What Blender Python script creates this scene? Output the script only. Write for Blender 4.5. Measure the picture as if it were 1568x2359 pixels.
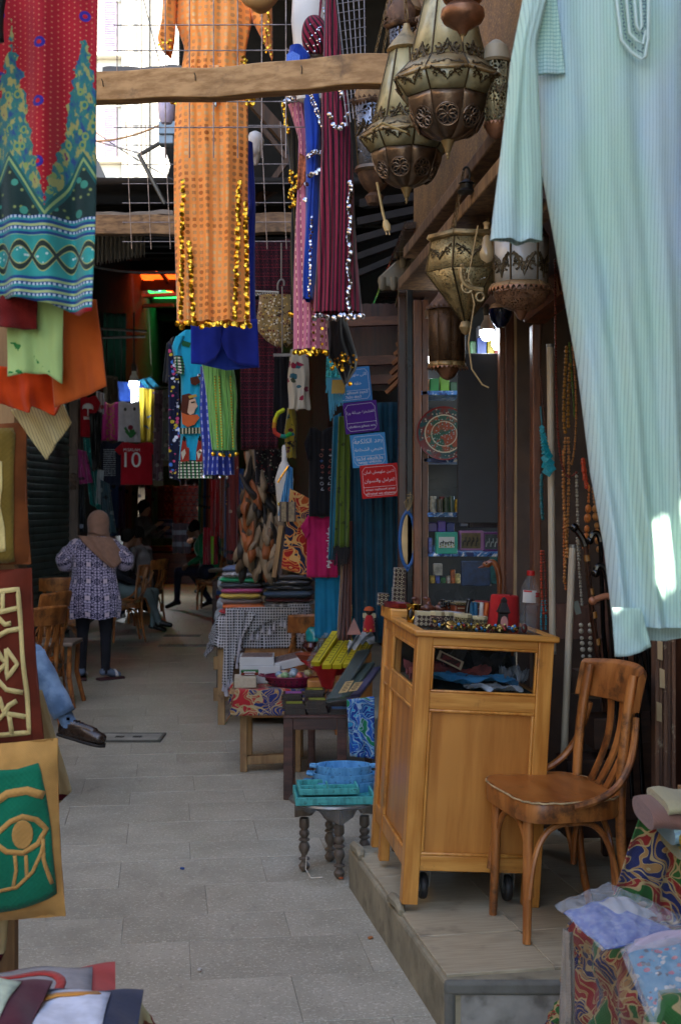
import bpy,bmesh,math,random
import numpy as np
from mathutils import Vector as V,Matrix,Euler
random.seed(7)
R=math.radians
sc=bpy.context.scene
for o in list(bpy.data.objects):bpy.data.objects.remove(o)
COL=sc.collection
# ---------------------------------------------------------------- camera
CX,HZ,F,EYE=784.0,1159.0,3000.0,1.6
cam=bpy.data.cameras.new('camera');camo=bpy.data.objects.new('camera',cam);COL.objects.link(camo)
camo.location=(0,0,EYE);camo.rotation_euler=(R(90),0,0)
cam.sensor_fit='VERTICAL';cam.sensor_height=36.0;cam.sensor_width=24.0
cam.lens=36.0*F/2359;cam.shift_y=(HZ-1179.5)/2359
cam.clip_start=.05;cam.clip_end=500
cam.dof.use_dof=True;cam.dof.focus_distance=4.9;cam.dof.aperture_fstop=7.0
sc.camera=camo
# ---------------------------------------------------------------- daylight
SUN_EL,SUN_AZ=52.0,143.0
w=bpy.data.worlds.new('World');sc.world=w;w.use_nodes=True
nt=w.node_tree;bg=nt.nodes['Background']
sky=nt.nodes.new('ShaderNodeTexSky');sky.sky_type='NISHITA';sky.sun_disc=False
sky.sun_elevation=R(SUN_EL);sky.sun_rotation=R(SUN_AZ);sky.air_density=1.0;sky.dust_density=1.0;sky.ozone_density=1.0
nt.links.new(sky.outputs[0],bg.inputs[0]);bg.inputs[1].default_value=0.15
sun=bpy.data.lights.new('sun','SUN');sun.energy=5.0;sun.angle=R(.5);sun.color=(1,.93,.82)
suno=bpy.data.objects.new('sun',sun);COL.objects.link(suno)
SUND=V((math.sin(R(SUN_AZ))*math.cos(R(SUN_EL)),math.cos(R(SUN_AZ))*math.cos(R(SUN_EL)),math.sin(R(SUN_EL))))
suno.rotation_euler=SUND.to_track_quat('Z','Y').to_euler();suno.location=SUND*30
sc.view_settings.view_transform='Standard';sc.view_settings.look='None'
sc.view_settings.exposure=2.45;sc.view_settings.gamma=1.0;sc.view_settings.use_curve_mapping=False
sc.render.engine='CYCLES';cy=sc.cycles
cy.use_denoising=True;cy.max_bounces=7;cy.diffuse_bounces=4;cy.glossy_bounces=3;cy.transmission_bounces=6
cy.transparent_max_bounces=10;cy.sample_clamp_indirect=6;cy.caustics_reflective=False;cy.caustics_refractive=False
# ---------------------------------------------------------------- helpers
def W(u,v,d):
 return V(((u-CX)/F*d,d,EYE-(v-HZ)/F*d))
def G(u,d,z=0.0):
 return V(((u-CX)/F*d,d,z))
AL=V((-.132,.991,0));AP=V((.991,.132,0))
def lin(h):
 h=h.lstrip('#');c=[int(h[i:i+2],16)/255 for i in(0,2,4)]
 return tuple(x/12.92 if x<=.04045 else((x+.055)/1.055)**2.4 for x in c)+(1.0,)
def lerp(a,b,t):return a+(b-a)*t
def rot(x=0,y=0,z=0):return Euler((R(x),R(y),R(z))).to_matrix()
class E:
 def __init__(s,sh,k):s.sh,s.k=sh,k
 def _o(s,op,*a):return s.sh.math(op,s,*a)
 def __add__(s,o):return s._o('ADD',o)
 __radd__=__add__
 def __sub__(s,o):return s._o('SUBTRACT',o)
 def __rsub__(s,o):return s.sh.math('SUBTRACT',o,s)
 def __mul__(s,o):return s._o('MULTIPLY',o)
 __rmul__=__mul__
 def __truediv__(s,o):return s._o('DIVIDE',o)
 def __mod__(s,o):return s._o('FLOORED_MODULO',o)
 def __lt__(s,o):return s._o('LESS_THAN',o)
 def __gt__(s,o):return s._o('GREATER_THAN',o)
 def __abs__(s):return s._o('ABSOLUTE')
 def sin(s):return s._o('SINE')
 def fl(s):return s._o('FLOOR')
 def fr(s):return s._o('FRACT')
 def pw(s,o):return s._o('POWER',o)
 def mn(s,o):return s._o('MINIMUM',o)
 def mx(s,o):return s._o('MAXIMUM',o)
 def tri(s,p):return s._o('PINGPONG',p)
 def ss(s,a,b):
  n=s.sh.nt.nodes.new('ShaderNodeMapRange');n.interpolation_type='SMOOTHSTEP'
  s.sh.put(n.inputs[0],s);n.inputs[1].default_value=a;n.inputs[2].default_value=b
  return E(s.sh,n.outputs[0])
class Sh:
 def __init__(s,name,rough=.7,metal=0.,spec=.5,coord='Object'):
  s.m=bpy.data.materials.new(name);s.m.use_nodes=True;s.nt=s.m.node_tree
  s.b=s.nt.nodes['Principled BSDF'];s.b.inputs['Roughness'].default_value=rough
  s.b.inputs['Metallic'].default_value=metal;s.b.inputs['Specular IOR Level'].default_value=spec
  tc=s.nt.nodes.new('ShaderNodeTexCoord');s.P=E(s,tc.outputs[coord]);s.obj=E(s,tc.outputs['Object'])
  s.gen=E(s,tc.outputs['Generated'])
  sp=s.nt.nodes.new('ShaderNodeSeparateXYZ');s.put(sp.inputs[0],s.P)
  s.x,s.y,s.z=[E(s,sp.outputs[i])for i in range(3)]
 def put(s,sock,val):
  if isinstance(val,E):s.nt.links.new(val.k,sock)
  elif isinstance(val,str):sock.default_value=lin(val)
  else:sock.default_value=val
 def math(s,op,*a):
  n=s.nt.nodes.new('ShaderNodeMath');n.operation=op
  for i,v in enumerate(a):s.put(n.inputs[i],v)
  return E(s,n.outputs[0])
 def mix(s,f,a,b,mode='MIX'):
  n=s.nt.nodes.new('ShaderNodeMix');n.data_type='RGBA';n.blend_type=mode
  s.put(n.inputs[0],f);s.put(n.inputs[6],a);s.put(n.inputs[7],b)
  return E(s,n.outputs[2])
 def vec(s,x,y,z=0.):
  n=s.nt.nodes.new('ShaderNodeCombineXYZ')
  for i,v in enumerate((x,y,z)):s.put(n.inputs[i],v)
  return E(s,n.outputs[0])
 def noise(s,scale,detail=3,vec=None,rough=.55):
  n=s.nt.nodes.new('ShaderNodeTexNoise');s.put(n.inputs['Vector'],vec or s.P)
  n.inputs['Scale'].default_value=scale;n.inputs['Detail'].default_value=detail;n.inputs['Roughness'].default_value=rough
  return E(s,n.outputs[0])
 def voro(s,scale,vec=None,feat='F1',out='Distance',rnd=1.):
  n=s.nt.nodes.new('ShaderNodeTexVoronoi');n.feature=feat;s.put(n.inputs['Vector'],vec or s.P)
  n.inputs['Scale'].default_value=scale;n.inputs['Randomness'].default_value=rnd
  return E(s,n.outputs[out])
 def scaled(s,vec,k):
  n=s.nt.nodes.new('ShaderNodeVectorMath');n.operation='MULTIPLY';s.put(n.inputs[0],vec);n.inputs[1].default_value=k
  return E(s,n.outputs[0])
 def vadd(s,a,b):
  n=s.nt.nodes.new('ShaderNodeVectorMath');n.operation='ADD';s.put(n.inputs[0],a);s.put(n.inputs[1],b)
  return E(s,n.outputs[0])
 def pos(s):
  n=s.nt.nodes.new('ShaderNodeNewGeometry');return E(s,n.outputs['Position'])
 def rnd(s):
  n=s.nt.nodes.new('ShaderNodeObjectInfo');return E(s,n.outputs['Random'])
 def bump(s,h,strength=.3,dist=.01):
  n=s.nt.nodes.new('ShaderNodeBump');n.inputs['Strength'].default_value=strength;n.inputs['Distance'].default_value=dist
  s.put(n.inputs['Height'],h);s.nt.links.new(n.outputs[0],s.b.inputs['Normal'])
 def done(s,col,rough=None,**kw):
  s.put(s.b.inputs['Base Color'],col)
  if rough is not None:s.put(s.b.inputs['Roughness'],rough)
  for k,v in kw.items():s.put(s.b.inputs[k.replace('_',' ')],v)
  return s.m
def hexmul(h,k):
 c=lin(h);return(min(1,c[0]*k),min(1,c[1]*k),min(1,c[2]*k),1)
def pm(name,col,rough=.65,metal=0.,var=.25,scale=6.,bump=.15,bscale=70.,coord='Object',dirt=None,spec=.5,rnd=0,**kw):
 s=Sh(name,rough,metal,spec,coord)
 n=s.noise(scale,4)
 c=s.mix(n.ss(.3,.72),hexmul(col,1-var),hexmul(col,1+var*.6))
 if rnd:c=s.mix(s.rnd()*rnd,c,hexmul(col,.45))
 if dirt:c=s.mix((s.noise(scale*2.3,5).ss(.5,.75))*.7,c,dirt)
 if bump:s.bump(s.noise(bscale,3),bump,.004)
 return s.done(c,s.noise(scale*1.7,3)*.25+(rough-.12),**kw)
def wood(name,c1,c2,k=(40,40,3),rough=.45,wear=None,wt=(.56,.7),bump=.12,coord='Object',wscale=7,rnd=.0,coat=0.):
 s=Sh(name,rough,0,.5,coord)
 warp=s.noise(2.2,2)
 vec=s.scaled(s.P,k)
 n=s.noise(1.0,5,vec,.6);n2=s.noise(4.,2,vec)
 c=s.mix(n.ss(.32,.68),c1,c2)
 c=s.mix(warp.ss(.35,.75)*.45,c,hexmul(c1,.7))
 if rnd:c=s.mix(s.rnd()*rnd,c,hexmul(c1,.4))
 if wear:c=s.mix(s.noise(wscale,6,None,.7).ss(*wt)*.85,c,wear)
 s.bump(n2+n,bump,.003)
 return s.done(c,n*.25+(rough-.1),Coat_Weight=coat,Coat_Roughness=.25)
def fab(name,col,var=.18,rough=.9,bump=.25,coord='UV',weave=900,sheen=.15,trans=0.):
 s=Sh(name,rough,0,.2,coord)
 wv=(s.x*weave).sin()*(s.y*weave).sin()
 c=col(s)if callable(col)else s.mix(s.noise(7,4).ss(.3,.7),hexmul(col,1-var),hexmul(col,1+var*.5))
 s.bump(wv*.25+s.noise(18,4)+s.noise(5.,6,None,.6)*2.5,bump,.006)
 m=s.done(c,rough);s.b.inputs['Sheen Weight'].default_value=sheen
 if trans:
  t=s.nt.nodes.new('ShaderNodeBsdfTranslucent');s.put(t.inputs[0],c)
  mx=s.nt.nodes.new('ShaderNodeMixShader');mx.inputs[0].default_value=trans
  s.nt.links.new(s.b.outputs[0],mx.inputs[1]);s.nt.links.new(t.outputs[0],mx.inputs[2])
  s.nt.links.new(mx.outputs[0],s.nt.nodes['Material Output'].inputs[0])
 return m
def glow(name,col,k):
 s=Sh(name);s.b.inputs['Emission Color'].default_value=lin(col);s.b.inputs['Emission Strength'].default_value=k
 return s.done(col)
def glassy(name,col='#ffffff',rough=.05,alpha=.15,ior=1.45,crinkle=0):
 s=Sh(name,rough)
 if crinkle:s.bump(s.voro(38.,None,'F1')+s.noise(26,3),crinkle,.012)
 s.b.inputs['Alpha'].default_value=alpha;s.b.inputs['IOR'].default_value=ior
 return s.done(col)
class MB:
 def __init__(s):s.v,s.f,s.uv,s.mi,s.cur=[],[],[],[],0
 def add(s,vs,fs,uvs=None):
  b=len(s.v);s.v+=[V(p)for p in vs];s.f+=[tuple(b+i for i in f)for f in fs]
  s.uv+=list(uvs)if uvs else[(p[0],p[2])for p in vs];s.mi+=[s.cur]*len(fs);return s
 def box(s,c,size,M=None):
  c=V(c);h=V(size)/2;vs=[]
  for i in range(8):
   p=V((h.x if i&1 else-h.x,h.y if i&2 else-h.y,h.z if i&4 else-h.z))
   vs.append(c+(M@p if M else p))
  return s.add(vs,[(0,2,3,1),(4,5,7,6),(0,1,5,4),(2,6,7,3),(0,4,6,2),(1,3,7,5)])
 def bar(s,a,b,wd,ht=None,up=(0,0,1)):
  a,b=V(a),V(b);z=b-a;L=z.length;z=z/L;ht=ht or wd;up=V(up)
  if abs(z.dot(up))>.95:up=V((0,1,0))if abs(z.y)<.9 else V((1,0,0))
  x=z.cross(up).normalized();y=x.cross(z)
  M=Matrix((x,y,z)).transposed();return s.box((a+b)/2,(wd,ht,L),M)
 def grid(s,fn,nu,nv,cu=False,cv=False):
  vs,uvs,fs=[],[],[];mu=nu if cu else nu+1;mv=nv if cv else nv+1
  for j in range(mv):
   for i in range(mu):
    r=fn(i/nu,j/nv)
    if len(r)==2:vs.append(r[0]);uvs.append(r[1])
    else:vs.append(r);uvs.append((i/nu,j/nv))
  for j in range(nv):
   for i in range(nu):
    i2,j2=(i+1)%mu,(j+1)%mv
    fs.append((j*mu+i,j*mu+i2,j2*mu+i2,j2*mu+i))
  return s.add(vs,fs,uvs)
 def tube(s,pts,r,n=8,closed=False,cap=True):
  pts=[V(p)for p in pts];m=len(pts);rs=r if isinstance(r,(list,tuple))else[r]*m
  vs,fs=[],[];px=None;L=0
  uvs=[]
  for i,p in enumerate(pts):
   if closed:t=pts[(i+1)%m]-pts[i-1]
   else:t=pts[min(i+1,m-1)]-pts[max(i-1,0)]
   t=t.normalized()if t.length>1e-9 else V((0,0,1))
   if px is None:px=t.orthogonal().normalized()
   px=(px-t*px.dot(t));px=px.normalized()if px.length>1e-6 else t.orthogonal().normalized()
   py=t.cross(px)
   if i:L+=(p-pts[i-1]).length
   for k in range(n):
    a=2*math.pi*k/n;vs.append(p+(px*math.cos(a)+py*math.sin(a))*rs[i]);uvs.append((k/n,L))
  for i in range(m if closed else m-1):
   j=(i+1)%m
   for k in range(n):fs.append((i*n+k,i*n+(k+1)%n,j*n+(k+1)%n,j*n+k))
  if cap and not closed:fs+=[tuple(range(n))[::-1],tuple((m-1)*n+k for k in range(n))]
  return s.add(vs,fs,uvs)
 def lathe(s,c,prof,n=16,M=None,sx=1.,sy=1.,cap=True,phase=0.):
  c=V(c);vs,fs,uvs=[],[],[]
  for(r,z)in prof:
   for k in range(n):
    a=2*math.pi*k/n+phase;p=V((r*math.cos(a)*sx,r*math.sin(a)*sy,z));vs.append(c+(M@p if M else p));uvs.append((k/n,z))
  m=len(prof)
  for i in range(m-1):
   for k in range(n):fs.append((i*n+k,i*n+(k+1)%n,(i+1)*n+(k+1)%n,(i+1)*n+k))
  if cap:fs+=[tuple(range(n))[::-1],tuple((m-1)*n+k for k in range(n))]
  return s.add(vs,fs,uvs)
 def ball(s,c,r,n=10,m=6,M=None):
  rx,ry,rz=(r,r,r)if not isinstance(r,(tuple,list))else r
  pr=[(math.sin(math.pi*i/m),-math.cos(math.pi*i/m))for i in range(m+1)]
  pr[0]=(1e-4,-1);pr[-1]=(1e-4,1);c=V(c);vs,fs=[],[]
  for(q,z)in pr:
   for k in range(n):
    a=2*math.pi*k/n;p=V((q*math.cos(a)*rx,q*math.sin(a)*ry,z*rz));vs.append(c+(M@p if M else p))
  for i in range(m):
   for k in range(n):fs.append((i*n+k,i*n+(k+1)%n,(i+1)*n+(k+1)%n,(i+1)*n+k))
  return s.add(vs,fs)
 def prism(s,poly,ax,th):
  poly=[V(p)for p in poly];ax=V(ax).normalized()*th;n=len(poly)
  vs=poly+[p+ax for p in poly]
  fs=[tuple(range(n)),tuple(range(2*n-1,n-1,-1))]+[(i,n+i,n+(i+1)%n,(i+1)%n)for i in range(n)]
  return s.add(vs,fs)
 def build(s,name,mat,parent=None,smooth=True,bevel=0,org=None,sub=0,solid=0,ang=40):
  if parent is not None:
   off=V((0,0,0));p=parent
   while p is not None:off+=p.location;p=p.parent
  else:
   if org is None:
    a=np.array([tuple(p)for p in s.v]);lo,hi=a.min(0),a.max(0)
    org=((lo[0]+hi[0])/2,(lo[1]+hi[1])/2,lo[2])
   off=V(org)
  me=bpy.data.meshes.new(name);me.from_pydata([tuple(p-off)for p in s.v],[],s.f)
  uvl=me.uv_layers.new(name='UVMap');li=np.empty(len(me.loops),np.int32);me.loops.foreach_get('vertex_index',li)
  uvl.data.foreach_set('uv',np.array(s.uv,np.float32)[li].ravel())
  ms=mat if isinstance(mat,(list,tuple))else[mat]
  for q in ms:me.materials.append(q)
  if len(ms)>1:me.polygons.foreach_set('material_index',s.mi)
  bm=bmesh.new();bm.from_mesh(me);bmesh.ops.recalc_face_normals(bm,faces=bm.faces);bm.to_mesh(me);bm.free()
  if smooth:
   me.polygons.foreach_set('use_smooth',[True]*len(me.polygons))
   me.set_sharp_from_angle(angle=R(ang))
  o=bpy.data.objects.new(name,me);COL.objects.link(o)
  if parent is not None:o.parent=parent
  else:o.location=off
  if solid:md=o.modifiers.new('solid','SOLIDIFY');md.thickness=solid;md.offset=0
  if bevel:md=o.modifiers.new('bevel','BEVEL');md.width=bevel;md.segments=2;md.limit_method='ANGLE';md.harden_normals=False
  if sub:md=o.modifiers.new('sub','SUBSURF');md.levels=sub;md.render_levels=sub
  return o
def tag(o,label=None,cat=None,group=None,kind=None):
 if label:o['label']=label
 if cat:o['category']=cat
 if group:o['group']=group
 if kind:o['kind']=kind
 return o
def thing(name,label,cat,loc=(0,0,0),group=None):
 o=bpy.data.objects.new(name,None);COL.objects.link(o);o.location=loc;o.empty_display_size=.1
 return tag(o,label,cat,group)
def dup(o,loc=None,rz=None,label=None,group=None,parent=None):
 def cp(q,par):
  c=q.copy();COL.objects.link(c);c.parent=par
  for ch in[x for x in bpy.data.objects if x.parent==q]:cp(ch,c)
  return c
 c=cp(o,parent)
 if loc is not None:c.location=loc
 if rz is not None:c.rotation_euler=(c.rotation_euler[0],c.rotation_euler[1],rz)
 if label:c['label']=label
 if group:c['group']=group
 return c
def interp(rows,t,k):
 if t<=rows[0][0]:return rows[0][k]
 for a,b in zip(rows,rows[1:]):
  if t<=b[0]:
   q=(t-a[0])/(b[0]-a[0]);return lerp(a[k],b[k],q)
 return rows[-1][k]
def garment(name,mat,rows,d,parent=None,fold=.012,nf=4,seed=0,thick=.03,nu=40,nv=None,hem=3.,open_=True,grow=True,tilt=0.,fj=1.0,solid=0,single=False):
 """hanging cloth: rows = [(v, uL, uR)] sight lines at distance d; a flattened tube (or a single solidified sheet) with folds"""
 rg=random.Random(seed);ph=[rg.uniform(0,6.3)for _ in range(6)];k=d/F
 v0,v1=rows[0][0],rows[-1][0];nv=nv or max(6,int((v1-v0)/14))
 um=sum(r[1]+r[2]for r in rows)/len(rows)/2
 def pt(a,t,side):
  v=lerp(v0,v1,t);uL,uR=interp(rows,v,1),interp(rows,v,2)
  wv=.55*math.sin(6.283*nf*a*fj+ph[0]+t*1.3)+.3*math.sin(6.283*nf*1.9*a+ph[1]-t*2)+.2*math.sin(6.283*nf*.47*a+ph[2]+t*3)
  g=(.35+.65*t)if grow else 1.
  u=lerp(uL,uR,a)+3*math.sin(t*7+a*5+ph[3])*(1 if 0<a<1 else .5)
  y=wv*fold*g
  th=thick*math.sqrt(max(0,1-(2*a-1)**2))
  y+=-th if side<0 else th
  vv=v+(hem*wv*t**6 if hem else 0)
  p=W(u,vv,d)+V((0,y+tilt*(t-.5),0))
  return p,((lerp(uL,uR,a)-um)*k,(v1-v)*k)
 m=MB()
 if single:m.grid(lambda a,t:pt(a,t,-1),nu,nv);solid=solid or .003
 else:
  def fn(a,t):
   return pt(a*2,t,-1)if a<=.5 else pt(2-a*2,t,1)
  m.grid(fn,nu*2,nv,cu=True)
 return m.build(name,mat,parent,solid=solid,ang=80)
PATCH=[(1398,1330,.16,.34),(1520,1288,.16,.3)]
# ================================================================ SETTING
def tiles_mat(name,c1,c2,speck,rough=.55):
 s=Sh(name,rough,0,.5)
 r=s.rnd();off=s.vec(r*37.,r*91.);P2=s.vadd(s.obj,off)
 n=s.noise(3.2,5,P2);c=s.mix(n.ss(.3,.7),c1,c2)
 c=s.mix(r*.35,c,hexmul(c1,.72))
 sp=s.noise(95.,2,P2);c=s.mix(sp.ss(.56,.66)*.55,c,speck);c=s.mix(s.noise(70.,2,P2).ss(.58,.68)*.45,c,hexmul(c1,.45))
 c=s.mix(s.noise(1.3,6,P2,.7).ss(.52,.75)*.45,c,hexmul(c1,.55))
 g=s.pos();w1=s.noise(1.1,6,s.scaled(g,(1,.45,1)),.65);c=s.mix(w1.ss(.48,.7)*.5,c,hexmul(c1,.5));c=s.mix(s.noise(.5,3,g).ss(.55,.75)*.3,c,'#8d8473');c=s.mix(s.noise(9,5,s.scaled(g,(1,.3,1)),.7).ss(.62,.72)*.3,c,'#4a443c')
 s.bump(sp+n,.12,.003);return s.done(c,n*.3+w1*.25+(rough-.3))
M_pave=tiles_mat('paving stone','#97917f','#aaa391','#d0c8b4')
M_joint=pm('joint mortar','#8a8375',.9,var=.4,bump=.4)
ground=MB();ground.box((-.5,30,-.055),(60,110,.1));ground=tag(ground.build('ground',M_joint,org=(0,0,0)),kind='structure')
pav=MB();pav.box((0,0,-.004),(.01,.01,.001));pav=tag(pav.build('pavement',M_joint,org=(0,0,0)),kind='structure')
pav_meshes={}
def slab_mesh(L,wd):
 key=(round(L,2),round(wd,2))
 if key not in pav_meshes:
  bm=bmesh.new();bmesh.ops.create_cube(bm,size=1);bmesh.ops.scale(bm,vec=(L-.0022,wd-.0022,.03),verts=bm.verts)
  top=[e for e in bm.edges if all(v.co.z>0 for v in e.verts)];bmesh.ops.bevel(bm,geom=top,offset=.0015,segments=1,affect='EDGES')
  me=bpy.data.meshes.new('paving_slab');bm.to_mesh(me);bm.free();me.materials.append(M_pave);pav_meshes[key]=me
 return pav_meshes[key]
ang_al=math.atan2(AP.y,AP.x);rg=random.Random(3);nsl=0;far_tiles=MB()
s_pos=2.6;row=0
while s_pos<27:
 dep=.40 if row%3 else .30
 t=-3.3+(.31 if row%2 else 0)+rg.uniform(-.05,.05)
 while t<2.5:
  L=.62;c=AL*(s_pos+dep/2)+AP*(t+L/2)
  u=CX+F*c.x/c.y;v=HZ+F*EYE/c.y
  if-1100<u<2600 and v<3400 and not(c.x>.75 and c.y<6):
   z=rg.uniform(-.0015,.0012)-.017
   if c.y<14.5 and nsl<298 and-120<u<1700 and v<2480:
    o=bpy.data.objects.new('paving_slab',slab_mesh(L,dep));COL.objects.link(o);o.parent=pav;nsl+=1
    o.location=(c.x,c.y,z);o.rotation_euler=(rg.uniform(-.002,.002),rg.uniform(-.002,.002),ang_al)
   else:far_tiles.box((c.x,c.y,-.0165),(L-.008,dep-.008,.03),rot(z=math.degrees(ang_al)))
  t+=L
 s_pos+=dep;row+=1
tag(far_tiles.build('far_slabs',M_pave,pav,smooth=False),kind='stuff')
# iron drain cover set in the paving, flush grooves further on
M_iron=pm('worn iron','#5b5a55',.5,.6,dirt='#3a3630')
dc=thing('drain_cover','narrow metal drain cover set in the paving near the dangling brown shoe','drain cover',G(300,8.87,0))
m=MB();m.box(G(300,8.87,.002),(.42,.26,.012));m.build('plate',pm('cover concrete','#8f8c80',.8),dc,bevel=.002)
m=MB()
for x0,y0,sx,sy in((-.215,0,.02,.3),(.215,0,.02,.3),(0,-.14,.43,.02),(0,.14,.43,.02)):m.box(G(300,8.87,.004)+V((x0,y0,0)),(sx,sy,.014))
m.build('frame',M_iron,dc)
for k in(-.07,.05):
 m=MB()
 for q in(-.015,.02):m.box(G(300,8.87,.009)+V((k,q,0)),(.06,.012,.004))
 m.build('slot',pm('slot dark','#1d1b19',.9),dc)
for(u0,u1,d,lb)in((365,500,14.6,'long dark gutter grating across the paving behind the scarf stall'),(378,462,15.7,'short gutter grating on the paving before the seated people')):
 m=MB();a,b=G(u0,d,.003),G(u1,d,.003)
 for i in range(14):p=a.lerp(b,(i+.5)/14);m.box(p,((b-a).length/14*.6,.12,.012))
 m.bar(a+V((0,.07,0)),b+V((0,.07,0)),.02,.014);m.bar(a-V((0,.07,0)),b-V((0,.07,0)),.02,.014)
 tag(m.build('gutter_grating',M_iron),lb,'grating')
 # ---------------------------------------------------------------- shop platform on the right
PZ=.175
pc=G(1022,3.92);pb=V((-.29,7.35,0));pe=V((-.179,.984,0))
M_conc=pm('platform concrete','#8a8068',.85,var=.35,scale=5,bump=.5,bscale=45,dirt='#4c4638')
plat=MB();far_=pc+pe*1.55
prof=[V((pc.x,pc.y,0)),V((far_.x,far_.y,0)),V((.37,5.58,0)),V((.3,7.7,0)),V((3.4,7.7,0)),V((3.4,4.0,0)),V((.5,3.93,0))]
plat.prism([p+V((0,0,-.02))for p in prof],(0,0,1),PZ+.02-.012);plat=tag(plat.build('shop_platform',M_conc,smooth=False,org=(0,0,0),bevel=.012),kind='structure')
m=MB();q0=V((pc.x,pc.y,0))
m.box(q0+V((1.3,.004,PZ-.034)),(2.6,.03,.045));m.box(q0+V((.018,.006,.066)),(.034,.03,.15));m.build('mortar_edge',pm('dark mortar','#5f5d55',.9,var=.4,bump=.8,bscale=30),plat,bevel=.012)
m=MB();m.box(q0+V((1.33,.008,.058)),(2.56,.02,.13));m.build('riser_slab',pm('riser slate','#8d8980',.75,var=.3,dirt='#4a443c',bump=.3),plat,bevel=.004)
def plate_mat():
 s=Sh('wood-look floor tile',.5);r=s.rnd();P2=s.vadd(s.obj,s.vec(r*31.,r*17.))
 v=s.scaled(P2,(8,90,8));n=s.noise(1,4,v);c=s.mix(n.ss(.3,.7),'#978a70','#ada186')
 c=s.mix(s.noise(6,5,P2).ss(.55,.75)*.7,c,'#5a5244');c=s.mix(r*.25,c,'#6b6150');s.bump(n,.2,.002);return s.done(c,n*.3+.35)
M_plate=plate_mat();me=None;pn=V((.984,.179,0));az=math.atan2(pe.y,pe.x)-math.pi/2
for i in range(9):
 for j in range(8):
  c=pc+pe*(.185+i*.345+.01)+pn*(.185+j*.345)
  if c.y<4.05 or c.x>2.6 or c.y>far_.y+c.x*.18-.12:continue
  if me is None:
   b=MB();b.box((0,0,0),(.3435,.3435,.012));o=b.build('floor_tile',M_plate,plat,bevel=.002);me=o.data
  else:
   o=bpy.data.objects.new('floor_tile',me);COL.objects.link(o);o.parent=plat;md=o.modifiers.new('bevel','BEVEL');md.width=.002
  o.location=(c.x,c.y,PZ-.007+rg.uniform(-.001,.001));o.rotation_euler=(0,0,az)
for k,(t,L)in enumerate(((1.62,.30),(2.9,.28))):
 m=MB();a=pc+pe*(.62+k*.72)+V((.012,0,PZ));b=a+pe*L*.6
 m.tube([a,a.lerp(b,.3)+V((0.005,0,.012)),a.lerp(b,.7)+V((-.004,0,.014)),b],[.012,.02,.022,.01],7)
 tag(m.build('mortar_lump',M_conc),('lump of broken mortar on the platform edge near the cabinet leg','long ridge of broken mortar on the platform edge behind the cabinet leg')[k],'mortar lump')
 # ---------------------------------------------------------------- house on the left (closed side of the alley) with unseen upper walls added against sky and sun
M_ochre=pm('ochre plaster','#b79f7c',.9,var=.2,scale=1.2,bump=.5,bscale=12,dirt='#8f7a5e')
M_cream=pm('cream plaster','#7d6c56',.9,var=.15,scale=1.1,bump=.4,bscale=12,dirt='#5f513f')
XW,XR,LH,RH=-3.25,1.6,5.0,13.2
left_house=thing('left_house','low ochre plaster house closing the alley beside the hanging cushions','house',(XW,4,0))
m=MB();m.add([(XW,-7,0),(XW,13.55,0),(XW,13.55,LH),(XW,-7,LH)],[(0,1,2,3)]);m.build('wall',M_ochre,left_house,solid=.03)
m=MB();m.add([(XW,7.,LH),(XW,13.55,LH),(XW,13.55,9.5),(XW,7.,9.5)],[(0,1,2,3)]);m.build('sky_block_wall',pm('brown old plaster','#43382f',.9),left_house,solid=.03)  # unseen wall added to cut the left sky off the far floor
for y in(-2.,2.,6.5):
 m=MB();m.box((XW+.04,y,3.2),(.06,.9,1.5));m.build('window_shutter',pm('old green shutter','#5e6d5c',.7),left_house,bevel=.01)
m=MB();m.box((-5.3,14.2,5.8),(4.1,2.3,5.0));m.build('sun_block_mass',M_ochre,left_house)  # unseen block added to stop sun reaching the far paving
# unseen house wall on the right, added to block sun, with openings for the flecks
sun_block_house=thing('sun_block_house','tall unseen house wall added above the lantern shop to block the sun','house',(XR,4,0))
gaps=[]
for(u,v,hw,hh)in PATCH:
 p=W(u,v,2.6);h=p+SUND*((XR-p.x)/SUND.x);gaps.append((h.y-hw,h.y+hw,h.z-hh,h.z+hh))  # openings put in the added wall so sun reaches the slit sheet
ys=sorted({-12.,6.2,12.1}|{g[0]for g in gaps}|{g[1]for g in gaps});zs=sorted({0.,2.95,RH}|{g[2]for g in gaps}|{g[3]for g in gaps})
m=MB()
for y0,y1 in zip(ys,ys[1:]):
 for z0,z1 in zip(zs,zs[1:]):
  yc,zc=(y0+y1)/2,(z0+z1)/2
  if any(g[0]<yc<g[1]and g[2]<zc<g[3]for g in gaps)or(yc>6.2 and zc<2.95):continue
  m.add([(XR,y0,z0),(XR,y1,z0),(XR,y1,z1),(XR,y0,z1)],[(0,1,2,3)])
m.build('wall',M_cream,sun_block_house,solid=.02)
m=MB();m.box((XR+.1,0,RH+.1),(.5,24.3,.25));m.build('cornice',M_cream,sun_block_house)
# ================================================================ BUILDINGS AND TIMBER
W_OLD=wood('weathered beam','#5f4630','#9b7a55',k=(3,40,40),rough=.75,wear='#4b3a28')
W_BEAM=wood('pine beam','#8a6538','#bf9868',k=(3,38,38),rough=.7,wear='#54402c',wscale=3)
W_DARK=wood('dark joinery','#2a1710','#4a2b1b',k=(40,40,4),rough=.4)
W_BLACK=pm('shade black timber','#15110e',.85,var=.5)  # black is the shade under the roof put into the colour
W_DOOR=wood('red brown door frame','#4a2816','#7c4a2a',k=(40,40,4),rough=.4,wear='#2e1a10')
W_POST=wood('reddish post','#3c2015','#5d3524',k=(30,30,4),rough=.45,wear='#7a5138',wscale=16)
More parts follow.
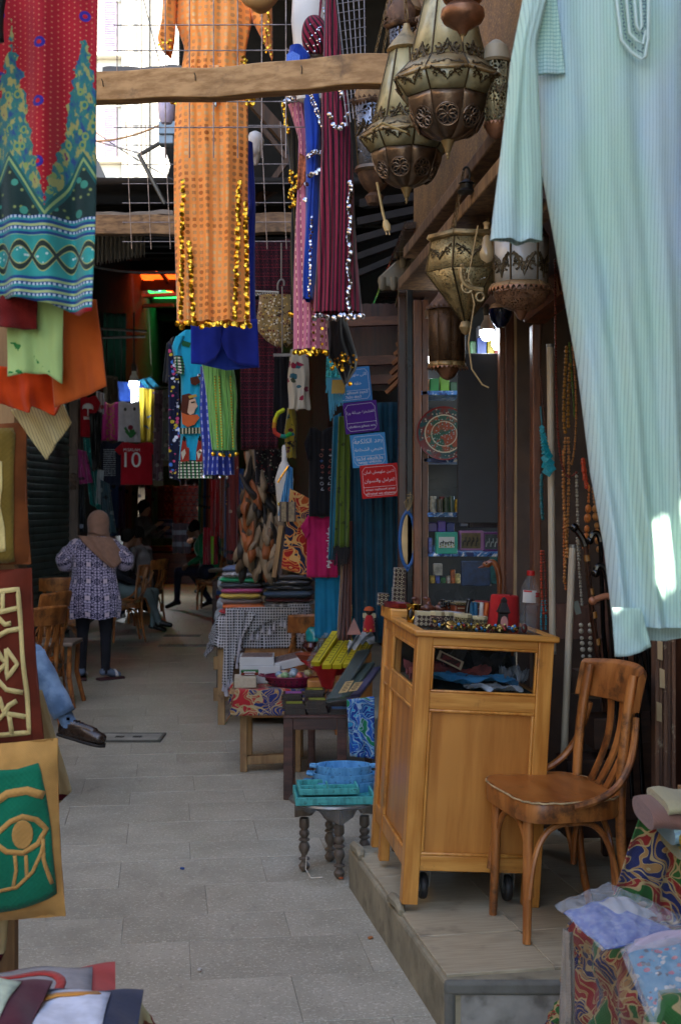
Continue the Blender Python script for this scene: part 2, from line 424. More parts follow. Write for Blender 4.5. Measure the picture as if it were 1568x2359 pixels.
# sunlit house far behind
fb=thing('far_house','sunlit white plaster house with lilac shutters seen over the roofs','house',W(300,430,45))
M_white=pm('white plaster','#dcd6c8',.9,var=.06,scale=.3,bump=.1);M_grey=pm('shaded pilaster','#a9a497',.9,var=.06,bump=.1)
D=45.;k45=D/F
def fbox(u0,u1,v0,v1,y0,y1):
 m=MB();a,b=W(u0,v1,D),W(u1,v0,D);m.box(((a.x+b.x)/2,D+(y0+y1)/2,(a.z+b.z)/2),(b.x-a.x,y1-y0,b.z-a.z));return m
fbox(120,520,-260,520,0,6).build('wall',M_white,fb)
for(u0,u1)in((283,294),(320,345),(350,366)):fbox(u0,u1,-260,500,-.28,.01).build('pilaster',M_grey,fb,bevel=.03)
M_lil=pm('lilac shutter paint','#8d8496',.8,bump=.1);M_pink=pm('pink jamb','#c9a39a',.8,bump=.1)
for(v0,v1)in((-255,-115),(0,127),(245,368)):
 wd=thing('window',None,None);del_=wd;wd.parent=fb;wd.location=(0,0,0)
 fbox(217,242,v0,v1,-.1,.02).build('shutter_jamb',M_pink,wd)
 fbox(190,216,v0,v1,-.03,.02).build('shutter_leaf',M_white,wd)
 m=fbox(242,270,v0,v1,-.05,.02);n=22
 for i in range(n):
  v=lerp(v0+6,v1-6,i/(n-1));a=W(244,v,D);b=W(267,v,D);m.bar(a+V((0,-.07,0)),b+V((0,-.07,0)),.03,.05)
 m.build('shutter',M_lil,wd)
 fbox(200,285,v1+2,v1+11,-.42,.02).build('sill',M_white,wd,bevel=.02)
 fbox(200,285,v1+12,v1+120,-.08,.02).build('apron_panel',M_white,wd)
 # roller shutter with its wooden post
sh=thing('roller_shutter','grey green metal roller shutter pulled down beside the clothes shop','shutter',G(112,14.2))
M_shut=pm('shutter metal','#5d6f6d',.45,.55,var=.2,dirt='#3f4a48',scale=3)
A,B=G(60,13.45),G(161,15.1)
for i in range(38):
 m=MB();z=.04+i*.077;nrm=(B-A).cross(V((0,0,1))).normalized()
 if nrm.y>0:nrm=-nrm
 prof=[(-.0,.000),(.012,.012),(.016,.04),(.012,.066),(0,.074)]
 m.grid(lambda a,t:A.lerp(B,a)+nrm*prof[min(4,int(t*4+.5))][0]+V((0,0,z+prof[min(4,int(t*4+.5))][1])),2,4);m.build('slat',M_shut,sh)
m=MB();m.bar(A-nrm*.015+V((0,0,1.5)),B-nrm*.015+V((0,0,1.5)),3.,.02,up=(0,0,1));
m=MB();m.add([A-nrm*.012,B-nrm*.012,B-nrm*.012+V((0,0,3.)),A-nrm*.012+V((0,0,3.))],[(0,1,2,3)]);m.build('backing',pm('shutter dark','#22292a',.8),sh)
m=MB();m.bar(A+V((0,0,3.2)),B+V((0,0,3.2)),.4,.45);m.build('shutter_box',pm('shutter box','#2b2622',.8),sh,bevel=.02)
W_PIL=wood('carved pilaster wood','#4a3d36','#6d5a4e',k=(20,20,3),rough=.6,wear='#35291f')
pp=thing('wooden_pilaster','carved brown wooden pilaster between the roller shutter and the clothes shop','pilaster',G(172,15.1))
pm_=G(172,15.1)
m=MB();m.box(pm_+V((0,0,1.6)),(.115,.14,3.2));m.build('shaft',W_PIL,pp,bevel=.01)
for z in(.5,1.35,2.1):
 m=MB();m.box(pm_+V((0,-.075,z+.25)),(.07,.02,.4));m.build('panel',W_PIL,pp,bevel=.008)
m=MB();m.lathe(pm_+V((0,-.07,1.75)),[(.03,0),(.05,.03),(.03,.06),(.05,.1),(.03,.14),(.045,.18),(.02,.2)],10,cap=True);m.build('carved_boss',W_PIL,pp)
# left part behind the clothes
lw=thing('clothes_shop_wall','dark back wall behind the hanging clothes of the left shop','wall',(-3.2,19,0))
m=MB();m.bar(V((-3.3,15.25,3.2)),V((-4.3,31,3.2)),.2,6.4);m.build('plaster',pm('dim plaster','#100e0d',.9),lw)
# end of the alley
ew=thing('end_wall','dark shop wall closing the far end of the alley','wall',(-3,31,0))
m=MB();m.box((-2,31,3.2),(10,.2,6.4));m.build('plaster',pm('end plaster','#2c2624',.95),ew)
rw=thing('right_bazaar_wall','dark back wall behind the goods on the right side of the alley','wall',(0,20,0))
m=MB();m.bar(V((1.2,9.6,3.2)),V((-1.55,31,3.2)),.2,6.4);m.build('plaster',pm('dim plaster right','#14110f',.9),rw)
# covered part: boarded roof with torn coloured cloth
rf=thing('boarded_roof','dark boarded roof over the far part of the alley','roof',(-1,20,4.4))
m=MB()
def roofp(x0,x1,y0,y1,z0,z1):m.add([(x0,y0,z0),(x1,y0,z0),(x1,y1,z1),(x0,y1,z1)],[(0,1,2,3)])
zz=lambda y:4.38+(min(y,22)-12)*.152
roofp(-7,4,12.2,22,zz(12.2),zz(22));roofp(-7,4,22,23,zz(22),zz(23));roofp(-2.55,4,23,32,zz(23),zz(32));roofp(-9,-4.2,23,32,zz(23),zz(32));roofp(-4.2,-2.55,28.5,32,zz(28.5),zz(32))
roofp(-3.2,3,9.5,12.2,3.95,4.4)
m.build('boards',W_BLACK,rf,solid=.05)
for i in range(9):
 m=MB();y=12.4+i*2.1;m.box((-1.5,y,zz(y)-.13),(11,.12,.16));m.build('rafter',W_BLACK if i else wood('roof edge timber','#2b2522','#4a423b',k=(3,30,30)),rf)
m=MB();m.box((-2.4,12.1,zz(12.1)-.02),(9,.1,.32));m.build('eaves_board',pm('eaves tar','#1b1815',.9),rf)
def sheet_mat(n,c,tr):
 return fab(n,lambda s:s.mix(s.noise(2.5,5,s.scaled(s.P,(1,5,1))).ss(.35,.65),hexmul(c,.55),c),trans=.75)
for nm,lb,c,y0,y1,cat in(('cloth_awning','sunlit orange red cloth stretched over the gap in the far roof','#ff4a12',23.0,26.4,'awning'),('cloth_awning','sunlit green cloth stretched behind the orange one in the far roof','#2fd05a',26.5,28.6,'awning')):
 m=MB();m.grid(lambda a,t:((-4.3+1.85*a,lerp(y0,y1,t),zz(lerp(y0,y1,t))+.12-.1*math.sin(a*3.14)+.05*math.sin(a*17+t*9)),(a*2,t*3)),14,14)
 tag(m.build(nm,sheet_mat('awning '+c,c,.7)),lb,cat)
m=MB()
for y in(24.1,25.2):m.box((-3.35,y,zz(y)-.02),(2.0,.1,.08))
for x in(-3.9,-3.3):m.box((x,25.5,zz(25.5)-.06),(.05,5.4,.06))
m.build('roof_lath',W_BLACK,rf)
for(u0,v0,u1,v1,d)in((328,682,410,678,25.),(315,705,400,703,25.4)):
 m=MB();m.bar(W(u0,v0,d),W(u1,v1,d),.16,.06);tag(m.build('roof_plank',pm('grey plank'+str(v0),'#8b857c',.8)),'pale grey plank under the coloured cloth roof, %s one'%('upper' if v0<690 else 'lower'),'plank')
 # upper timber storey behind the hanging dresses, roof shade put into its black
us=thing('upper_storey','timber upper storey behind the hanging dresses, coloured dark for shade','building',W(560,500,11.9))
a,b=W(404,440,11.6),W(1250,-120,11.6)
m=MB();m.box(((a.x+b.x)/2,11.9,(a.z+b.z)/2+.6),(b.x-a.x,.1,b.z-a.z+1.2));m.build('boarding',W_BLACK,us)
m=MB();a2=W(404,620,10.0);m.add([(a.x,11.9,a.z+2.6),(b.x,11.9,a.z+2.6),(b.x,8.4,a.z+2.2),(a.x,8.4,a.z+2.2)],[(0,1,2,3)]);m.build('shade_overhang',W_BLACK,us,solid=.04)  # unseen cover added to keep the boarding in shade
pts=[(404,440),(380,425),(392,380),(375,330),(398,300),(388,250),(404,180),(430,180),(430,440)]
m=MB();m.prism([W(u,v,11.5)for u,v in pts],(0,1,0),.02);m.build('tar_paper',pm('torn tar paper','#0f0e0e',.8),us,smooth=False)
M_strut=wood('grey brown strut','#3d2c22','#604636',k=(30,30,3),rough=.7)
for lb,(u0,v0),(u1,v1),d,wd in(('slanting brown strut under the upper storey beside the dress fringe',(575,225),(668,330),10.6,.13),('steep grey strut crossing behind the wire grid',(600,290),(690,400),10.4,.05),('low dark strut crossing behind the lower wire grid',(590,470),(690,330),10.2,.06),('brown diagonal brace near the bottom of the lower wire grid',(575,470),(640,430),10.3,.09)):
 m=MB();m.bar(W(u0,v0,d),W(u1,v1,d),wd,wd*.7);tag(m.build('timber_strut',M_strut),lb,'strut','struts under the upper storey')
 # beams
def beam(lb,a,b,hgt,th,mat,nm='timber_beam',nails=()):
 t=thing(nm,lb,'beam',(a+b)/2);m=MB()
 m.grid(lambda q,e:a.lerp(b,q)+V((0,(-th/2,th/2,th/2,-th/2)[int(e*4+.5)%4],(hgt/2,hgt/2,-hgt/2,-hgt/2)[int(e*4+.5)%4]+.006*math.sin(q*9)+.003*math.sin(q*23))),30,4,cv=True)
 e=[(-th/2,hgt/2),(th/2,hgt/2),(th/2,-hgt/2),(-th/2,-hgt/2)]
 m.add([a+V((0,p,q))for p,q in e],[(0,1,2,3)]);m.add([b+V((0,p,q))for p,q in e],[(0,1,2,3)])
 m.build('timber',mat,t,bevel=.004,ang=50)
 for q in nails:
  p=a.lerp(b,q);m=MB();m.tube([p+V((0,-th/2+.01,.0)),p+V((.004,-th/2-.03,.012)),p+V((0,-th/2-.035,.02))],.0022,6);m.build('nail',M_iron,t)
 return t
beam('pale pine beam crossing the alley in front of the orange dress',W(150,213,5.1),W(900,165,4.75),.112,.07,W_BEAM,nails=(.13,.42,.74))
beam('lower brown beam behind the hanging dresses',W(190,522,9.0),W(700,517,8.6),.13,.09,W_OLD,nails=(.2,.75))
beam('thin grey rail along the lower brown beam',W(190,497,9.4),W(400,492,9.3),.035,.05,wood('grey rail','#5c5148','#80756a',k=(3,40,40)))
beam('rough dark timber end under the sunlit house',W(240,170,8.6),W(420,166,8.6),.05,.12,wood('dark log','#4a433d','#6e665f',k=(3,30,30)))
# corrugated sheet
m=MB()
m.grid(lambda a,t:W(lerp(200,334,a),lerp(538,612-24*a+(4 if int(a*40)%2 else-3)*(t>.9),t),11.0)+V((0,.02*math.sin(a*85),0)),110,5)
tag(m.build('corrugated_sheet',pm('corrugated iron','#6f6d6b',.6,.3,dirt='#4a4643',scale=4),solid=.004),'torn grey corrugated iron sheet hanging under the lower beam','iron sheet')
M_cable=pm('cable grey','#3b4148',.5,var=.1,bump=0);M_wire=pm('wire steel','#8b7d74',.45,.7,var=.4,scale=30,bump=0)
def cable(lb,pts,r,mat=None,cat='cable',nm='cable',sag=0):
 P=[]
 for a,b in zip(pts,pts[1:]):
  for i in range(8):q=i/8;P.append(a.lerp(b,q)-V((0,0,sag*4*q*(1-q))))
 P.append(pts[-1]);m=MB();m.tube(P,r,6);return tag(m.build(nm,mat or M_cable),lb,cat)
cable('grey cable sagging below the corrugated sheet',[W(205,612,11.),W(500,612,10.)],.01,sag=.06)
cable('thin dark wire slanting across the sunlit house',[W(330,-5,9),W(455,490,9)],.004)
cable('slack dark wire crossing the lower windows of the sunlit house',[W(200,290,9),W(430,430,9)],.004,sag=.02)
cable('tan string running to the bulb shade',[W(200,325,8),W(375,285,7.4)],.006,pm('tan string','#c9a47c',.9),'string','string',sag=.03)
cable('frayed white string before the sunlit house',[W(210,322,8),W(330,355,8)],.005,pm('white string','#c9c2b8',.9),'string','string')
cable('bent iron bracket below the white bulb',[W(368,330,7.6),W(321,357,7.6),W(380,470,7.6)],.012,M_iron,'bracket','iron_bracket')
wb=thing('shop_lamp','white glass globe lamp hanging on the pine beam beside the orange dress','lamp',W(384,250,6.4))
m=MB();m.lathe(W(384,282,6.4),[(.002,-.01),(.025,-.005),(.038,.02),(.042,.06),(.042,.1),(.035,.11)],16);m.build('globe',pm('opal glass','#b9b5cf',.25,bump=0),wb)
m=MB();m.lathe(W(384,236,6.4),[(.036,0),(.04,.02),(.03,.05),(.012,.07)],14);m.build('cap',pm('lamp cap','#7d7a74',.5),wb)
m=MB();m.box(W(390,300,6.9),(.1,.1,.07));m.box(W(385,325,6.9),(.08,.08,.05));tag(m.build('junction_box',pm('blue tin','#8ba0ae',.5,.3),bevel=.006),'pale blue tin box behind the globe lamp','box')
# wire grids
def wgrid(lb,u0,u1,v0,v1,su,sv,d,slant=0,r=.0028,ends=(0,0)):
 m=MB();u=u0
 while u<=u1:m.tube([W(u,v0-10+ends[0],d),W(u+slant,v1+14+ends[1],d)],r,5);u+=su
 v=v0
 while v<=v1:m.tube([W(u0-8,v,d+.005),W(u1+8+slant*.3,v-1,d+.005)],r,5);v+=sv
 return tag(m.build('wire_grid',M_wire),lb,'wire grid')
wgrid('steel wire grid hanging in front of the orange dress',270,756,-60,350,55.5,59,5.62)
wgrid('lower steel wire grid behind the orange dress',290,700,290,560,44.5,44.5,7.6,slant=14)
m=MB()
for i in range(7):m.tube([W(760+i*13,-30,5.9),W(800+i*7,290-i*8,5.2)],.0025,5)
for j in range(14):m.tube([W(762+j*2.5,-10+j*21,5.88-j*.045),W(840+j*.6,-10+j*21-12,5.8-j*.045)],.002,5)
tag(m.build('wire_grid',M_wire),'steel wire grid panel seen edge on beside the maroon dress','wire grid')
# ================================================================ LANTERN SHOP (right side)
def gold_mat():
 s=Sh('glittering ochre board',.6,.1);n=s.noise(120,3);n2=s.noise(9,5)
 c=s.mix(n2.ss(.3,.7),'#523416','#7a5526');c=s.mix(n.ss(.5,.7),c,'#a07a40');s.bump(n,.4,.003);return s.done(c)
M_gold=gold_mat();M_terra=pm('terracotta paint','#8a4a32',.8,var=.3,bump=.3)
W_TRIM=wood('dusty trim','#5a4027','#937452',k=(30,30,3),rough=.65,wear='#433020')
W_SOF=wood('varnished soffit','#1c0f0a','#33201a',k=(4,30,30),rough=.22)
front=thing('lantern_shop_front','dark timber shop front behind the lanterns and the cabinet','shop front',G(1200,5.9))
def wall_quad(name,pts,mat,par,th=.03):
 m=MB();m.add(pts,[tuple(range(len(pts)))]);return m.build(name,mat,par,solid=th,smooth=False)
 # fascia running along the alley above the shop
fa,fbq=V((.66,3.5,2.85)),V((.36,6.15,2.8));up=V((0,0,1))
wall_quad('fascia_board',[fa,fbq,fbq+up*1.7,fa+up*1.7],M_gold,front)
for q0,q1,hh,mt in((0,1,0,W_TRIM),):
 m=MB();m.bar(fa+V((-.03,0,-.02)),fbq+V((-.03,0,-.02)),.07,.05);m.build('fascia_trim',W_TRIM,front,bevel=.005)
m=MB();m.bar(fa+V((.02,0,-.17)),fbq+V((.02,0,-.17)),.05,.22,up=(1,0,0));m.build('fascia_trim',W_TRIM,front,bevel=.005)
m=MB();m.bar(fa+V((.06,0,-.31)),fbq+V((.06,0,-.31)),.05,.04);m.build('fascia_trim',W_TRIM,front,bevel=.005)
wall_quad('upper_board',[V((.66,3.6,4.1)),V((.9,4.6,3.2)),V((.9,4.6,5)),V((.66,3.6,5.))],M_terra,front)
m=MB();m.bar(W(1108,330,5.0),W(1160,120,5.0),.02,.03);m.build('fascia_trim',W_DARK,front)
# ceiling of the recess behind and the boards of the passage
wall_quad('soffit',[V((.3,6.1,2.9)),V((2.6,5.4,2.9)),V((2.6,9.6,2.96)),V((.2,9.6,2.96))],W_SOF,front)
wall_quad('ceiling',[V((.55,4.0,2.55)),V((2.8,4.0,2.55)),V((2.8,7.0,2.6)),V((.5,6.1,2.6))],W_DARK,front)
for k,(u,v,d)in enumerate(((1000,487,6.6),(955,578,7.6),(880,703,8.6))):
 m=MB();c=W(u,v,d);c.z=2.875;m.lathe(c,[(.1,0),(.13,.004),(.13,.02)],20);m.lathe(c,[(.085,.003),(.02,.012)],16)
 tag(m.build('ceiling_lamp',pm('unlit lamp disc'+str(k),'#2a211c',.35)),'unlit round recessed lamp in the dark ceiling, %s one'%('nearest','middle','far')[k],'ceiling lamp','unlit recessed lamps')
 # side wall of the next shop: boards, beams
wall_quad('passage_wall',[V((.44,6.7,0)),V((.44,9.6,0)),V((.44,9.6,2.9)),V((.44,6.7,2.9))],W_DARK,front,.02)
for i in range(5):
 m=MB();m.bar(W(835-i*6,470+i*42,6.6+.5*i),W(960,455+i*30,6.4+.5*i),.06,.04);m.build('ceiling_batten',W_BLACK,front)
 # carved white-painted corbel
cb=thing('carved_corbel','cream painted corbel with rounded teeth under the dark ceiling','corbel',W(930,640,6.9))
M_corb=pm('old cream paint','#8c8168',.7,var=.2,dirt='#5d5140',scale=9)
m=MB();m.prism([W(880,660,6.9),W(870,640,6.9),W(915,598,6.9),W(1000,598,6.9),W(1000,660,6.9)],(0,1,0),.12);m.build('block',M_corb,cb,bevel=.006)
for row,(v,n,u0,su)in enumerate(((600,4,928,26),(652,4,880,26))):
 for i in range(n):
  m=MB();c=W(u0+i*su,v,6.86);m.lathe(c,[(.02,.03),(.02,-.02),(.014,-.036),(.003,-.042)],9);m.build('tooth',M_corb,cb)
  # boarding above the curtain
for i in range(9):
 m=MB();a,b=W(800+i*16,700,7.5),W(770+i*16,900,7.5);m.bar(a,b,.04,.015,up=(0,1,0));m.build('lattice_board',W_DARK,front)
for(u0,v0,u1,v1)in((740,745,940,738),(770,835,935,828),(755,880,940,872)):
 m=MB();m.bar(W(u0,v0,7.4),W(u1,v1,7.3),.06,.05);m.build('crossbar',wood('warm crossbar%d'%v0,'#402417','#6a4128',k=(3,30,30)),front)
W_SLAT=wood('orange slat','#5a3318','#8a5428',k=(3,30,30))
for i in range(8):
 m=MB();m.bar(W(890+i*5,905-i*22,6.95),W(948,800-i*16+50,6.9),.03,.02);m.build('slanted_slat',W_SLAT,front)
 # posts of the show window
def post(name,u0,u1,d,v0,z0,mat,dep=.08,bev=.005):
 a,b=W(u0,v0,d),W(u1,v0,d);m=MB();m.box(((a.x+b.x)/2,d+dep/2,(a.z+z0)/2),(b.x-a.x,dep,a.z-z0));return m.build(name,mat,front,bevel=bev)
post('corner_post',917,936,6.65,640,PZ,W_DARK);post('corner_post',936,951,6.5,640,PZ,pm('black metal post','#101216',.3,.4))
post('window_frame',952,970,6.45,690,PZ,W_DOOR);post('window_frame',970,986,6.5,690,PZ,W_DOOR)
post('door_post_and_gap',1150,1163,5.86,560,PZ,W_DOOR);post('door_post_and_gap',1163,1184,5.84,560,PZ,W_POST,.12)
post('door_post_and_gap',1200,1226,5.9,560,PZ,pm('black gap','#0b0a0a',.6),.1)  # dark strip standing in for the shaded gap beside the post
m=MB();m.tube([W(1190,700,5.8),W(1192,960,5.8),W(1188,1420,5.8)],.014,8);m.tube([W(1198,700,5.8),W(1199,1420,5.8)],.007,8);m.build('conduit',pm('beige conduit','#8b7657',.6),front)
post('door_jamb',1226,1246,5.3,745,PZ,W_DOOR,.09)
m=MB();m.bar(W(1226,722,5.3),W(1310,655,5.05),.1,.09);m.bar(W(1226,705,5.26),W(1310,635,5.0),.03,.1);m.build('door_lintel',W_DOOR,front,bevel=.004)
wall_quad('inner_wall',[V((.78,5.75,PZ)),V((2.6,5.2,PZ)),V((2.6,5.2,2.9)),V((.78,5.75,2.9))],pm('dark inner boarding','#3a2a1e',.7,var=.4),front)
post('inner_post',1388,1402,5.25,720,PZ,W_POST,.06);post('inner_post',1440,1462,5.2,720,PZ,W_DOOR,.06);post('inner_post',1600,1640,5.1,720,PZ,W_DARK,.06)
m=MB();m.box(V((1.2,5.3,1.12)),(.9,.05,.14));m.build('inner_rail',W_POST,front)
# near right door leaf with flaking paint
dl=thing('door_leaf','fluted brown door post with flaking paint behind the chair','door post',G(1527,4.45,PZ))
W_FLAKE=wood('flaking brown paint','#41291c','#6b4a34',k=(60,60,2.5),rough=.7,wear='#94846a',wscale=26)
for i in range(5):
 m=MB();c=G(1508+i*9.5,4.45,0);m.box((c.x,4.45+.012*(i%2),1.1),(.0145,.06,1.85));m.build('flute',W_FLAKE,dl,bevel=.003)
for k,(u,v)in enumerate(((1519,1498),(1524,1563),(1517,1640))):
 m=MB();c=W(u,v,4.41);m.prism([c+V((-.008,0,-.03)),c+V((.008,-.004,-.034)),c+V((.006,-.012,.03)),c+V((-.01,-.006,.036))],(0,1,0),.003);m.build('paint_flake',pm('bare wood flake','#a08a66',.8),dl)
wall_quad('side_wall',[V((1.17,4.6,PZ)),V((1.9,3.2,PZ)),V((1.9,3.2,3)),V((1.17,4.6,3))],W_DARK,front)
# lighted show window with shelves
case=thing('show_window','lit glass show window full of boxes and plates behind the cabinet','show window',G(1070,6.6,PZ))
m=MB();a,b=W(950,1450,7.05),W(1190,690,7.05);m.box(((a.x+b.x)/2,7.08,(a.z+b.z)/2),(b.x-a.x,.02,b.z-a.z));m.build('back_panel',pm('mirror back','#34393d',.3,.1,var=.4,scale=3),case)
m=MB();a=W(986,700,6.6);m.box((a.x+.25,6.8,a.z+.06),(.8,.5,.02));m.build('top_panel',W_DARK,case)
def marble_mat():
 s=Sh('blue marbled edge',.35);w_=s.noise(5,3);n=s.noise(22,3,s.vadd(s.P,s.scaled(s.vec(w_,w_,w_),(.5,.5,.5))))
 c=s.mix(n.ss(.4,.5),'#0d2a6b','#3d7fc4');c=s.mix(n.ss(.52,.6),c,'#dfe8ee');c=s.mix(n.ss(.66,.7),c,'#1a1d55');return s.done(c)
M_marb=marble_mat()
for v,u0,u1 in((905,968,1060),(968,968,1050),(1060,975,1150),(1186,983,1150),(1277,986,1152)):
 a,b=W(u0,v,6.5),W(u1,v,6.5);m=MB();m.box(((a.x+b.x)/2,6.68,a.z),(b.x-a.x,.36,.022));m.build('shelf',M_marb,case,bevel=.003)
bb=MB();bb.box((W(1102,1010,5.98)),(.198,.02,.78));tag(bb.build('black_board',pm('matt black board','#1a1c20',.55,var=.2),bevel=.004),'tall matt black board standing before the lit show window','board')
bl=glow('cold bulb light','#eaf2ff',6)
M_opal=pm('white bulb base','#d8d8d8',.4,bump=0);
def bulb(lb,u,v,d,r=.03,e=6,nm='light_bulb',up=1,light=True,col=(.86,.93,1)):
 t=thing(nm,lb,'light bulb',W(u,v,d));c=W(u,v,d)
 m=MB();m.lathe(c,[(.002,-r*1.15),(r*.6,-r),(r,-r*.35),(r*1.02,.1*r),(r*.98,r*.4)],14);m.build('bulb_glass',bl,t)
 m=MB();m.lathe(c,[(r,r*.4),(r*.85,r*1.2),(r*.45,r*1.9),(r*.42,r*2.5)],12);m.build('bulb_base',M_opal,t)
 m=MB();m.lathe(c,[(r*.5,r*2.4),(r*.52,r*3.6),(r*.2,r*4)],10);m.build('socket',pm('socket'+str(u),'#3a3a3a',.5),t)
 if light:
  L=bpy.data.lights.new('bulb_light','POINT');L.energy=e;L.shadow_soft_size=r;L.color=col;lo=bpy.data.objects.new('bulb_light',L);COL.objects.link(lo);lo.parent=t;lo.location=(0,-.0,-r*2.2)
 return t
bulb('glowing bulb hanging before the blue and yellow boxes of the show window',1121,767,5.98,.033,.12)
bulb('second glowing bulb, half hidden by the blue jar lamp',1146,790,6.1,.03,.1)
bulb('glowing bulb reflected beside the window frame of the show window',984,826,6.7,.02,.2)
bulb('bright bulb hanging over the clothes shop',309,884,15.6,.062,3.5)
c=W(310,908,15.6);m=MB();m.tube([c+V((0,0,.09)),c-V((0,0,.09))],[.04,.04],12);m.ball(c-V((0,0,.09)),.04,12,6)
tag(m.build('light_tube',bl),'stubby glowing lamp tube just below the bulb of the clothes shop','lamp tube')
cable('flex holding the bulb over the clothes shop',[W(309,720,15.6),W(309,868,15.6)],.012,M_cable)
# ================================================================ CABINET
W_CAB=wood('honey varnish','#ad6c24','#d49644',k=(26,26,2.2),rough=.38,wear='#6b4218',wt=(.58,.74),coat=.25,wscale=3)
W_CABP=wood('honey panel','#a36426','#c8883c',k=(14,14,1.2),rough=.36,coat=.25)
W_CABD=wood('scuffed honey rail','#ad6c24','#d49a48',k=(2.2,26,26),rough=.42,wear='#5d3d1e',wscale=5)
GLS=glassy('showcase glass','#10181b',.04,.14)
cab=thing('display_cabinet','honey brown wooden display cabinet with a glass showcase front, standing tilted on the platform','cabinet')
CW,CD=.49,.80
def cb(name,x0,x1,y0,y1,z0,z1,mat=W_CAB,bev=.003):
 m=MB();m.box(((x0+x1)/2,(y0+y1)/2,(z0+z1)/2),(x1-x0,y1-y0,z1-z0));return m.build(name,mat,cab,bevel=bev)
S=.056
for x in(0,CW-S):cb('corner_post',x,x+S,0,S,0,.935);cb('corner_post',x,x+S,CD-.045,CD,0,.935)
for x in(.001,CW-.041):cb('side_post',x,x+.04,.555,.60,0,.935)
for(a,b)in((.905,.935),(.683,.742),(.118,.172)):cb('front_rail',S,CW-S,.004,.04,a,b,W_CABD);cb('back_rail',S,CW-S,CD-.04,CD-.004,a,b,W_CABD)
cb('front_panel',S,CW-S,.018,.028,.172,.683,W_CABP,0)
cb('back_panel',S,CW-S,CD-.03,CD-.02,.172,.905,W_CABP,0)
for x in(.004,CW-.034):
 for(y0,y1)in((S,.555),(.60,CD-.045)):
  for(a,b)in((.895,.935),(.683,.742),(.118,.172)):cb('side_rail',x,x+.03,y0,y1,a,b)
  cb('side_panel',x+.01,x+.02,y0,y1,.172,.683,W_CABP,0)
 cb('side_panel',x+.01,x+.02,.60,CD-.045,.742,.895,W_CABP,0)
def frame(par,x0,x1,z0,z1,y,w,name,mat):
 for(a,b,c,d)in((x0,x1,z0,z0+w),(x0,x1,z1-w,z1),(x0,x0+w,z0+w,z1-w),(x1-w,x1,z0+w,z1-w)):cb(name,a,b,y,y+.014,c,d,mat,.004)
frame(cab,S,CW-S,.172,.683,.002,.011,'panel_moulding',W_CAB)
frame(cab,S,CW-S,.742,.905,.002,.009,'glass_bead',W_CAB)
for x in(.002,):
 for(y0,y1,z0,z1)in((S,.555,.172,.683),(S,.555,.742,.895),(.60,CD-.045,.172,.683)):
  for(a,b,c,d)in((y0,y1,z0,z0+.012),(y0,y1,z1-.012,z1),(y0,y0+.012,z0,z1),(y1-.012,y1,z0,z1)):cb('side_moulding',x,x+.012,a,b,c,d,W_CAB,.003)
cb('glass_pane',S,CW-S,.020,.024,.742,.905,GLS,0);cb('glass_pane',.016,.020,S,.555,.742,.895,GLS,0);cb('glass_pane',CW-.02,CW-.016,S,.555,.742,.895,GLS,0)
cb('showcase_floor',.03,CW-.03,.04,CD-.04,.725,.738,pm('baize','#2c3a34',.95))
cb('showcase_back',.03,CW-.03,.57,.58,.738,.93,pm('showcase back','#251b14',.8))
# top: wooden lip round a glass plate
for(a,b,c,d)in((-.012,CW+.016,-.014,.03),(-.012,.03,.03,.56),(CW-.03,CW+.016,.03,.56)):cb('top_lip',a,b,c,d,.935,.957,W_CABD,.006)
cb('top_plate',.03,CW-.03,.03,.56,.937,.955,glassy('top glass','#39423f',.08,.6),0)
cb('rear_counter',-.012,CW+.016,.56,CD+.012,.935,.985,W_CABD,.006)
CT=.957
M_rub=pm('black rubber','#1d1c1b',.6,bump=0);M_stl=pm('caster steel','#7c7b76',.4,.8,bump=0)
for(x,y)in((.085,.08),(CW-.10,.08),(.085,.7),(CW-.1,.7)):
 cs=thing('caster',None,None,(0,0,0));cs.parent=cab
 m=MB();m.lathe((x,y,.046),[(.02,-.012),(.042,-.012),(.046,-.006),(.046,.006),(.042,.012),(.02,.012)],22,M=rot(y=90)@rot(x=0));m.build('wheel',M_rub,cs)
 m=MB();m.lathe((x,y,.046),[(.002,-.014),(.02,-.014),(.02,.014),(.002,.014)],14,M=rot(y=90));m.build('hub',M_stl,cs)
 m=MB();m.box((x-.02,y,.075),(.003,.03,.06));m.box((x+.02,y,.075),(.003,.03,.06));m.box((x,y,.107),(.06,.05,.006));m.build('fork',M_stl,cs)
cab.location=G(925,4.53,PZ+.028);cab.rotation_euler=Euler((0,R(3.4),R(6.5)))
CABM=Matrix.LocRotScale(cab.location,cab.rotation_euler,None)
def uv_of(p):return CX+F*p.x/p.y,HZ-F*(p.z-EYE)/p.y
def ontop(u,y,z=None):
 z=z if z is not None else(CT if y<.56 else .985);x=.2
 for _ in range(30):x-=(uv_of(CABM@V((x,y,z)))[0]-u)/620
 return CABM@V((x,y,z)),x
CROT=CABM.to_3x3()
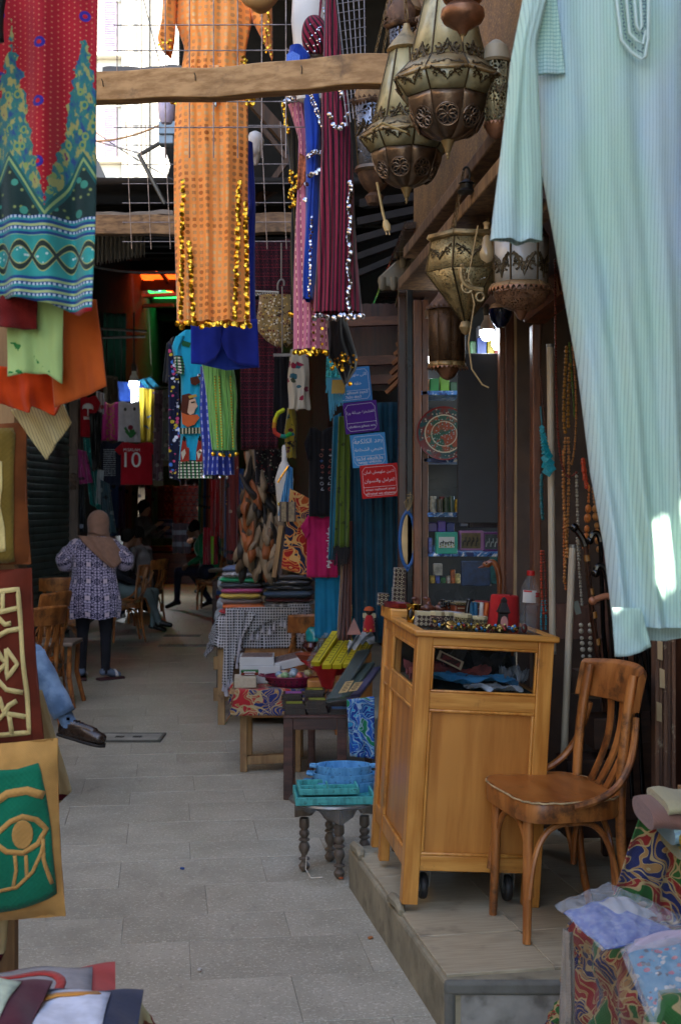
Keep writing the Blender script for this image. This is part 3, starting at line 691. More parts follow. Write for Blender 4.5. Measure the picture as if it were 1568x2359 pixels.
# things inside the showcase
M_poly=glassy('clear plastic film','#9aa2a6',.18,.16)
def incase(name,lb,cat,x,y,z,fn,mat):
 m=MB();fn(m);o=m.build(name,mat,org=(0,0,0));o.location=CABM@V((x,y,z));o.rotation_euler=cab.rotation_euler;return tag(o,lb,cat)
def crumple(sx,sy,sz,seed,n=9):
 r=random.Random(seed);a=[r.uniform(0,6)for _ in range(6)]
 def f(m):m.grid(lambda p,q:(((p-.5)*sx,(q-.5)*sy,sz*(.5+.5*math.sin(p*9+a[0]+q*4)*math.cos(q*8+a[1]))+sz*.3*math.sin(p*23+q*17+a[2])),(p,q)),26,14)
 return f
incase('bag','blue plastic bag lying flat inside the glass showcase','bag',.22,.17,.765,crumple(.35,.14,.025,1),pm('blue plastic','#3d86b8',.3,var=.3,scale=14,bump=.4)).data.materials[0]
incase('film_packet','shiny clear film packet in front of the blue bag in the showcase','packet',.30,.09,.748,crumple(.2,.09,.02,4),pm('shiny film','#a7b0b5',.15,.3,scale=20,bump=.6))
incase('cloth_heap','red and tan cloth heap at the back of the showcase','cloth',.17,.30,.76,crumple(.3,.18,.05,6),pm('heap cloth','#7c3b38',.9,var=.6,scale=18))
incase('bead_heap','dark heap of trinkets at the back of the glass showcase','trinkets',.30,.38,.76,crumple(.26,.2,.1,9),pm('dark trinkets','#26262a',.4,var=.9,scale=40,bump=.8))
incase('film_packet','crumpled grey plastic packet at the right end of the showcase','packet',.40,.2,.77,crumple(.09,.1,.05,12),pm('grey film','#8a94a0',.2,.2,scale=24,bump=.6))
cd_=incase('card','small red and cream printed card leaning inside the showcase','card',.17,.24,.83,lambda m:(m.box((0,0,0),(.1,.004,.035))),Sh('printed card').done('#b8a58a'))
cd_.rotation_euler=Euler((R(-25),R(26),R(6)));s=Sh('card face',coord='Object');cd_.data.materials[0]=s.done(s.mix(((abs(s.x)<.04)*(abs(s.z)<.012)),'#c2ad8f',s.mix(s.noise(70,2).ss(.45,.55),'#7d2a28','#3a2320')))
# ================================================================ BENTWOOD CHAIRS
W_BENT=wood('bentwood','#84491a','#b8773a',k=(22,22,3),rough=.46,wear='#3a2210',wt=(.47,.66),wscale=9,coat=.12)
W_SEAT=wood('seat ply','#8a4a18','#ad6a30',k=(14,3,14),rough=.36,wear='#5d3b1c',wscale=6,coat=.3)
W_EDGE=pm('splintered ply edge','#b59b70',.8,var=.5,scale=30,bump=.6)
def bez(p,n=14):
 p=[V(q)for q in p];out=[]
 for i in range(n+1):
  t=i/n;q=p[:]
  while len(q)>1:q=[a.lerp(b,t)for a,b in zip(q,q[1:])]
  out.append(q[0])
 return out
def make_chair(label,arms=True,seat_w=.40,square=False,group=None):
 t=thing('bentwood_chair',label,'chair',(0,0,0),group);H=.455;hw=seat_w/2;hd=.2
 def edge(a,k=1.):
  c,s_=math.cos(a),math.sin(a);e=.22 if square else(.45 if c>0 else .62)
  return V((hd*k*math.copysign(abs(c)**e,c),hw*k*math.copysign(abs(s_)**e,s_),0))
 m=MB();n=40
 for kz,kr in((-.048,.97),(-.045,1.),(-.004,1.)):pass
 prof=[(.93,-.066),(.985,-.064),(1.,-.056),(1.,-.008),(.99,-.003)]
 m.grid(lambda a,q:edge(a*6.2832,prof[min(4,int(q*4+.5))][0])+V((0,0,H+prof[min(4,int(q*4+.5))][1])),n,4,cu=True);m.build('seat_rim',W_BENT,t,ang=50)
 m=MB();m.grid(lambda a,q:edge(a*6.2832,1.003-1.0025*q)+V((0,0,H+(.004 if q<.3 else .002-.006*q)+.003*math.sin(a*40)*(q<.1))),n,8,cu=True);m.grid(lambda a,q:edge(a*6.2832,1.004)+V((0,0,H-.004+.009*q)),n,1,cu=True);m.build('seat',W_SEAT,t)
 m=MB();m.tube([edge(i/60*6.2832,1.006)+V((0,0,H+.001+.0015*math.sin(i*2.1)))for i in range(60)],.0035,5,closed=True);m.build('seat_edge',W_EDGE,t)
 fl=[(hd-.045,hw-.075),(hd-.045,-hw+.075)]
 for(x,y)in fl:
  m=MB();m.tube([(x,y,H-.05),(x+.004,y*1.02,H*.5),(x+.012,y*1.08,0)],[.0185,.0175,.0145],12);m.build('leg',W_BENT,t)
 for sg in(1,-1):
  y=sg*(hw-.05);m=MB()
  m.tube(bez([(-hd-.03,y*.97,0),(-hd+.035,y,.25),(-hd+.03,y,.45),(-hd+.02,y*1.02,.62),(-hd-.03,y*.98,.84)],18),[.0145]*5+[.0175]*14,10);m.build('rear_leg',W_BENT,t)
  # hoops under the seat
  m=MB();m.tube(bez([(hd-.03,y*1.06,.15),(hd-.05,y*1.03,.33),(hd-.09,y,H-.07),(0,y*1.0,H-.078)],14)+bez([(0,y,H-.078),(-hd+.1,y,H-.07),(-hd+.06,y*1.03,.33),(-hd+.03,y*1.04,.15)],14)[1:],.0105,8);m.build('side_hoop',W_BENT,t)
  if arms:m=MB();m.tube(bez([(hd*.15,sg*(hw+.006),H-.012),(-hd*.6,sg*(hw+.014),H+.01),(-hd*1.0,sg*hw,H+.05),(-hd-.035,sg*(hw-.045),H+.25)],16),.0125,8);m.build('side_brace',W_BENT,t)
 for xx in(hd-.045,-hd+.04):
  m=MB();y=hw-.055;m.tube(bez([(xx,y,.15),(xx,y*.9,.33),(xx,y*.5,H-.07),(xx,0,H-.08)],12)+bez([(xx,0,H-.08),(xx,-y*.5,H-.07),(xx,-y*.9,.33),(xx,-y,.15)],12)[1:],.0105,8);m.build('cross_hoop',W_BENT,t)
  # back: curved top rail and slats
 def rail(a,z):
  y=(a-.5)*2*(hw-.005);x=-hd-.035-.05*(1-(2*a-1)**2)+.02*(abs(2*a-1)**3)
  return x-(z-.79)*.22,y
 m=MB()
 def rp(a,q):
  z0,z1=.728,.862-.012*(2*a-1)**2;seq=[(0,z0),(0,lerp(z0,z1,.5)),(0,z1-.01),(-.014,z1+.004),(-.03,z1-.012),(-.028,lerp(z0,z1,.5)),(-.026,z0)]
  dx,z=seq[min(6,int(q*7+.01))];x,y=rail(a,z);return(x+dx+.006,y,z)
 m.grid(rp,26,7,cv=True)
 for a in(0,1):
  m.add([V(rp(a,i/7+.001))for i in range(7)],[tuple(range(7))])
 m.build('top_rail',W_BENT,t,bevel=.004,ang=60)
 for a in(.32,.5,.68):
  x,y=rail(a,.74);m=MB();m.grid(lambda q,e:V((lerp(-hd+.03,x-.006,q)-.03*math.sin(q*3.14),y*(.75+.25*q),lerp(H-.01,.745,q)))+V(((-.005,.005,.005,-.005)[int(e*4+.5)%4],(-.015,-.015,.015,.015)[int(e*4+.5)%4],0)),8,4,cv=True);m.build('slat',W_BENT,t)
 return t
ch=make_chair('worn bentwood chair with splintered seat edge standing on the platform before the cabinet')
ch.location=(.715,4.40,PZ);ch.rotation_euler=(0,0,R(194));ch.scale=(.93,1.14,1.02)
chair0=ch
CHG='bentwood chairs along the left side'
for(u,d,rz,lb)in((50,9.25,150,'bentwood chair nearest the hanging cushions, its curved back low in the group'),(78,10.75,160,'bentwood chair with a wide curved top rail behind the nearest one'),(146,12.9,100,'bentwood chair against the roller shutter beyond the headscarf woman'),(287,15.1,200,'bentwood chair just right of the headscarf woman, under the man in pale trousers')):
 dup(ch,G(u,d),R(rz),lb,CHG)
W_TBL=wood('grey worn plank','#5a4d40','#85766a',k=(3,26,26),rough=.6,wear='#3e342b')
ft=thing('small_table','small square wooden table with a grey worn top beside the left chairs','table',G(138,10.3))
c=G(136,10.35);
m=MB();m.box(c+V((0,0,.495)),(.3,.4,.03));m.build('top',W_TBL,ft,bevel=.005)
for sx in(-1,1):
 for sy in(-1,1):
  m=MB();m.tube([c+V((sx*.12,sy*.16,.48)),c+V((sx*.11,sy*.15,.25)),c+V((sx*.16,sy*.2,0))],[.018,.02,.017],8);m.build('leg',W_BENT,ft)
 m=MB();m.bar(c+V((sx*.12,-.19,.03)),c+V((sx*.02,.17,.3)),.03,.02);m.build('brace',W_TBL,ft)
 # ================================================================ LOW STOOL WITH TRAYS
W_TURN=wood('grey turned wood','#463a2f','#6f6152',k=(20,20,3),rough=.6,wear='#2f261f')
st=thing('turned_leg_stool','low dark stool with turned legs carrying turquoise trays','stool',G(765,5.75))
c=V((-.026,5.69,0));hw=.119;SQ=rot(z=-36)
for sx,sy in((-1,-1),(1,-1),(-1,1),(1,1)):
 p=c+SQ@V((sx*(hw-.025),sy*(hw-.025),0));m=MB()
 m.lathe(p,[(.012,0),(.022,.012),(.024,.025),(.014,.04),(.012,.045),(.024,.05),(.024,.056),(.013,.062),(.012,.07),(.022,.09),(.025,.105),(.02,.12),(.013,.128),(.024,.133),(.024,.139),(.014,.145),(.023,.16),(.022,.172),(.014,.18),(.022,.19),(.022,.22),(.02,.23)],14);m.build('leg',W_TURN,st)
ring=[c+SQ@V((sx*hw,sy*hw,0))for sx,sy in((-1,-1),(1,-1),(1,1),(-1,1))]
for a,b in zip(ring,ring[1:]+ring[:1]):
 nrm=(b-a).cross(V((0,0,1))).normalized()*.018;n=24;poly=[a+V((0,0,.30)),b+V((0,0,.30))]
 for i in range(n+1):
  q=1-i/n;poly.append(a.lerp(b,q)+V((0,0,.235+.025*abs(math.sin(q*math.pi*3))*(.3<q<.7)+.02*math.sin(q*math.pi))))
 m=MB();m.prism([p-nrm/2 for p in poly],nrm,.018);m.build('apron',W_TURN,st,smooth=False)
m=MB();m.lathe(c,[(.01,.30),(.19,.302),(.2,.308),(.195,.316),(.01,.314)],30);m.build('top',pm('dull tin','#86837c',.35,.7,dirt='#55514a',scale=9),st)
m=MB();m.grid(lambda a,q:(c+V((math.cos(-2.6+a*1.9)*(.2+.008*math.sin(a*30)),math.sin(-2.6+a*1.9)*(.2+.008*math.sin(a*30)),.318-q*(.03+.05*max(0,1-abs(a-.62)*5)))),(a,q)),40,5)
m.build('plastic_skirt',M_poly,st)
cable('loose white thread at the foot of the low stool',[G(706,5.66,.07),G(704,5.62,.02),G(716,5.55,.003),G(742,5.56,.003)],.0022,pm('thread','#c8c0b2',.9),'thread','thread')
m=MB();m.box(c+V((.0,.42,.17)),(.05,.03,.34));tag(m.build('board',wood('reddish board','#3d2018','#5b3326',k=(30,30,3)),bevel=.003),'short reddish board standing behind the low stool','board')
def paint_mat(n,c,c2):
 s=Sh(n,.55);k=s.noise(60,4,s.scaled(s.P,(1,1,1)));q=s.mix(s.noise(14,5,s.scaled(s.P,(3,3,.6))).ss(.42,.68),c,c2);q=s.mix(k.ss(.58,.66)*.7,q,hexmul(c2,.4));s.bump(k,.25,.002);return s.done(q)
M_teal=paint_mat('teal washed wood','#45a09c','#2f7f7c');M_blue=paint_mat('blue washed wood','#5b97c2','#4480ad')
ty=c+V((-.0,.0,.317))
def tray(lb,p,w,d,h,yaw,mat,div=0):
 t=thing('wooden_tray',lb,'tray',p,'washed wooden trays on the low stool');Q=rot(z=yaw);th=.010
 def pc_(name,x0,x1,y0,y1,z0,z1):
  m=MB();m.box(p+Q@V(((x0+x1)/2,(y0+y1)/2,(z0+z1)/2)),(x1-x0,y1-y0,z1-z0),Q);m.build(name,mat,t,bevel=.002)
 pc_('bottom',-w/2,w/2,-d/2,d/2,0,.006)
 for sy in(-1,1):pc_('side',-w/2,w/2,min(sy*d/2,sy*(d/2-th)),max(sy*d/2,sy*(d/2-th)),.006,h)
 for sx in(-1,1):pc_('end',min(sx*w/2,sx*(w/2-th)),max(sx*w/2,sx*(w/2-th)),-d/2+th,d/2-th,.006,h)
 if div:pc_('divider',-.004,.004,-d/2+th,d/2-th,.006,h*.9);pc_('divider',-w/2+th,w/2-th,-.004,.004,.006,h*.9)
 return t
tray('large teal tray at the bottom, filling the front of the low stool',ty+V((-.005,-.03,0)),.34,.26,.034,5,M_teal)
tray('divided teal tray lying on top of the large teal tray',ty+V((-.03,-.02,.0345)),.26,.2,.026,5,M_teal,1)
def oval(lb,p,a,b,h,mat):
 t=thing('wooden_tray',lb,'tray',p,'washed wooden trays on the low stool');m=MB()
 m.lathe(p,[(.01,0),(.97,0),(1.,.01/1),(1.02,h),(.96,h),(.94,.012),(.01,.01)],36,sx=a,sy=b,cap=False)
 for i in range(len(m.v)):
  q=m.v[i]-p
 m.build('bowl',mat,t,ang=50)
 for sg in(-1,1):
  m=MB();m.tube([p+V((sg*a*1.0,-b*.3,h*.85)),p+V((sg*(a+.025),-b*.2,h*.9)),p+V((sg*(a+.025),b*.2,h*.9)),p+V((sg*a,b*.3,h*.85))],.007,7);m.build('handle',mat,t)
for i in range(3):oval(('lowest and widest blue oval tray on the low stool','middle blue oval tray of the nested three','smallest blue oval tray resting on top')[i],ty+V((.04,.14,.001+i*.034)),.15-i*.014,.11-i*.012,.045,M_blue)
# ================================================================ DARK TABLE WITH STACKS OF FRAMED TILES
W_RED=wood('dark red wood','#2f1a14','#57352a',k=(3,30,30),rough=.5)
dt=thing('side_table','dark reddish wooden side table piled with thin framed pictures','table',G(725,7.2))
c=G(727,7.2);w,d=.345,.36
m=MB();m.box(c+V((0,0,.445)),(w,d,.014));m.build('top',W_RED,dt,bevel=.003)
for sx,sy in((-1,-1),(1,-1),(-1,1),(1,1)):
 m=MB();m.box(c+V((sx*(w/2-.028),sy*(d/2-.028),.219)),(.052,.052,.438));m.build('leg',W_RED,dt,bevel=.003)
for sy in(-1,1):m=MB();m.box(c+V((0,sy*(d/2-.012),.408)),(w-.11,.02,.06));m.build('apron',W_RED,dt)
for sx in(-1,1):m=MB();m.box(c+V((sx*(w/2-.012),0,.408)),(.02,d-.11,.06));m.build('apron',W_RED,dt)
fr_c=['#a05aa0','#2f6f58','#6d3d30','#8a8f2e','#473247','#c06a3a','#395f8a','#7a5a40']
FRM=[pm('frame face %d'%i,q,.35,var=.5,scale=30)for i,q in enumerate(fr_c)];M_fr=wood('thin dark frame','#1c120e','#3a241b',k=(20,20,3),rough=.4)
k=0;ORD=['lowest','second from the bottom','third from the bottom','fourth from the bottom','fifth from the bottom','sixth from the bottom','seventh from the bottom','eighth from the bottom','ninth from the bottom','tenth from the bottom']
for(ux,dy,n,lb)in((675,.1,9,'rear left'),(725,.1,11,'rear middle'),(775,.1,10,'rear right'),(680,-.08,6,'front left'),(730,-.08,8,'front middle'),(782,-.08,3,'front right')):
 z=.4525
 for i in range(n):
  p=G(ux,7.2+dy,z+.0045);p.x+=random.uniform(-.006,.006);t=thing('framed_tile',('thin framed picture on the dark table, %s in the %s stack'%(ORD[i]if i<n-1 else 'topmost',lb)),'picture',p,'framed pictures stacked on the dark table')
  Q=rot(z=random.uniform(-6,6));m=MB()
  for(x,y,sx,sy)in((0,-.05,.11,.01),(0,.05,.11,.01),(-.05,0,.01,.09),(.05,0,.01,.09)):m.box(p+Q@V((x,y,0)),(sx,sy,.009),Q)
  m.build('rim',M_fr,t,smooth=False)
  m=MB();m.box(p+V((0,0,.001)),(.088,.088,.006),Q);m.build('picture',FRM[k%8],t,smooth=False);k+=1;z+=.0098
  # ================================================================ STALL TABLE WITH KHAYAMIYA CLOTH
def khay(s,base='#a3262c',b2='#1f2d63',b3='#1f6b3c',line='#a9966e',sc_=7.,tan='#94703f'):
 w_=s.noise(sc_*.7,2);w2=s.noise(sc_*.7+1.3,2,s.vadd(s.P,s.vec(3.1,1.7,.4)))
 p=s.vadd(s.P,s.scaled(s.vec(w_-.5,w2-.5,0.),(.34*7/sc_,.34*7/sc_,0)))
 n=s.noise(sc_,0,p);r=s.voro(sc_*1.1,p);e=s.voro(sc_*1.1,p,'DISTANCE_TO_EDGE')
 sw=(r*46.+n*12.).sin()
 c=s.mix(n>.47,b2,base);c=s.mix(n>.60,c,b3)
 c=s.mix((sw>.72)*(r>.12)*(n<.56),c,tan);c=s.mix((r<.22)*(r>.08)*(n>.45),c,base)
 ln=(abs(n-.47)<.008).mx(abs(n-.60)<.008)if False else((abs(n-.47)<.010)*1.).mx((abs(n-.60)<.010)*1.).mx((abs(sw-.72)<.09)*(r>.12)*(n<.56)).mx((e<.022)*1.).mx((abs(r-.22)<.02)*(n>.45))
 return s.mix(ln,c,line)
def khay_m(name,**kw):return fab(name,lambda s:s.mix(s.noise(5,4).ss(.4,.8)*.35,khay(s,**kw),'#4a3b33'),bump=.3)
M_kh1=khay_m('khayamiya red',sc_=6.);M_kh2=khay_m('khayamiya blue',base='#1f57a8',b2='#123a86',b3='#1a7a54',line='#8fa9bd',tan='#2c8fb8',sc_=9.)
W_RAW=wood('raw table wood','#7a5a38','#a78558',k=(20,20,3),rough=.7,wear='#5b4630')
stl=thing('stall_table','rough pale wooden stall table under the red patterned cloth','table',G(625,7.9))
c=G(628,8.0);w,d=.36,.5
for sx,sy in((-1,-1),(1,-1),(-1,1),(1,1)):
 m=MB();m.box(c+V((sx*(w/2-.02),sy*(d/2-.02),.235)),(.042,.042,.47));m.build('leg',W_RAW,stl,bevel=.003)
m=MB();m.box(c+V((0,0,.478)),(w+.12,d+.1,.018));m.build('top',W_RAW,stl,bevel=.003)
m=MB();m.box(c+V((0,-d/2+.012,.395)),(w-.08,.018,.13));m.build('apron',W_RAW,stl)
m=MB();m.box(c+V((.01,-d/2+.05,.07)),(w-.05,.06,.05),rot(y=-3));m.build('stretcher',W_RAW,stl,bevel=.004)
def drape(name,lb,cat,cen,w,d,z,drop,mat,yaw=0,seed=0,amp=.012,nx=56,group=None,cor=.05):
 r=random.Random(seed);ph=[r.uniform(0,6)for _ in range(4)];Q=rot(z=yaw);m=MB()
 def fn(a,b):
  x,y=(a-.5)*(w+2*drop),(b-.5)*(d+2*drop);ex,ey=max(0,abs(x)-w/2),max(0,abs(y)-d/2);h=max(ex,ey)if min(ex,ey)==0 else math.hypot(ex,ey)*.93
  px=math.copysign(min(abs(x),w/2),x);py=math.copysign(min(abs(y),d/2),y);hang=min(1,h/.05)
  wv=math.sin(x*26+ph[0])+math.sin(y*29+ph[1])+.5*math.sin((x+y)*57+ph[2])
  off=(.006+amp*(1+wv*.8))*hang*min(1,h/.1+.2)
  px+=math.copysign(off*(1 if ex>=ey or min(ex,ey)>0 else .15),x)if ex>0 or ey>0 else 0;py+=math.copysign(off*(1 if ey>=ex or min(ex,ey)>0 else .15),y)if ex>0 or ey>0 else 0
  if ex>0 and ey>0:px+=math.copysign(cor*min(ex,ey)/drop,x);py+=math.copysign(cor*min(ex,ey)/drop,y)
  return cen+Q@V((px,py,z+.004-h+(.003*wv if h==0 else 0))),(x,y)
 m.grid(fn,nx,nx);return tag(m.build(name,mat,solid=.003,ang=80),lb,cat,group)
drape('patterned_cloth','red and blue patterned cloth draped over the stall table with the white boxes','cloth',c+V((0.02,0,0)),w+.13,d+.11,.49,.145,M_kh1,4,3)
# ================================================================ HANGING CLOTHES
def pline(P,a):
 L=[0]
 for p,q in zip(P,P[1:]):L.append(L[-1]+math.hypot(q[0]-p[0],q[1]-p[1]))
 t=a*L[-1]
 for i in range(len(P)-1):
  if t<=L[i+1]+1e-9:
   f=(t-L[i])/max(1e-9,L[i+1]-L[i]);return lerp(P[i][0],P[i+1][0],f),lerp(P[i][1],P[i+1][1],f)
 return P[-1]
def sheet(name,lb,cat,mat,top,bot,d,fold=.012,nf=4,seed=0,nu=36,nv=24,th=.004,group=None,parent=None,mid=None,bulge=0.,tilt=0.,org=None):
 """single layer of cloth between two surveyed edges, hanging at distance d with real folds and thickness"""
 r=random.Random(seed+len(name));ph=[r.uniform(0,6.3)for _ in range(5)];k=d/F;m=MB()
 allp=top+bot;um=sum(p[0]for p in allp)/len(allp);vm=max(p[1]for p in allp)
 def fn(a,t):
  p,q=pline(top,a),pline(bot,a)
  if mid:c=pline(mid,a);u,v=[(1-t)**2*x+2*t*(1-t)*(2*y-.5*x-.5*z)+t*t*z for x,y,z in zip(p,c,q)]
  else:u,v=lerp(p[0],q[0],t),lerp(p[1],q[1],t)
  w_=.55*math.sin(6.283*nf*a+ph[0]+t*1.5)+.3*math.sin(6.283*nf*2.1*a+ph[1]-t*2.2)+.2*math.sin(t*9+a*6+ph[2])
  return W(u,v,d)+V((0,w_*fold*(.4+.6*t)-bulge*math.sin(a*3.14)+tilt*(t-.5),0)),((u-um)*k,(vm-v)*k)
 m.grid(fn,nu,nv);o=m.build(name,mat,parent,solid=th,ang=80);return tag(o,lb,cat,group)if lb else o
def stripes(a,b,per,duty=.5,ax='x',c=None):
 def f(s):
  q=getattr(s,ax);q=q+s.noise(3,1)*.004;k=((q/per).fr()<duty)
  col=s.mix(k,a,b);return s.mix(s.noise(30,3)*.3,col,hexmul(a,.6))
 return f
def dots(base,dot,per,r,var=.2):
 def f(s):
  fx,fy=(s.x/per).fr()-.5,((s.y/per)+(s.x/per).fl()*.5).fr()-.5
  c=s.mix(s.noise(6,3),hexmul(base,1-var),base);return s.mix((fx*fx+fy*fy)<r*r,c,dot)
 return f
def floral(base,cols,sc_=22.,th=.34):
 def f(s):
  c=s.mix(s.noise(5,3),base,hexmul(base,.75))
  for i,q in enumerate(cols):
   v=s.vadd(s.P,s.vec(i*3.7+.3,i*1.9,0.));r=s.voro(sc_,v)+s.noise(sc_*3,2,v)*.25-.12;k=s.noise(sc_*.45,1,v)
   c=s.mix((r<th)*(k>.5),c,q)
  return c
 return f
def ornate(base,cols,per=.05):
 def f(s):
  c=s.mix(s.noise(9,3),base,hexmul(base,.6));q=(s.y/per).fr();b=(s.y/per).fl()
  z=((s.x*6.2832/(per*.55)+b).sin()*.25+.5-q)
  for i,cl in enumerate(cols):c=s.mix((abs(z+(i-len(cols)/2)*.2)<.05)*(s.noise(60,2)>.38),c,cl)
  return s.mix((q<.06)*1.,c,cols[0])
 return f
 # ---- left foreground -------------------------------------------------------
def dress_print(s):
 n=s.noise(40,4);n2=s.noise(14,3)
 dia=s.vec(s.x*60+s.y*25,s.y*26-s.x*30);st_=s.noise(1.,3,dia)
 red=s.mix(s.noise(5,3),'#8d0f1c','#b5162a')
 px,py=(s.x/.011).fr()-.5,(s.y/.011+(s.x/.011).fl()*.5).fr()-.5
 red=s.mix((px*px+py*py)<.02,red,'#c9785a')
 fx,fy=(s.x/.085+.3).fr()-.5,(s.y/.12+(s.x/.085+.3).fl()*.5).fr()-.5;rr=fx*fx*.5+fy*fy
 red=s.mix((rr<.0085)*1.,red,'#34248a');red=s.mix((rr<.0015)*1.,red,'#b5162a')
 fea=s.mix(st_.ss(.3,.5),'#2a4680','#2d7470');fea=s.mix(st_.ss(.52,.58),fea,'#97985c');fea=s.mix(st_.ss(.66,.72),fea,'#6d2a55')
 eye=s.voro(42.,s.scaled(s.P,(1,.8,1)));fea=s.mix((eye<.3)*(n>.4),fea,'#7f9654');fea=s.mix((eye<.16)*1.,fea,'#1d6a70')
 tri=(s.x-.028).tri(.073)
 peak=.23+tri*4.6;mask=(s.y+(n-.5)*.2)<peak
 c=s.mix(mask,red,fea)
 arch=abs(s.y-(.20+tri*1.55));dark=s.mix(s.voro(70.).ss(.1,.3),'#8b9a55','#16302f');dark=s.mix((s.voro(30.)<.25)*1.,dark,'#3f8f7c')
 c=s.mix(s.y<(.20+tri*1.5),c,dark);c=s.mix((arch<.014)*1.,c,'#1c5a58');c=s.mix((arch<.004)*1.,c,'#8aa56a')
 # border bands
 q=s.y;ch_=abs((s.x*70).sin())*.024;d1=abs(abs(q-.118)-ch_);band=s.mix(n2,'#1c7a80','#3aa79b');band=s.mix((s.voro(95.)<.25)*(abs(q-.118)<ch_),band,'#b9cfc8')
 band=s.mix((d1<.0065)*1.,band,'#23312c');band=s.mix((abs(d1-.0065)<.0012)*1.,band,'#a3a866')
 bb_=s.mix(((q/.011).fr()<.5),'#1d3f7c','#2d8a8f');bb_=s.mix(((q/.022).fr()<.22),bb_,'#a5b87c');bb_=s.mix(((s.x/.008).fr()<.55)*((q/.022+.3).fr()<.22),bb_,'#b8c9d6')
 band=s.mix((q<.078).mx(q>.158),band,bb_);c=s.mix(q<.197,c,band)
 return s.mix(q<.010,c,'#a8101f')
M_dress=fab('printed red dress',dress_print,rough=.7,bump=.3,weave=1500)
sheet('printed_dress','red printed dress with peacock feather and teal border print hanging at the upper left corner','dress',M_dress,[(-170,-70),(150,-70),(222,-70)],[(-170,668),(0,681),(60,690),(118,700),(150,712),(180,726),(220,722)],2.6,.05,2.2,5,70,50,.003)
M_or=fab('orange cotton','#b9561f',bump=.2);M_or2=fab('deep orange cotton','#c5420f')
sheet('orange_cloth','plain orange cloth hanging below the printed red dress, its corner pointing right','cloth',M_or,[(110,690),(222,690)],[(125,938),(185,918),(247,890)],2.74,.012,1.4,2)
sheet('orange_cloth','deep orange fold of cloth hanging under the pale green scarf','cloth',M_or2,[(-40,840),(60,850),(150,850)],[(-40,930),(5,930),(70,953),(75,935),(125,958),(145,935)],2.8,.022,2.2,4)
sheet('scarf','pale green scarf with dark green printed leaves under the printed dress','scarf',fab('green printed scarf',lambda s:s.mix((s.noise(32,4)>.58)*(abs(s.x+.02)<.05)*(s.y<.085)*(s.y>.02),s.mix(s.noise(6,2),'#93b06c','#b3cc86'),'#2f7a3c'),bump=.2),[(15,690),(80,690),(147,690)],[(20,868),(60,860),(110,862),(143,884)],2.68,.012,1.6,3)
sheet('dark_red_cloth','dark red cloth fold peeking out under the hem of the printed dress','cloth',fab('wine cotton','#6d1512'),[(-60,660),(84,672)],[(-60,742),(20,757),(84,757)],2.65,.02,1.2,6)
sheet('striped_cloth','cream cloth with thin dark stripes hanging cornerwise below the orange cloth','cloth',fab('cream stripe',lambda s:s.mix(((s.x*.92+s.y*.38)/.0062).fr()<.16,'#b9ab7b','#6a6350')),[(25,945),(80,925),(135,905)],[(106,1060),(135,1018),(165,975)],2.9,.01,1.5,7)
m=MB();m.grid(lambda a,t:W(lerp(-60,36-16*t-14*math.sin(t*2.6),a),lerp(-60,108,t),2.45)+V((0,.02*math.sin(a*5)-.03*math.sin(a*3.1),0)),12,12)
tag(m.build('black_bag',pm('black glossy cloth','#15151a',.4),solid=.01),'blurred black bag corner at the top left edge, before the printed dress','bag')
# cushion covers on the left rack
def cushion(name,lb,corners,d,th,mat,seed=0,parent=None,n=22,sag=.01,cat='cushion cover',back=None):
 """padded square: corners = TL, TR, BR, BL sight lines; returns (object, surface function)"""
 r=random.Random(seed);ph=[r.uniform(0,6)for _ in range(4)];(tl,tr,br,bl)=corners;k=d/F
 def pt(a,b,sd):
  u=lerp(lerp(tl[0],tr[0],a),lerp(bl[0],br[0],a),b);v=lerp(lerp(tl[1],tr[1],a),lerp(bl[1],br[1],a),b)
  e=(1-abs(2*a-1)**3)*(1-abs(2*b-1)**3)
  u+=(a-.5)*-10*math.sin(b*3.14);v+=(b-.5)*-8*math.sin(a*3.14)
  y=th*e**.6*(1+.12*math.sin(a*11+ph[0])*math.sin(b*9+ph[1]))+.004*math.sin(a*21+b*13+ph[2])
  return W(u,v,d)+V((0,-y if sd else y,0))
 m=MB();m.grid(lambda a,b:(pt(a,b,1),(a,1-b)),n,n);m.grid(lambda a,b:(pt(a,b,0),(a,1-b)),n,n)
 o=m.build(name,mat,parent,ang=80)
 if lb:tag(o,lb,cat)
 return o,lambda a,b:pt(a,b,1)
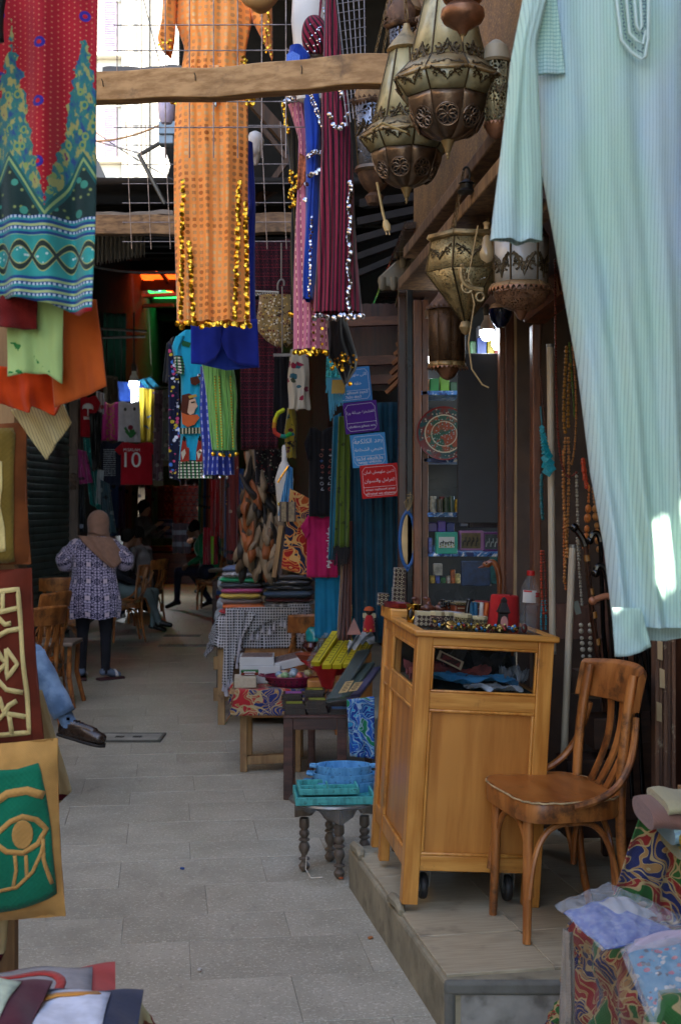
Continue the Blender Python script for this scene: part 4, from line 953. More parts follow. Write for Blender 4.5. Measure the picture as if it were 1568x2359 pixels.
def applique(par,surf,pts,wd,mat,name='applique',closed=False,lift=.0018,fill=False):
 """ribbon (or filled patch) sewn on a cushion: pts in 0..1 of its face"""
 m=MB()
 if fill:
  c=V((sum(p[0]for p in pts)/len(pts),sum(p[1]for p in pts)/len(pts)))
  P=[pline(pts+[pts[0]],i/56)for i in range(56)];n=10;vs=[];fs=[];L=len(P)
  for j in range(n+1):
   for p in P:q=(lerp(c[0],p[0],j/n),lerp(c[1],p[1],j/n));vs.append(surf(*q)+V((0,-lift,0)))
  for j in range(n):
   for i in range(L):fs.append((j*L+i,j*L+(i+1)%L,(j+1)*L+(i+1)%L,(j+1)*L+i))
  m.add(vs,fs)
 else:
  P=[]
  src=pts+([pts[0]]if closed else[])
  for a,b in zip(src,src[1:]):
   k=max(2,int(math.hypot(b[0]-a[0],b[1]-a[1])/.03))
   for i in range(k):P.append((lerp(a[0],b[0],i/k),lerp(a[1],b[1],i/k)))
  P.append(src[-1]);vs=[];fs=[]
  for i,p in enumerate(P):
   a,b=P[max(0,i-1)],P[min(len(P)-1,i+1)];dx,dy=b[0]-a[0],b[1]-a[1];L=math.hypot(dx,dy)or 1
   nx,ny=-dy/L*wd/2,dx/L*wd/2
   vs+=[surf(p[0]+nx,p[1]+ny)+V((0,-lift,0)),surf(p[0]-nx,p[1]-ny)+V((0,-lift,0))]
   if i:fs.append((2*i-2,2*i-1,2*i+1,2*i))
  m.add(vs,fs)
 return m.build(name,mat,par,solid=.002,ang=80)
def arc(cx,cy,rx,ry,a0,a1,n=14):return[(cx+rx*math.cos(R(lerp(a0,a1,i/n))),cy+ry*math.sin(R(lerp(a0,a1,i/n))))for i in range(n+1)]
M_tan=fab('tan felt','#b58a4c',weave=500);M_grn=fab('green felt','#0d6a4e',weave=500);M_rust=fab('rust felt','#5f2413',weave=500);M_cr=fab('cream felt','#cbb97c',weave=500);M_brn=fab('brown felt','#6d3a16',weave=500);M_olv=fab('olive felt','#6d5a22',weave=500)
# green eye cushion (face coordinates: a = 0 at u -290)
def acoord(u,v,c):
 tl,tr,br,bl=c;a,b=.5,.5
 for _ in range(25):
  uu=lerp(lerp(tl[0],tr[0],a),lerp(bl[0],br[0],a),b);vv=lerp(lerp(tl[1],tr[1],a),lerp(bl[1],br[1],a),b)
  a+=(u-uu)/420;b+=(v-vv)/420
 return(a,b)
cg=[(-270,1728),(134,1700),(152,2110),(-275,2150)]
eye_c,sf=cushion('eye_cushion','green cushion cover with a tan appliqued eye and border hanging at the left edge',cg,3.0,.045,M_tan,1)
q=lambda*pts:[acoord(u,v,cg)for u,v in pts]
applique(eye_c,sf,q((-235,1780),(0,1763),(45,1765),(99,1751),(113,1814),(129,1916),(134,1990),(136,2060),(60,2086),(0,2099),(-235,2115)),0,M_grn,'green_ground',fill=True,lift=.003)
applique(eye_c,sf,q((-60,1900),(-10,1845),(30,1818),(75,1812),(112,1826)),.045,M_tan,lift=.005)
applique(eye_c,sf,q((-60,1885),(0,1915),(40,1880),(66,1870),(95,1880),(117,1903),(100,1935),(66,1955),(30,1950),(0,1927),(-60,1900)),.03,M_tan,lift=.005)
applique(eye_c,sf,q(*[(66+23*math.cos(i/16*6.283),1912+34*math.sin(i/16*6.283))for i in range(16)]),0,M_tan,'iris',fill=True,lift=.0055)
for pts in(((48,1960),(50,1995),(42,2035)),((73,1960),(75,2012)),((111,1925),(113,1970),(128,2030)),((-60,2044),(0,2046),(50,2035),(88,1998),(108,1955),(112,1935))):applique(eye_c,sf,q(*pts),.02,M_tan,lift=.005)
cr_=[(-270,1318),(74,1308),(103,1712),(-265,1745)]
rust_c,sf=cushion('rust_cushion','rust brown cushion cover with cream applique pattern hanging above the green one',cr_,3.03,.03,M_rust,2)
q=lambda*pts:[acoord(u,v,cr_)for u,v in pts]
for pts in(((-120,1358),(0,1360),(48,1355),(70,1590),(72,1686),(20,1692),(-120,1695)),((0,1408),(53,1398)),((14,1362),(17,1400),(0,1412)),((-30,1440),(5,1415),(22,1435),(35,1433)),((-40,1470),(10,1460),(28,1450),(58,1446)),((-60,1530),(0,1485),(14,1515),(24,1525),(-30,1580)),((24,1492),(26,1560),(51,1527),(24,1492)),((-60,1555),(5,1565),(25,1585),(62,1593)),((-40,1600),(10,1605),(20,1640),(-10,1670)),((20,1640),(30,1622),(48,1612)),((20,1640),(66,1650)),((30,1645),(33,1690))):applique(rust_c,sf,q(*pts),.028,M_cr,lift=.003)
co=[(-280,985),(62,972),(73,1300),(-275,1318)]
olive_c,sf=cushion('olive_cushion','olive and brown cushion cover with a cream figure above the rust brown one',co,3.06,.03,M_brn,3)
q=lambda*pts:[acoord(u,v,co)for u,v in pts]
applique(olive_c,sf,q((-250,990),(40,985),(42,1120),(38,1298),(-250,1305)),0,M_olv,'olive_ground',fill=True,lift=.003)
applique(olive_c,sf,q((-60,1050),(14,1062),(17,1120),(12,1165),(20,1215),(21,1272),(-60,1275)),0,M_cr,'figure',fill=True,lift=.005)
applique(olive_c,sf,q((4,1090),(8,1130),(2,1165)),.02,M_brn,lift=.006)
applique(olive_c,sf,q((2,1240),(3,1190)),.03,M_tan,lift=.006)
sheet('embroidered_cloth','cream cloth with maroon border bands hanging behind the green eye cushion','cloth',fab('cream maroon border',lambda s:s.mix((s.y<.050)*(s.y>.034)+(s.y<.076)*(s.y>.060)+(s.y<.018),'#c2b58c','#5a0f22')),[(60,1590),(96,1590)],[(60,1900),(127,1860),(166,1822)],3.3,.012,1.5,9)
sheet('embroidered_cloth','narrow cream cloth end with a maroon tip below the green eye cushion','cloth',fab('cream maroon tip',lambda s:s.mix(s.y<.025,'#b7a57c','#4c0f1c')),[(-60,2090),(22,2090)],[(-60,2220),(2,2213),(14,2185)],3.2,.01,1.2,10)
rk=thing('display_rack','hidden wooden rack carrying the cushion covers at the left edge','rack',G(-100,3.2))
for u in(-230,20):m=MB();p=G(u,3.22);m.bar(p,p+V((0,0,2.6)),.04,.04);m.build('upright',W_RAW,rk)
for z in(2.5,1.75,1.38,.95):m=MB();m.bar(G(-260,3.2,z),G(40,3.2,z),.03,.03);m.build('rail',W_RAW,rk)
# cushions on the cloth covered table, bottom left
tb=thing('low_table','low table under the cream cloth at the bottom left corner','table',(-.66,2.45,0))
m=MB();m.box((-.685,2.48,.50),(.46,.72,.02));m.build('top',W_RAW,tb)
for x in(-.88,-.49):
 for y in(2.1,2.74):m=MB();m.box((x,y,.245),(.035,.035,.49));m.build('leg',W_RAW,tb)
drape('table_cloth','cream cloth with a rust border stripe covering the low table at the bottom left corner','cloth',V((-.685,2.5,0)),.48,.74,.51,.3,fab('cream rust stripe',lambda s:s.mix((abs(s.x)>.30)*(abs(s.x)<.325)+(abs(s.y)>.42)*(abs(s.y)<.445),s.mix(s.noise(4,3),'#b3ad83','#c9c49b'),'#8a4a3a')),0,4)
def flatcush(name,lb,c,yaw,size,th,mat,ground,gm,inset,tip=0.,seed=0):
 Q=rot(z=yaw);c=V(c);n=22;rr=random.Random(seed);ph=rr.uniform(0,6)
 def pt(a,b,sd):
  x,y=(a-.5)*size,(b-.5)*size;e=max(0,1-abs(2*a-1)**4)*max(0,1-abs(2*b-1)**4)
  z=th*e**.7*(1+.1*math.sin(a*9+ph)*math.cos(b*8))+.004*math.sin(a*17+b*11)
  zt=tip*max(0,a-.8)*5*max(0,b-.8)*5
  return c+Q@V((x,y,(z if sd else-z*.5)+zt))
 m=MB();m.grid(lambda a,b:pt(a,b,1),n,n);m.grid(lambda a,b:pt(a,b,0),n,n);o=tag(m.build(name,mat,ang=80),lb,'cushion cover')
 m=MB();m.grid(lambda a,b:pt(lerp(inset,1-inset,a),lerp(inset,1-inset,b),1)+V((0,0,.003)),14,14);m.build(ground,gm,o,solid=.002,ang=80)
 def patch(pts,wd,mt,nm='applique'):
  m=MB();vs,fs=[],[]
  for i,p in enumerate(pts):
   a,b=pts[max(0,i-1)],pts[min(len(pts)-1,i+1)];dx,dy=b[0]-a[0],b[1]-a[1];L=math.hypot(dx,dy)or 1;ww=wd*(1 if not isinstance(wd,list)else 1)
   for sg in(1,-1):vs.append(pt(p[0]-dy/L*ww/2*sg,p[1]+dx/L*ww/2*sg,1)+V((0,0,.006)))
   if i:fs.append((2*i-2,2*i-1,2*i+1,2*i))
  m.add(vs,fs);m.build(nm,mt,o,solid=.002)
 return patch
M_coral=fab('coral felt','#a83b36',weave=500);M_navy=fab('navy felt','#1a2440',weave=500);M_mar=fab('maroon felt','#4c1226',weave=500);M_gry=fab('grey felt','#8f8b8c',weave=500);M_mint=fab('pale mint felt','#bfcdb2',weave=500);M_wht=fab('white felt','#c9cdda',weave=500)
pa=flatcush('coral_cushion','coral red cushion cover with a grey centre and one corner sticking up',(-.675,2.62,.575),10,.44,.03,M_coral,'grey_ground',M_gry,.11,.012,1)
pa(arc(.55,.6,.2,.17,-60,150),.045,M_coral);pa(arc(.55,.6,.1,.09,0,300),.03,M_coral);pa([(.2,.3),(.4,.35),(.6,.33),(.75,.36)],.04,M_coral);pa([(.2,.75),(.3,.62),(.42,.55)],.05,M_coral)
pa=flatcush('navy_cushion','navy cushion cover with a white centre on the front right of the cushion heap',(-.575,2.39,.625),5,.40,.028,M_navy,'white_ground',M_wht,.15,.0,2)
pa([(.5,.7),(.6,.78),(.7,.75),(.8,.8)],.05,fab('orange felt','#c98a3c'));pa([(.35,.72),(.45,.8),(.52,.74)],.06,fab('rose felt','#b03a5a'))
pa=flatcush('maroon_cushion','maroon cushion cover with a mint centre and dark motif, topmost at the left',(-.735,2.36,.665),2,.36,.028,M_mar,'mint_ground',M_mint,.14,.0,3)
pa([(.2,.82),(.35,.78),(.5,.74),(.62,.72),(.72,.66)],.03,M_mar);pa(arc(.72,.64,.045,.035,0,360),.04,M_mar);pa([(.2,.6),(.34,.52),(.5,.5)],.04,M_mar)
# ---- pale striped gallabiya on the right ------------------------------------
def aqua(s):
 n=s.noise(2.6,3,s.scaled(s.P,(1,.35,1)));c=s.mix(n.ss(.42,.6),'#abcdbb','#a6bedb');c=s.mix(s.noise(9,3,s.scaled(s.P,(1,.2,1))).ss(.4,.65)*.5,c,'#bdd2ce')
 f=(s.x/.0062+s.noise(2.2,1)*1.2).fr();c=s.mix((f<.17)*((s.y*1400+(s.x/.0062).fl()*2.3).sin()>-.5)*.75,c,'#56787e');c=s.mix((abs(f-.6)<.06)*.45,c,'#bccdc9');return c
M_aq=fab('aqua striped cotton',aqua,rough=.85,bump=.35,weave=2600)
gal=thing('gallabiya','pale aqua striped gallabiya with a braided neck hanging on the right','gallabiya',W(1470,1500,2.6))
garment('body',M_aq,[(-70,1212,1700),(0,1222,1700),(167,1235,1700),(400,1249,1700),(567,1278,1700),(723,1305,1700),(856,1329,1695),(1089,1359,1690),(1262,1392,1690),(1430,1412,1690),(1441,1414,1690)],2.62,gal,.019,4.2,3,.05,70,90,hem=0,grow=True)
sheet('front_panel',None,None,M_aq,[(1408,1400),(1475,1400)],[(1417,1513),(1448,1511),(1478,1500),(1500,1490)],2.57,.008,1,3,parent=gal,nu=20,nv=12)
sheet('back_panel',None,None,M_aq,[(1455,1400),(1700,1400)],[(1462,1476),(1530,1476),(1600,1465),(1700,1460)],2.66,.008,2,5,parent=gal,nu=20,nv=12)
garment('sleeve',M_aq,[(-70,1212,1262),(0,1204,1260),(100,1183,1236),(143,1174,1238),(417,1145,1247),(540,1131,1249),(556,1129,1249)],2.55,gal,.008,1.6,8,.022,24,40,hem=5)
def pleat(s):c=aqua(s);return s.mix(((s.y/.0075).fr()<.3)*.6,c,'#6d9a90')
sheet('pleated_gusset',None,None,fab('pleated aqua',pleat),[(1235,-60),(1275,-60)],[(1236,172),(1300,170)],2.575,.004,1.5,8,parent=gal,nu=16,nv=40)
M_brd=fab('pale braid','#c5dcd6');M_bd2=fab('dark stitch','#5f7a86')
def braid(pts,r,mt,dash=False,yy=2.55):
 m=MB();P=[V(W(u,v,2.6))for u,v in pts];P=[V((p.x,yy,p.z))for p in P]
 if dash:
  for a,b in zip(P,P[1:]):
   n=max(1,int((b-a).length/.007))
   for i in range(n):m.tube([a.lerp(b,i/n)+V((.0015*(-1)**i,0,0)),a.lerp(b,(i+.55)/n)-V((.0015*(-1)**i,0,0))],r,5)
 else:m.tube(P,r,6)
 m.build('dark_stitch' if dash else 'braid',mt,gal)
braid([(1400,-30),(1418,112),(1440,140),(1462,156),(1471,152),(1478,110),(1480,-30)],.0032,M_brd)
braid([(1411,-30),(1427,105),(1447,128),(1464,143),(1471,100),(1472,-30)],.0014,M_bd2,True)
braid([(1424,-30),(1436,97),(1452,114),(1466,122),(1473,90)],.0028,M_brd)
braid([(1433,-30),(1445,88),(1455,103),(1465,100),(1466,60),(1466,-30)],.0014,M_bd2,True)
braid([(1443,-30),(1452,80),(1459,92),(1464,80),(1458,-30)],.003,M_brd)
# unseen sheet added over the gallabiya: its two slits shape the flecks of sun
AZ_=2.62
def slit(u0,u1,v0,v1,lean=0):
 out=[]
 for u,v in((u0,v0),(u1,v0),(u1+lean,v1),(u0+lean,v1)):p=W(u,v,2.58);k=(AZ_-p.z)/SUND.z;out.append((p.x+SUND.x*k,p.y+SUND.y*k))
 return out
SL_=[slit(1366,1396,1180,1425,26),slit(1494,1545,1205,1375,-6)]
def inside(x,y,q):
 c=False
 for(x0,y0),(x1,y1)in zip(q,q[1:]+q[:1]):
  if(y0>y)!=(y1>y)and x<(x1-x0)*(y-y0)/(y1-y0)+x0:c=not c
 return c
aw=MB();nx,ny=150,110;ax0,ax1,ay0,ay1=.55,1.56,1.3,2.3
hz=lambda i,j:(lerp(ax0,ax1,i/nx),lerp(ay0,ay1,j/ny),AZ_+.004*math.sin(i*.2)*math.sin(j*.17))
vs=[hz(i,j)for j in range(ny+1)for i in range(nx+1)];fs=[]
for j in range(ny):
 for i in range(nx):
  x,y,_=hz(i+.5,j+.5)
  if any(inside(x,y,q)for q in SL_):continue
  fs.append((j*(nx+1)+i,j*(nx+1)+i+1,(j+1)*(nx+1)+i+1,(j+1)*(nx+1)+i))
aw.add(vs,fs);tag(aw.build('sun_fleck_sheet',fab('tan canvas','#a08c68',coord='Object')),'tan canvas sheet, unseen, added with two slits to shape sun flecks on the gallabiya','awning')
# ================================================================ DRESSES ABOVE THE ALLEY
M_goldc=pm('gold sequin','#dcaa36',.22,1.,var=.4,scale=60,bump=0,rnd=.3);M_silc=pm('silver sequin','#b9b4b8',.2,1.,var=.3,scale=60,bump=0,rnd=.2)
coin_me={}
def coins(parent,pts,d,r,mat,jit=.4,name='sequin',n_=9):
 key=(mat.name,round(r,4))
 if key not in coin_me:
  b=MB();b.lathe((0,0,0),[(.05*r,-.0012),(r*.93,-.0006),(r,.0004),(r*.9,.0012),(.05*r,.0016)],12,M=rot(x=90));o=b.build(name,mat,org=(0,0,0));coin_me[key]=o.data;bpy.data.objects.remove(o)
 for(u,v)in pts:
  o=bpy.data.objects.new(name,coin_me[key]);COL.objects.link(o);o.parent=parent
  p=W(u,v,d);off=V();q=parent
  while q is not None:off+=q.location;q=q.parent
  o.location=p-off+V((0,random.uniform(-.004,.004),0));o.rotation_euler=(random.uniform(-jit,jit),random.uniform(-.5,.5),random.uniform(-jit,jit)*1.5)
def foil(s):
 ix,iy=s.x/.0300,s.y/.0300+s.noise(4,1)*.3;wx=ix+s.noise(3,1)*.25
 fx,fy=wx.fr()-.5,iy.fr()-.5;par=(wx.fl()+iy.fl())%2.
 circ=(fx*fx+fy*fy)<.105;sq=(abs(fx).mx(abs(fy))<.26);msk=circ*par+sq*(1.-par)
 s.put(s.b.inputs['Metallic'],msk*.25);s.foilmask=msk
 return s.mix(msk,s.mix(s.noise(6,3),'#ff9638','#ffae62'),s.mix(s.noise(5,2).ss(.35,.65),'#b9652a','#f0b878'))
M_foil=fab('orange foil dot jersey',foil,rough=.5,bump=.12,trans=.05)
od=thing('orange_dress','bright orange dress with foil dots and gold sequin slits hanging over the alley','dress',W(487,742,6.0))
garment('body',M_foil,[(-90,395,592),(0,402,582),(53,402,580),(110,424,567),(150,419,561),(172,413,563),(200,408,567),(233,405,570),(330,402,572),(480,402,573),(620,404,576),(735,406,577),(744,407,577)],6.0,od,.022,3.6,2,.09,60,90,hem=2)
garment('sleeve',M_foil,[(-90,372,440),(0,374,408),(60,369,403),(95,364,400),(110,372,398),(124,383,391)],5.96,od,.01,1.2,3,.05,16,20)
garment('sleeve',M_foil,[(-90,560,632),(0,575,626),(50,583,629),(90,602,629),(115,613,628),(127,624,629)],5.96,od,.01,1.2,4,.05,16,20)
for u0,u1,vv0,vv1 in((422,417,418,742),(436,447,560,745),(551,541,420,742),(566,570,470,742)):
 n=int((vv1-vv0)/10.5);coins(od,[(lerp(u0,u1,i/n)+random.uniform(-2,2),lerp(vv0,vv1,i/n))for i in range(n)],5.885,.0125,M_goldc)
coins(od,[(408+i*9.4+random.uniform(-2,2),748+random.uniform(-5,6))for i in range(19)],5.9,.0135,M_goldc)
coins(od,[(398+random.uniform(-4,9),232+random.uniform(-4,4))for i in range(4)]+[(571+random.uniform(-4,14),230+random.uniform(-5,10))for i in range(9)],5.9,.011,M_goldc)
coins(od,[(368+random.uniform(-3,30),96+random.uniform(-6,18))for i in range(14)]+[(612+random.uniform(-6,12),20+i*5)for i in range(22)]+[(560+random.uniform(-4,8),130+i*2.4)for i in range(12)],5.88,.006,M_goldc)
m=MB();m.ball(W(497,230,5.87),(.008,.006,.012));m.ball(W(497,240,5.87),(.006,.005,.014));m.build('jewel',pm('glass jewel','#a9bac0',.1,.6),od)
sheet('tie_knot',None,None,M_foil,[(480,150),(505,150)],[(486,232),(506,234)],5.885,.01,1.4,3,parent=od,nu=10,nv=14)
m=MB();m.grid(lambda a,t:W(lerp(558,640,a),-14+34*math.sin(a*3.14)*math.sin(t*1.57)-20*t*(1-t),5.4)+V((0,-.06*math.cos(t*3.14),0)),16,10);m.ball(W(595,-8,5.4),(.075,.05,.05),16,10)
tag(m.build('cloth_bundle',pm('beige cloth','#b08a5a',.9)),'beige cloth bundle hanging into view above the orange dress','bundle')
M_royal=fab('royal blue cloth','#1c2f9c',var=.25)
rb=thing('royal_blue_dress','plain royal blue dress with a petal hem behind the orange dress','dress',W(520,840,6.5))
garment('body',M_royal,[(330,560,583),(480,570,586),(560,520,588),(700,445,590),(760,441,592),(800,440,594)],6.5,rb,.02,2.5,4,.06,40,40,hem=0)
sheet('petal',None,None,M_royal,[(440,735),(512,735)],[(440,838),(470,840),(495,828),(508,806)],6.42,.01,1.3,1,parent=rb,nu=20,nv=14)
sheet('petal',None,None,M_royal,[(505,735),(593,735)],[(512,795),(525,825),(550,840),(597,847)],6.43,.01,1.3,2,parent=rb,nu=20,nv=14)
sheet('petal',None,None,fab('royal blue inner','#2743b8'),[(475,770),(590,770)],[(470,842),(520,853),(597,846)],6.5,.012,1.6,3,parent=rb,nu=20,nv=14)
M_lime=fab('lime foil stripe',lambda s:s.mix((abs((s.x/.026).fr()-.5)<.05)*1.,s.mix(s.noise(8,3),'#5d9a48','#86c268'),'#1f4a22'),rough=.4,sheen=.3)
ls=thing('lime_skirt','lime green foil striped skirt with a beaded fringe below the royal blue dress','skirt',W(515,1040,6.8))
garment('body',M_lime,[(820,463,530),(860,467,542),(905,474,545),(960,483,545),(1038,488,547)],6.8,ls,.012,4,5,.06,40,24,hem=0)
M_gf=pm('dark green fringe','#173f1c',.9)
m=MB();[m.tube([W(u,1036,6.76),W(u+random.uniform(-2,2),1052,6.76)],.002,4)for u in[489+i*1.9 for i in range(31)]];tag(m.build('fringe',M_gf,ls),kind='stuff')
m=MB()
for(u0,u1)in((505,512),(531,537),(495,502)):[m.ball(W(lerp(u0,u1,i/26),lerp(868,1036,i/26),6.735),.0045,6,4)for i in range(26)]
tag(m.build('sequin_lines',M_goldc,ls),kind='stuff')
coins(ls,[(491,1046),(507,1047),(515,1049),(529,1050),(545,1046)],6.74,.011,M_goldc)
M_bs=fab('blue foil stripe',lambda s:s.mix((abs((s.x/.03).fr()-.5)<.10)*1.,'#1f2f86',s.mix((s.y*160).sin()>0.,'#4358b8','#a5aed8')),rough=.45)
bs=thing('blue_striped_skirt','blue skirt with glittering stripes showing below the lime green one','skirt',W(505,1095,7.1))
garment('body',M_bs,[(845,460,530),(950,462,535),(1050,465,540),(1094,467,539)],7.1,bs,.012,3,6,.06,36,20,hem=1)
coins(bs,[(466,1087),(469,1098),(505,1100),(522,1100),(459,865),(462,1040)],7.02,.01,M_silc)
# turquoise dress with Egyptian print, navy embroidered robe
M_turq=fab('turquoise print cotton',lambda s:s.mix((s.y<.108)*((s.y/.018).fr()<.6),s.mix((s.y<.108),s.mix(s.noise(5,3),'#1383a8','#1fa3c2'),'#16251f'),s.mix((s.x*300).sin()>0.,'#1f6a3a','#c9c4b0')))
td=thing('turquoise_dress','turquoise dress printed with an Egyptian profile head and small figures','dress',W(440,1100,7.8))
garment('body',M_turq,[(762,428,450),(775,408,470),(800,398,480),(845,412,480),(870,417,480),(1000,415,485),(1102,412,490)],7.8,td,.012,2,3,.05,36,40,hem=0)
garment('sleeve',M_turq,[(775,408,425),(800,396,420),(840,402,424),(862,412,424)],7.76,td,.008,1,3,.03,14,12)
def flat(par,pts,d,mat,name,th=.002):
 m=MB();m.prism([W(u,v,d)for u,v in pts],(0,1,0),th);return m.build(name,mat,par,smooth=False)
PR={k:fab('print '+k,c)for k,c in dict(brown='#4d2415',skin='#c9a488',red='#8e2a1c',black='#141414',cream='#b9b09a',gold='#a5843a',dgreen='#1a5433',orange='#b4562a').items()}
flat(td,[(419,910),(436,906),(448,912),(442,930),(436,962),(420,968),(417,940)],7.735,PR['brown'],'print_hair')
flat(td,[(436,922),(450,918),(452,928),(456,936),(450,942),(447,952),(438,956),(432,950)],7.73,PR['skin'],'print_face')
flat(td,[(418,950),(432,956),(455,955),(460,962),(448,978),(432,984),(420,976)],7.732,PR['orange'],'print_collar')
flat(td,[(434,912),(452,908),(454,914),(436,918)],7.728,PR['gold'],'print_crown');flat(td,[(440,926),(449,924),(449,927),(440,929)],7.727,PR['black'],'print_eye')
flat(td,[(414,986),(480,984),(480,998),(414,1000)],7.734,fab('print border',lambda s:s.mix((s.x/.02).fr()<.4,s.mix((s.y/.012).fr()<.4,'#173a24','#121716'),'#b0aa90')),'print_border')
for u0 in(416,452):
 flat(td,[(u0,1040),(u0+5,1012),(u0+12,1010),(u0+14,1030),(u0+20,1032),(u0+20,1062),(u0,1064)],7.734,PR['red'],'print_figure');flat(td,[(u0+4,1012),(u0+8,1003),(u0+13,1010),(u0+10,1018)],7.732,PR['black'],'print_figure')
 flat(td,[(u0+1,1042),(u0+10,1034),(u0+12,1044),(u0+5,1060)],7.731,PR['cream'],'print_figure')
flat(td,[(438,870),(456,866),(462,880),(450,888),(440,884)],7.735,PR['brown'],'print_scarab');flat(td,[(416,782),(440,790),(436,800),(420,796)],7.745,PR['dgreen'],'print_leaf')
M_nrobe=fab('navy embroidered robe',floral('#0f1430',['#b3426a','#b8a02c','#3f6cb8','#c9ccd8'],26,.30))
sheet('navy_robe','navy robe edge embroidered with small bright flowers left of the turquoise dress','robe',M_nrobe,[(388,790),(412,800)],[(390,1102),(415,1108)],7.9,.01,1,3,20,30)
sheet('dark_sleeve','dark glossy sleeve hanging beside the shoulder of the turquoise dress','garment',fab('black satin','#14161c',rough=.35),[(385,790),(400,775)],[(374,880),(396,885)],7.95,.015,1,4,14,14)
# maroon shawls and other dark goods behind
M_mshawl=fab('maroon woven shawl',ornate('#2b0a14',['#6d1626','#0c0508','#531020'],.055))
sheet('maroon_shawl','dark maroon woven shawl hanging behind the green skirt','shawl',M_mshawl,[(552,690),(652,690)],[(556,1036),(640,1034)],8.4,.014,4,5)
sheet('maroon_shawl','upper maroon shawl with a white pompom edge under the lower beam','shawl',M_mshawl,[(583,560),(676,550)],[(587,676),(672,678)],8.2,.012,4,6)
m=MB();[m.ball(W(588+i*2.9,676+random.uniform(-1,1)+4*(i%2),8.15),.006,6,4)for i in range(19)];m.tube([W(586,671,8.15),W(642,673,8.15)],.006,5)
tag(m.build('pompom_trim',pm('white trim','#b9b4a8',.9)),'white pompom trim along the hem of the upper maroon shawl','trim')
M_gpr=fab('gold print jersey',floral('#8a7348',['#5e2a22','#b9964a','#3c2d22','#c9bda2'],60,.36))
garment('gold_print_top',M_gpr,[(680,596,678),(740,592,680),(765,596,680),(785,612,676),(798,630,660)],7.5,None,.012,3,4,.04,30,18);tag(bpy.data.objects['gold_print_top'],'gold and brown printed top hanging under the white pompom trim','top')
hk=MB();hk.tube([W(648,560,7.45),W(648,645,7.45)],.004,6);hk.tube(bez([W(640,668,7.45),W(636,640,7.45),W(658,636,7.45),W(654,658,7.45)],10),.006,6);hk.tube([W(650,660,7.42),W(650,812,7.42)],.004,6);hk.box(W(650,818,7.42),(.1,.02,.016))
tag(hk.build('hanger_chain',pm('grey hook','#77726c',.5,.4)),'grey hook and chain hanging in front of the gold printed top','hook')
sheet('black_dress','plain black dress hanging below the grey chain','dress',fab('black jersey','#0d0c10'),[(632,822),(664,818)],[(628,1000),(672,1004)],7.7,.012,2,6,20,24)
m=MB();P=[(652,945),(640,952),(633,968),(631,985),(634,998),(645,1004),(656,1006),(668,1000)]
cols=['#b9c41f','#b9c41f','#c4b01a','#c4801a','#b5331f','#b5331f','#1a7a6a','#2a9a3a'];POM=[pm('pompom '+str(i),q,.9,bump=.6)for i,q in enumerate(cols)]
pt_=thing('pompom_belt','belt of bright yellow, red and green pompoms on the black dress','belt',W(650,1000,7.6))
for i in range(24):
 q=pline(P,i/23);m=MB();m.ball(W(q[0],q[1],7.62),.013,7,5);m.build('pompom',POM[min(7,int(i/3))],pt_)
garment('floral_trousers',fab('cream floral',floral('#b5ab96',['#2b5560','#7d1e34','#39402c'],16,.3)),[(805,667,708),(860,664,712),(943,664,716)],7.5,None,.012,2,4,.04,30,20);tag(bpy.data.objects['floral_trousers'],'cream trousers with dark flowers hanging between the black dress and the pink dress','trousers')
garment('yellow_print_bag',fab('yellow print',floral('#8f7a22',['#1c5560','#4a1f1a','#151515'],30,.34)),[(940,660,680),(1000,656,684),(1055,658,682)],7.7,None,.008,2,4,.04,20,14);tag(bpy.data.objects['yellow_print_bag'],'small yellow and black printed bag below the pompom belt','bag')
# ---- belly dance dresses right of the beam end ------------------------------
M_pink=fab('pink foil stripe',lambda s:s.mix((abs((s.x/.022).fr()-.5)<.09)*1.,s.mix(s.noise(6,3),'#b05a74','#d17f96'),s.mix((s.y*190).sin()>.2,'#8d4a52','#e3bda0')),rough=.6)
pk=thing('pink_dress','pink striped dress with a gold coin hem, leftmost of the tight row beside the lanterns','dress',W(715,805,5.75))
garment('body',M_pink,[(205,656,704),(240,662,706),(320,686,712),(433,685,722),(600,679,746),(700,676,752),(806,674,757)],5.75,pk,.014,3,7,.055,40,50,hem=1)
coins(pk,[(678+i*6.2,811+random.uniform(-4,5))for i in range(13)],5.69,.011,M_goldc);coins(pk,[(lerp(722,742,i%2),712+i*9)for i in range(11)],5.68,.007,M_goldc)
coins(pk,[(660+random.uniform(-4,18),222+random.uniform(-4,14))for i in range(9)],5.68,.012,M_silc)
M_fr_o=pm('orange bead fringe','#a5522a',.5,.3,var=.6,scale=70,bump=.5)
sheet('bead_apron',None,None,M_fr_o,[(689,352),(722,372)],[(684,440),(712,408)],5.67,.005,2,2,parent=pk,nu=14,nv=14)
garment('black_gold_dress',fab('black gold stripe',lambda s:s.mix(((s.x/.012).fr()<.25)*1.,'#131210','#4d4426')),[(232,645,668),(300,656,690),(400,667,690),(480,672,686),(760,670,679)],5.95,None,.01,2,5,.04,24,40);bgd=tag(bpy.data.objects['black_gold_dress'],'black dress with gold braid, half hidden behind the pink dress','dress')
coins(bgd,[(672+random.uniform(-6,14),lerp(395,480,i/26))for i in range(26)]+[(652+i*.9+random.uniform(-3,3),238+i*6)for i in range(12)],5.89,.009,M_goldc);coins(bgd,[(671,722),(674,727),(668,724)],5.9,.01,M_goldc)
M_blued=fab('cobalt jersey','#1d3f9e',var=.2)
bd=thing('cobalt_dress','cobalt blue dress with a rhinestone neckline between the pink and maroon dresses','dress',W(720,690,5.62))
garment('body',M_blued,[(200,700,735),(250,702,740),(300,704,742),(340,705,741),(500,702,736),(640,699,726),(690,700,720)],5.62,bd,.012,2,3,.05,30,50,hem=4)
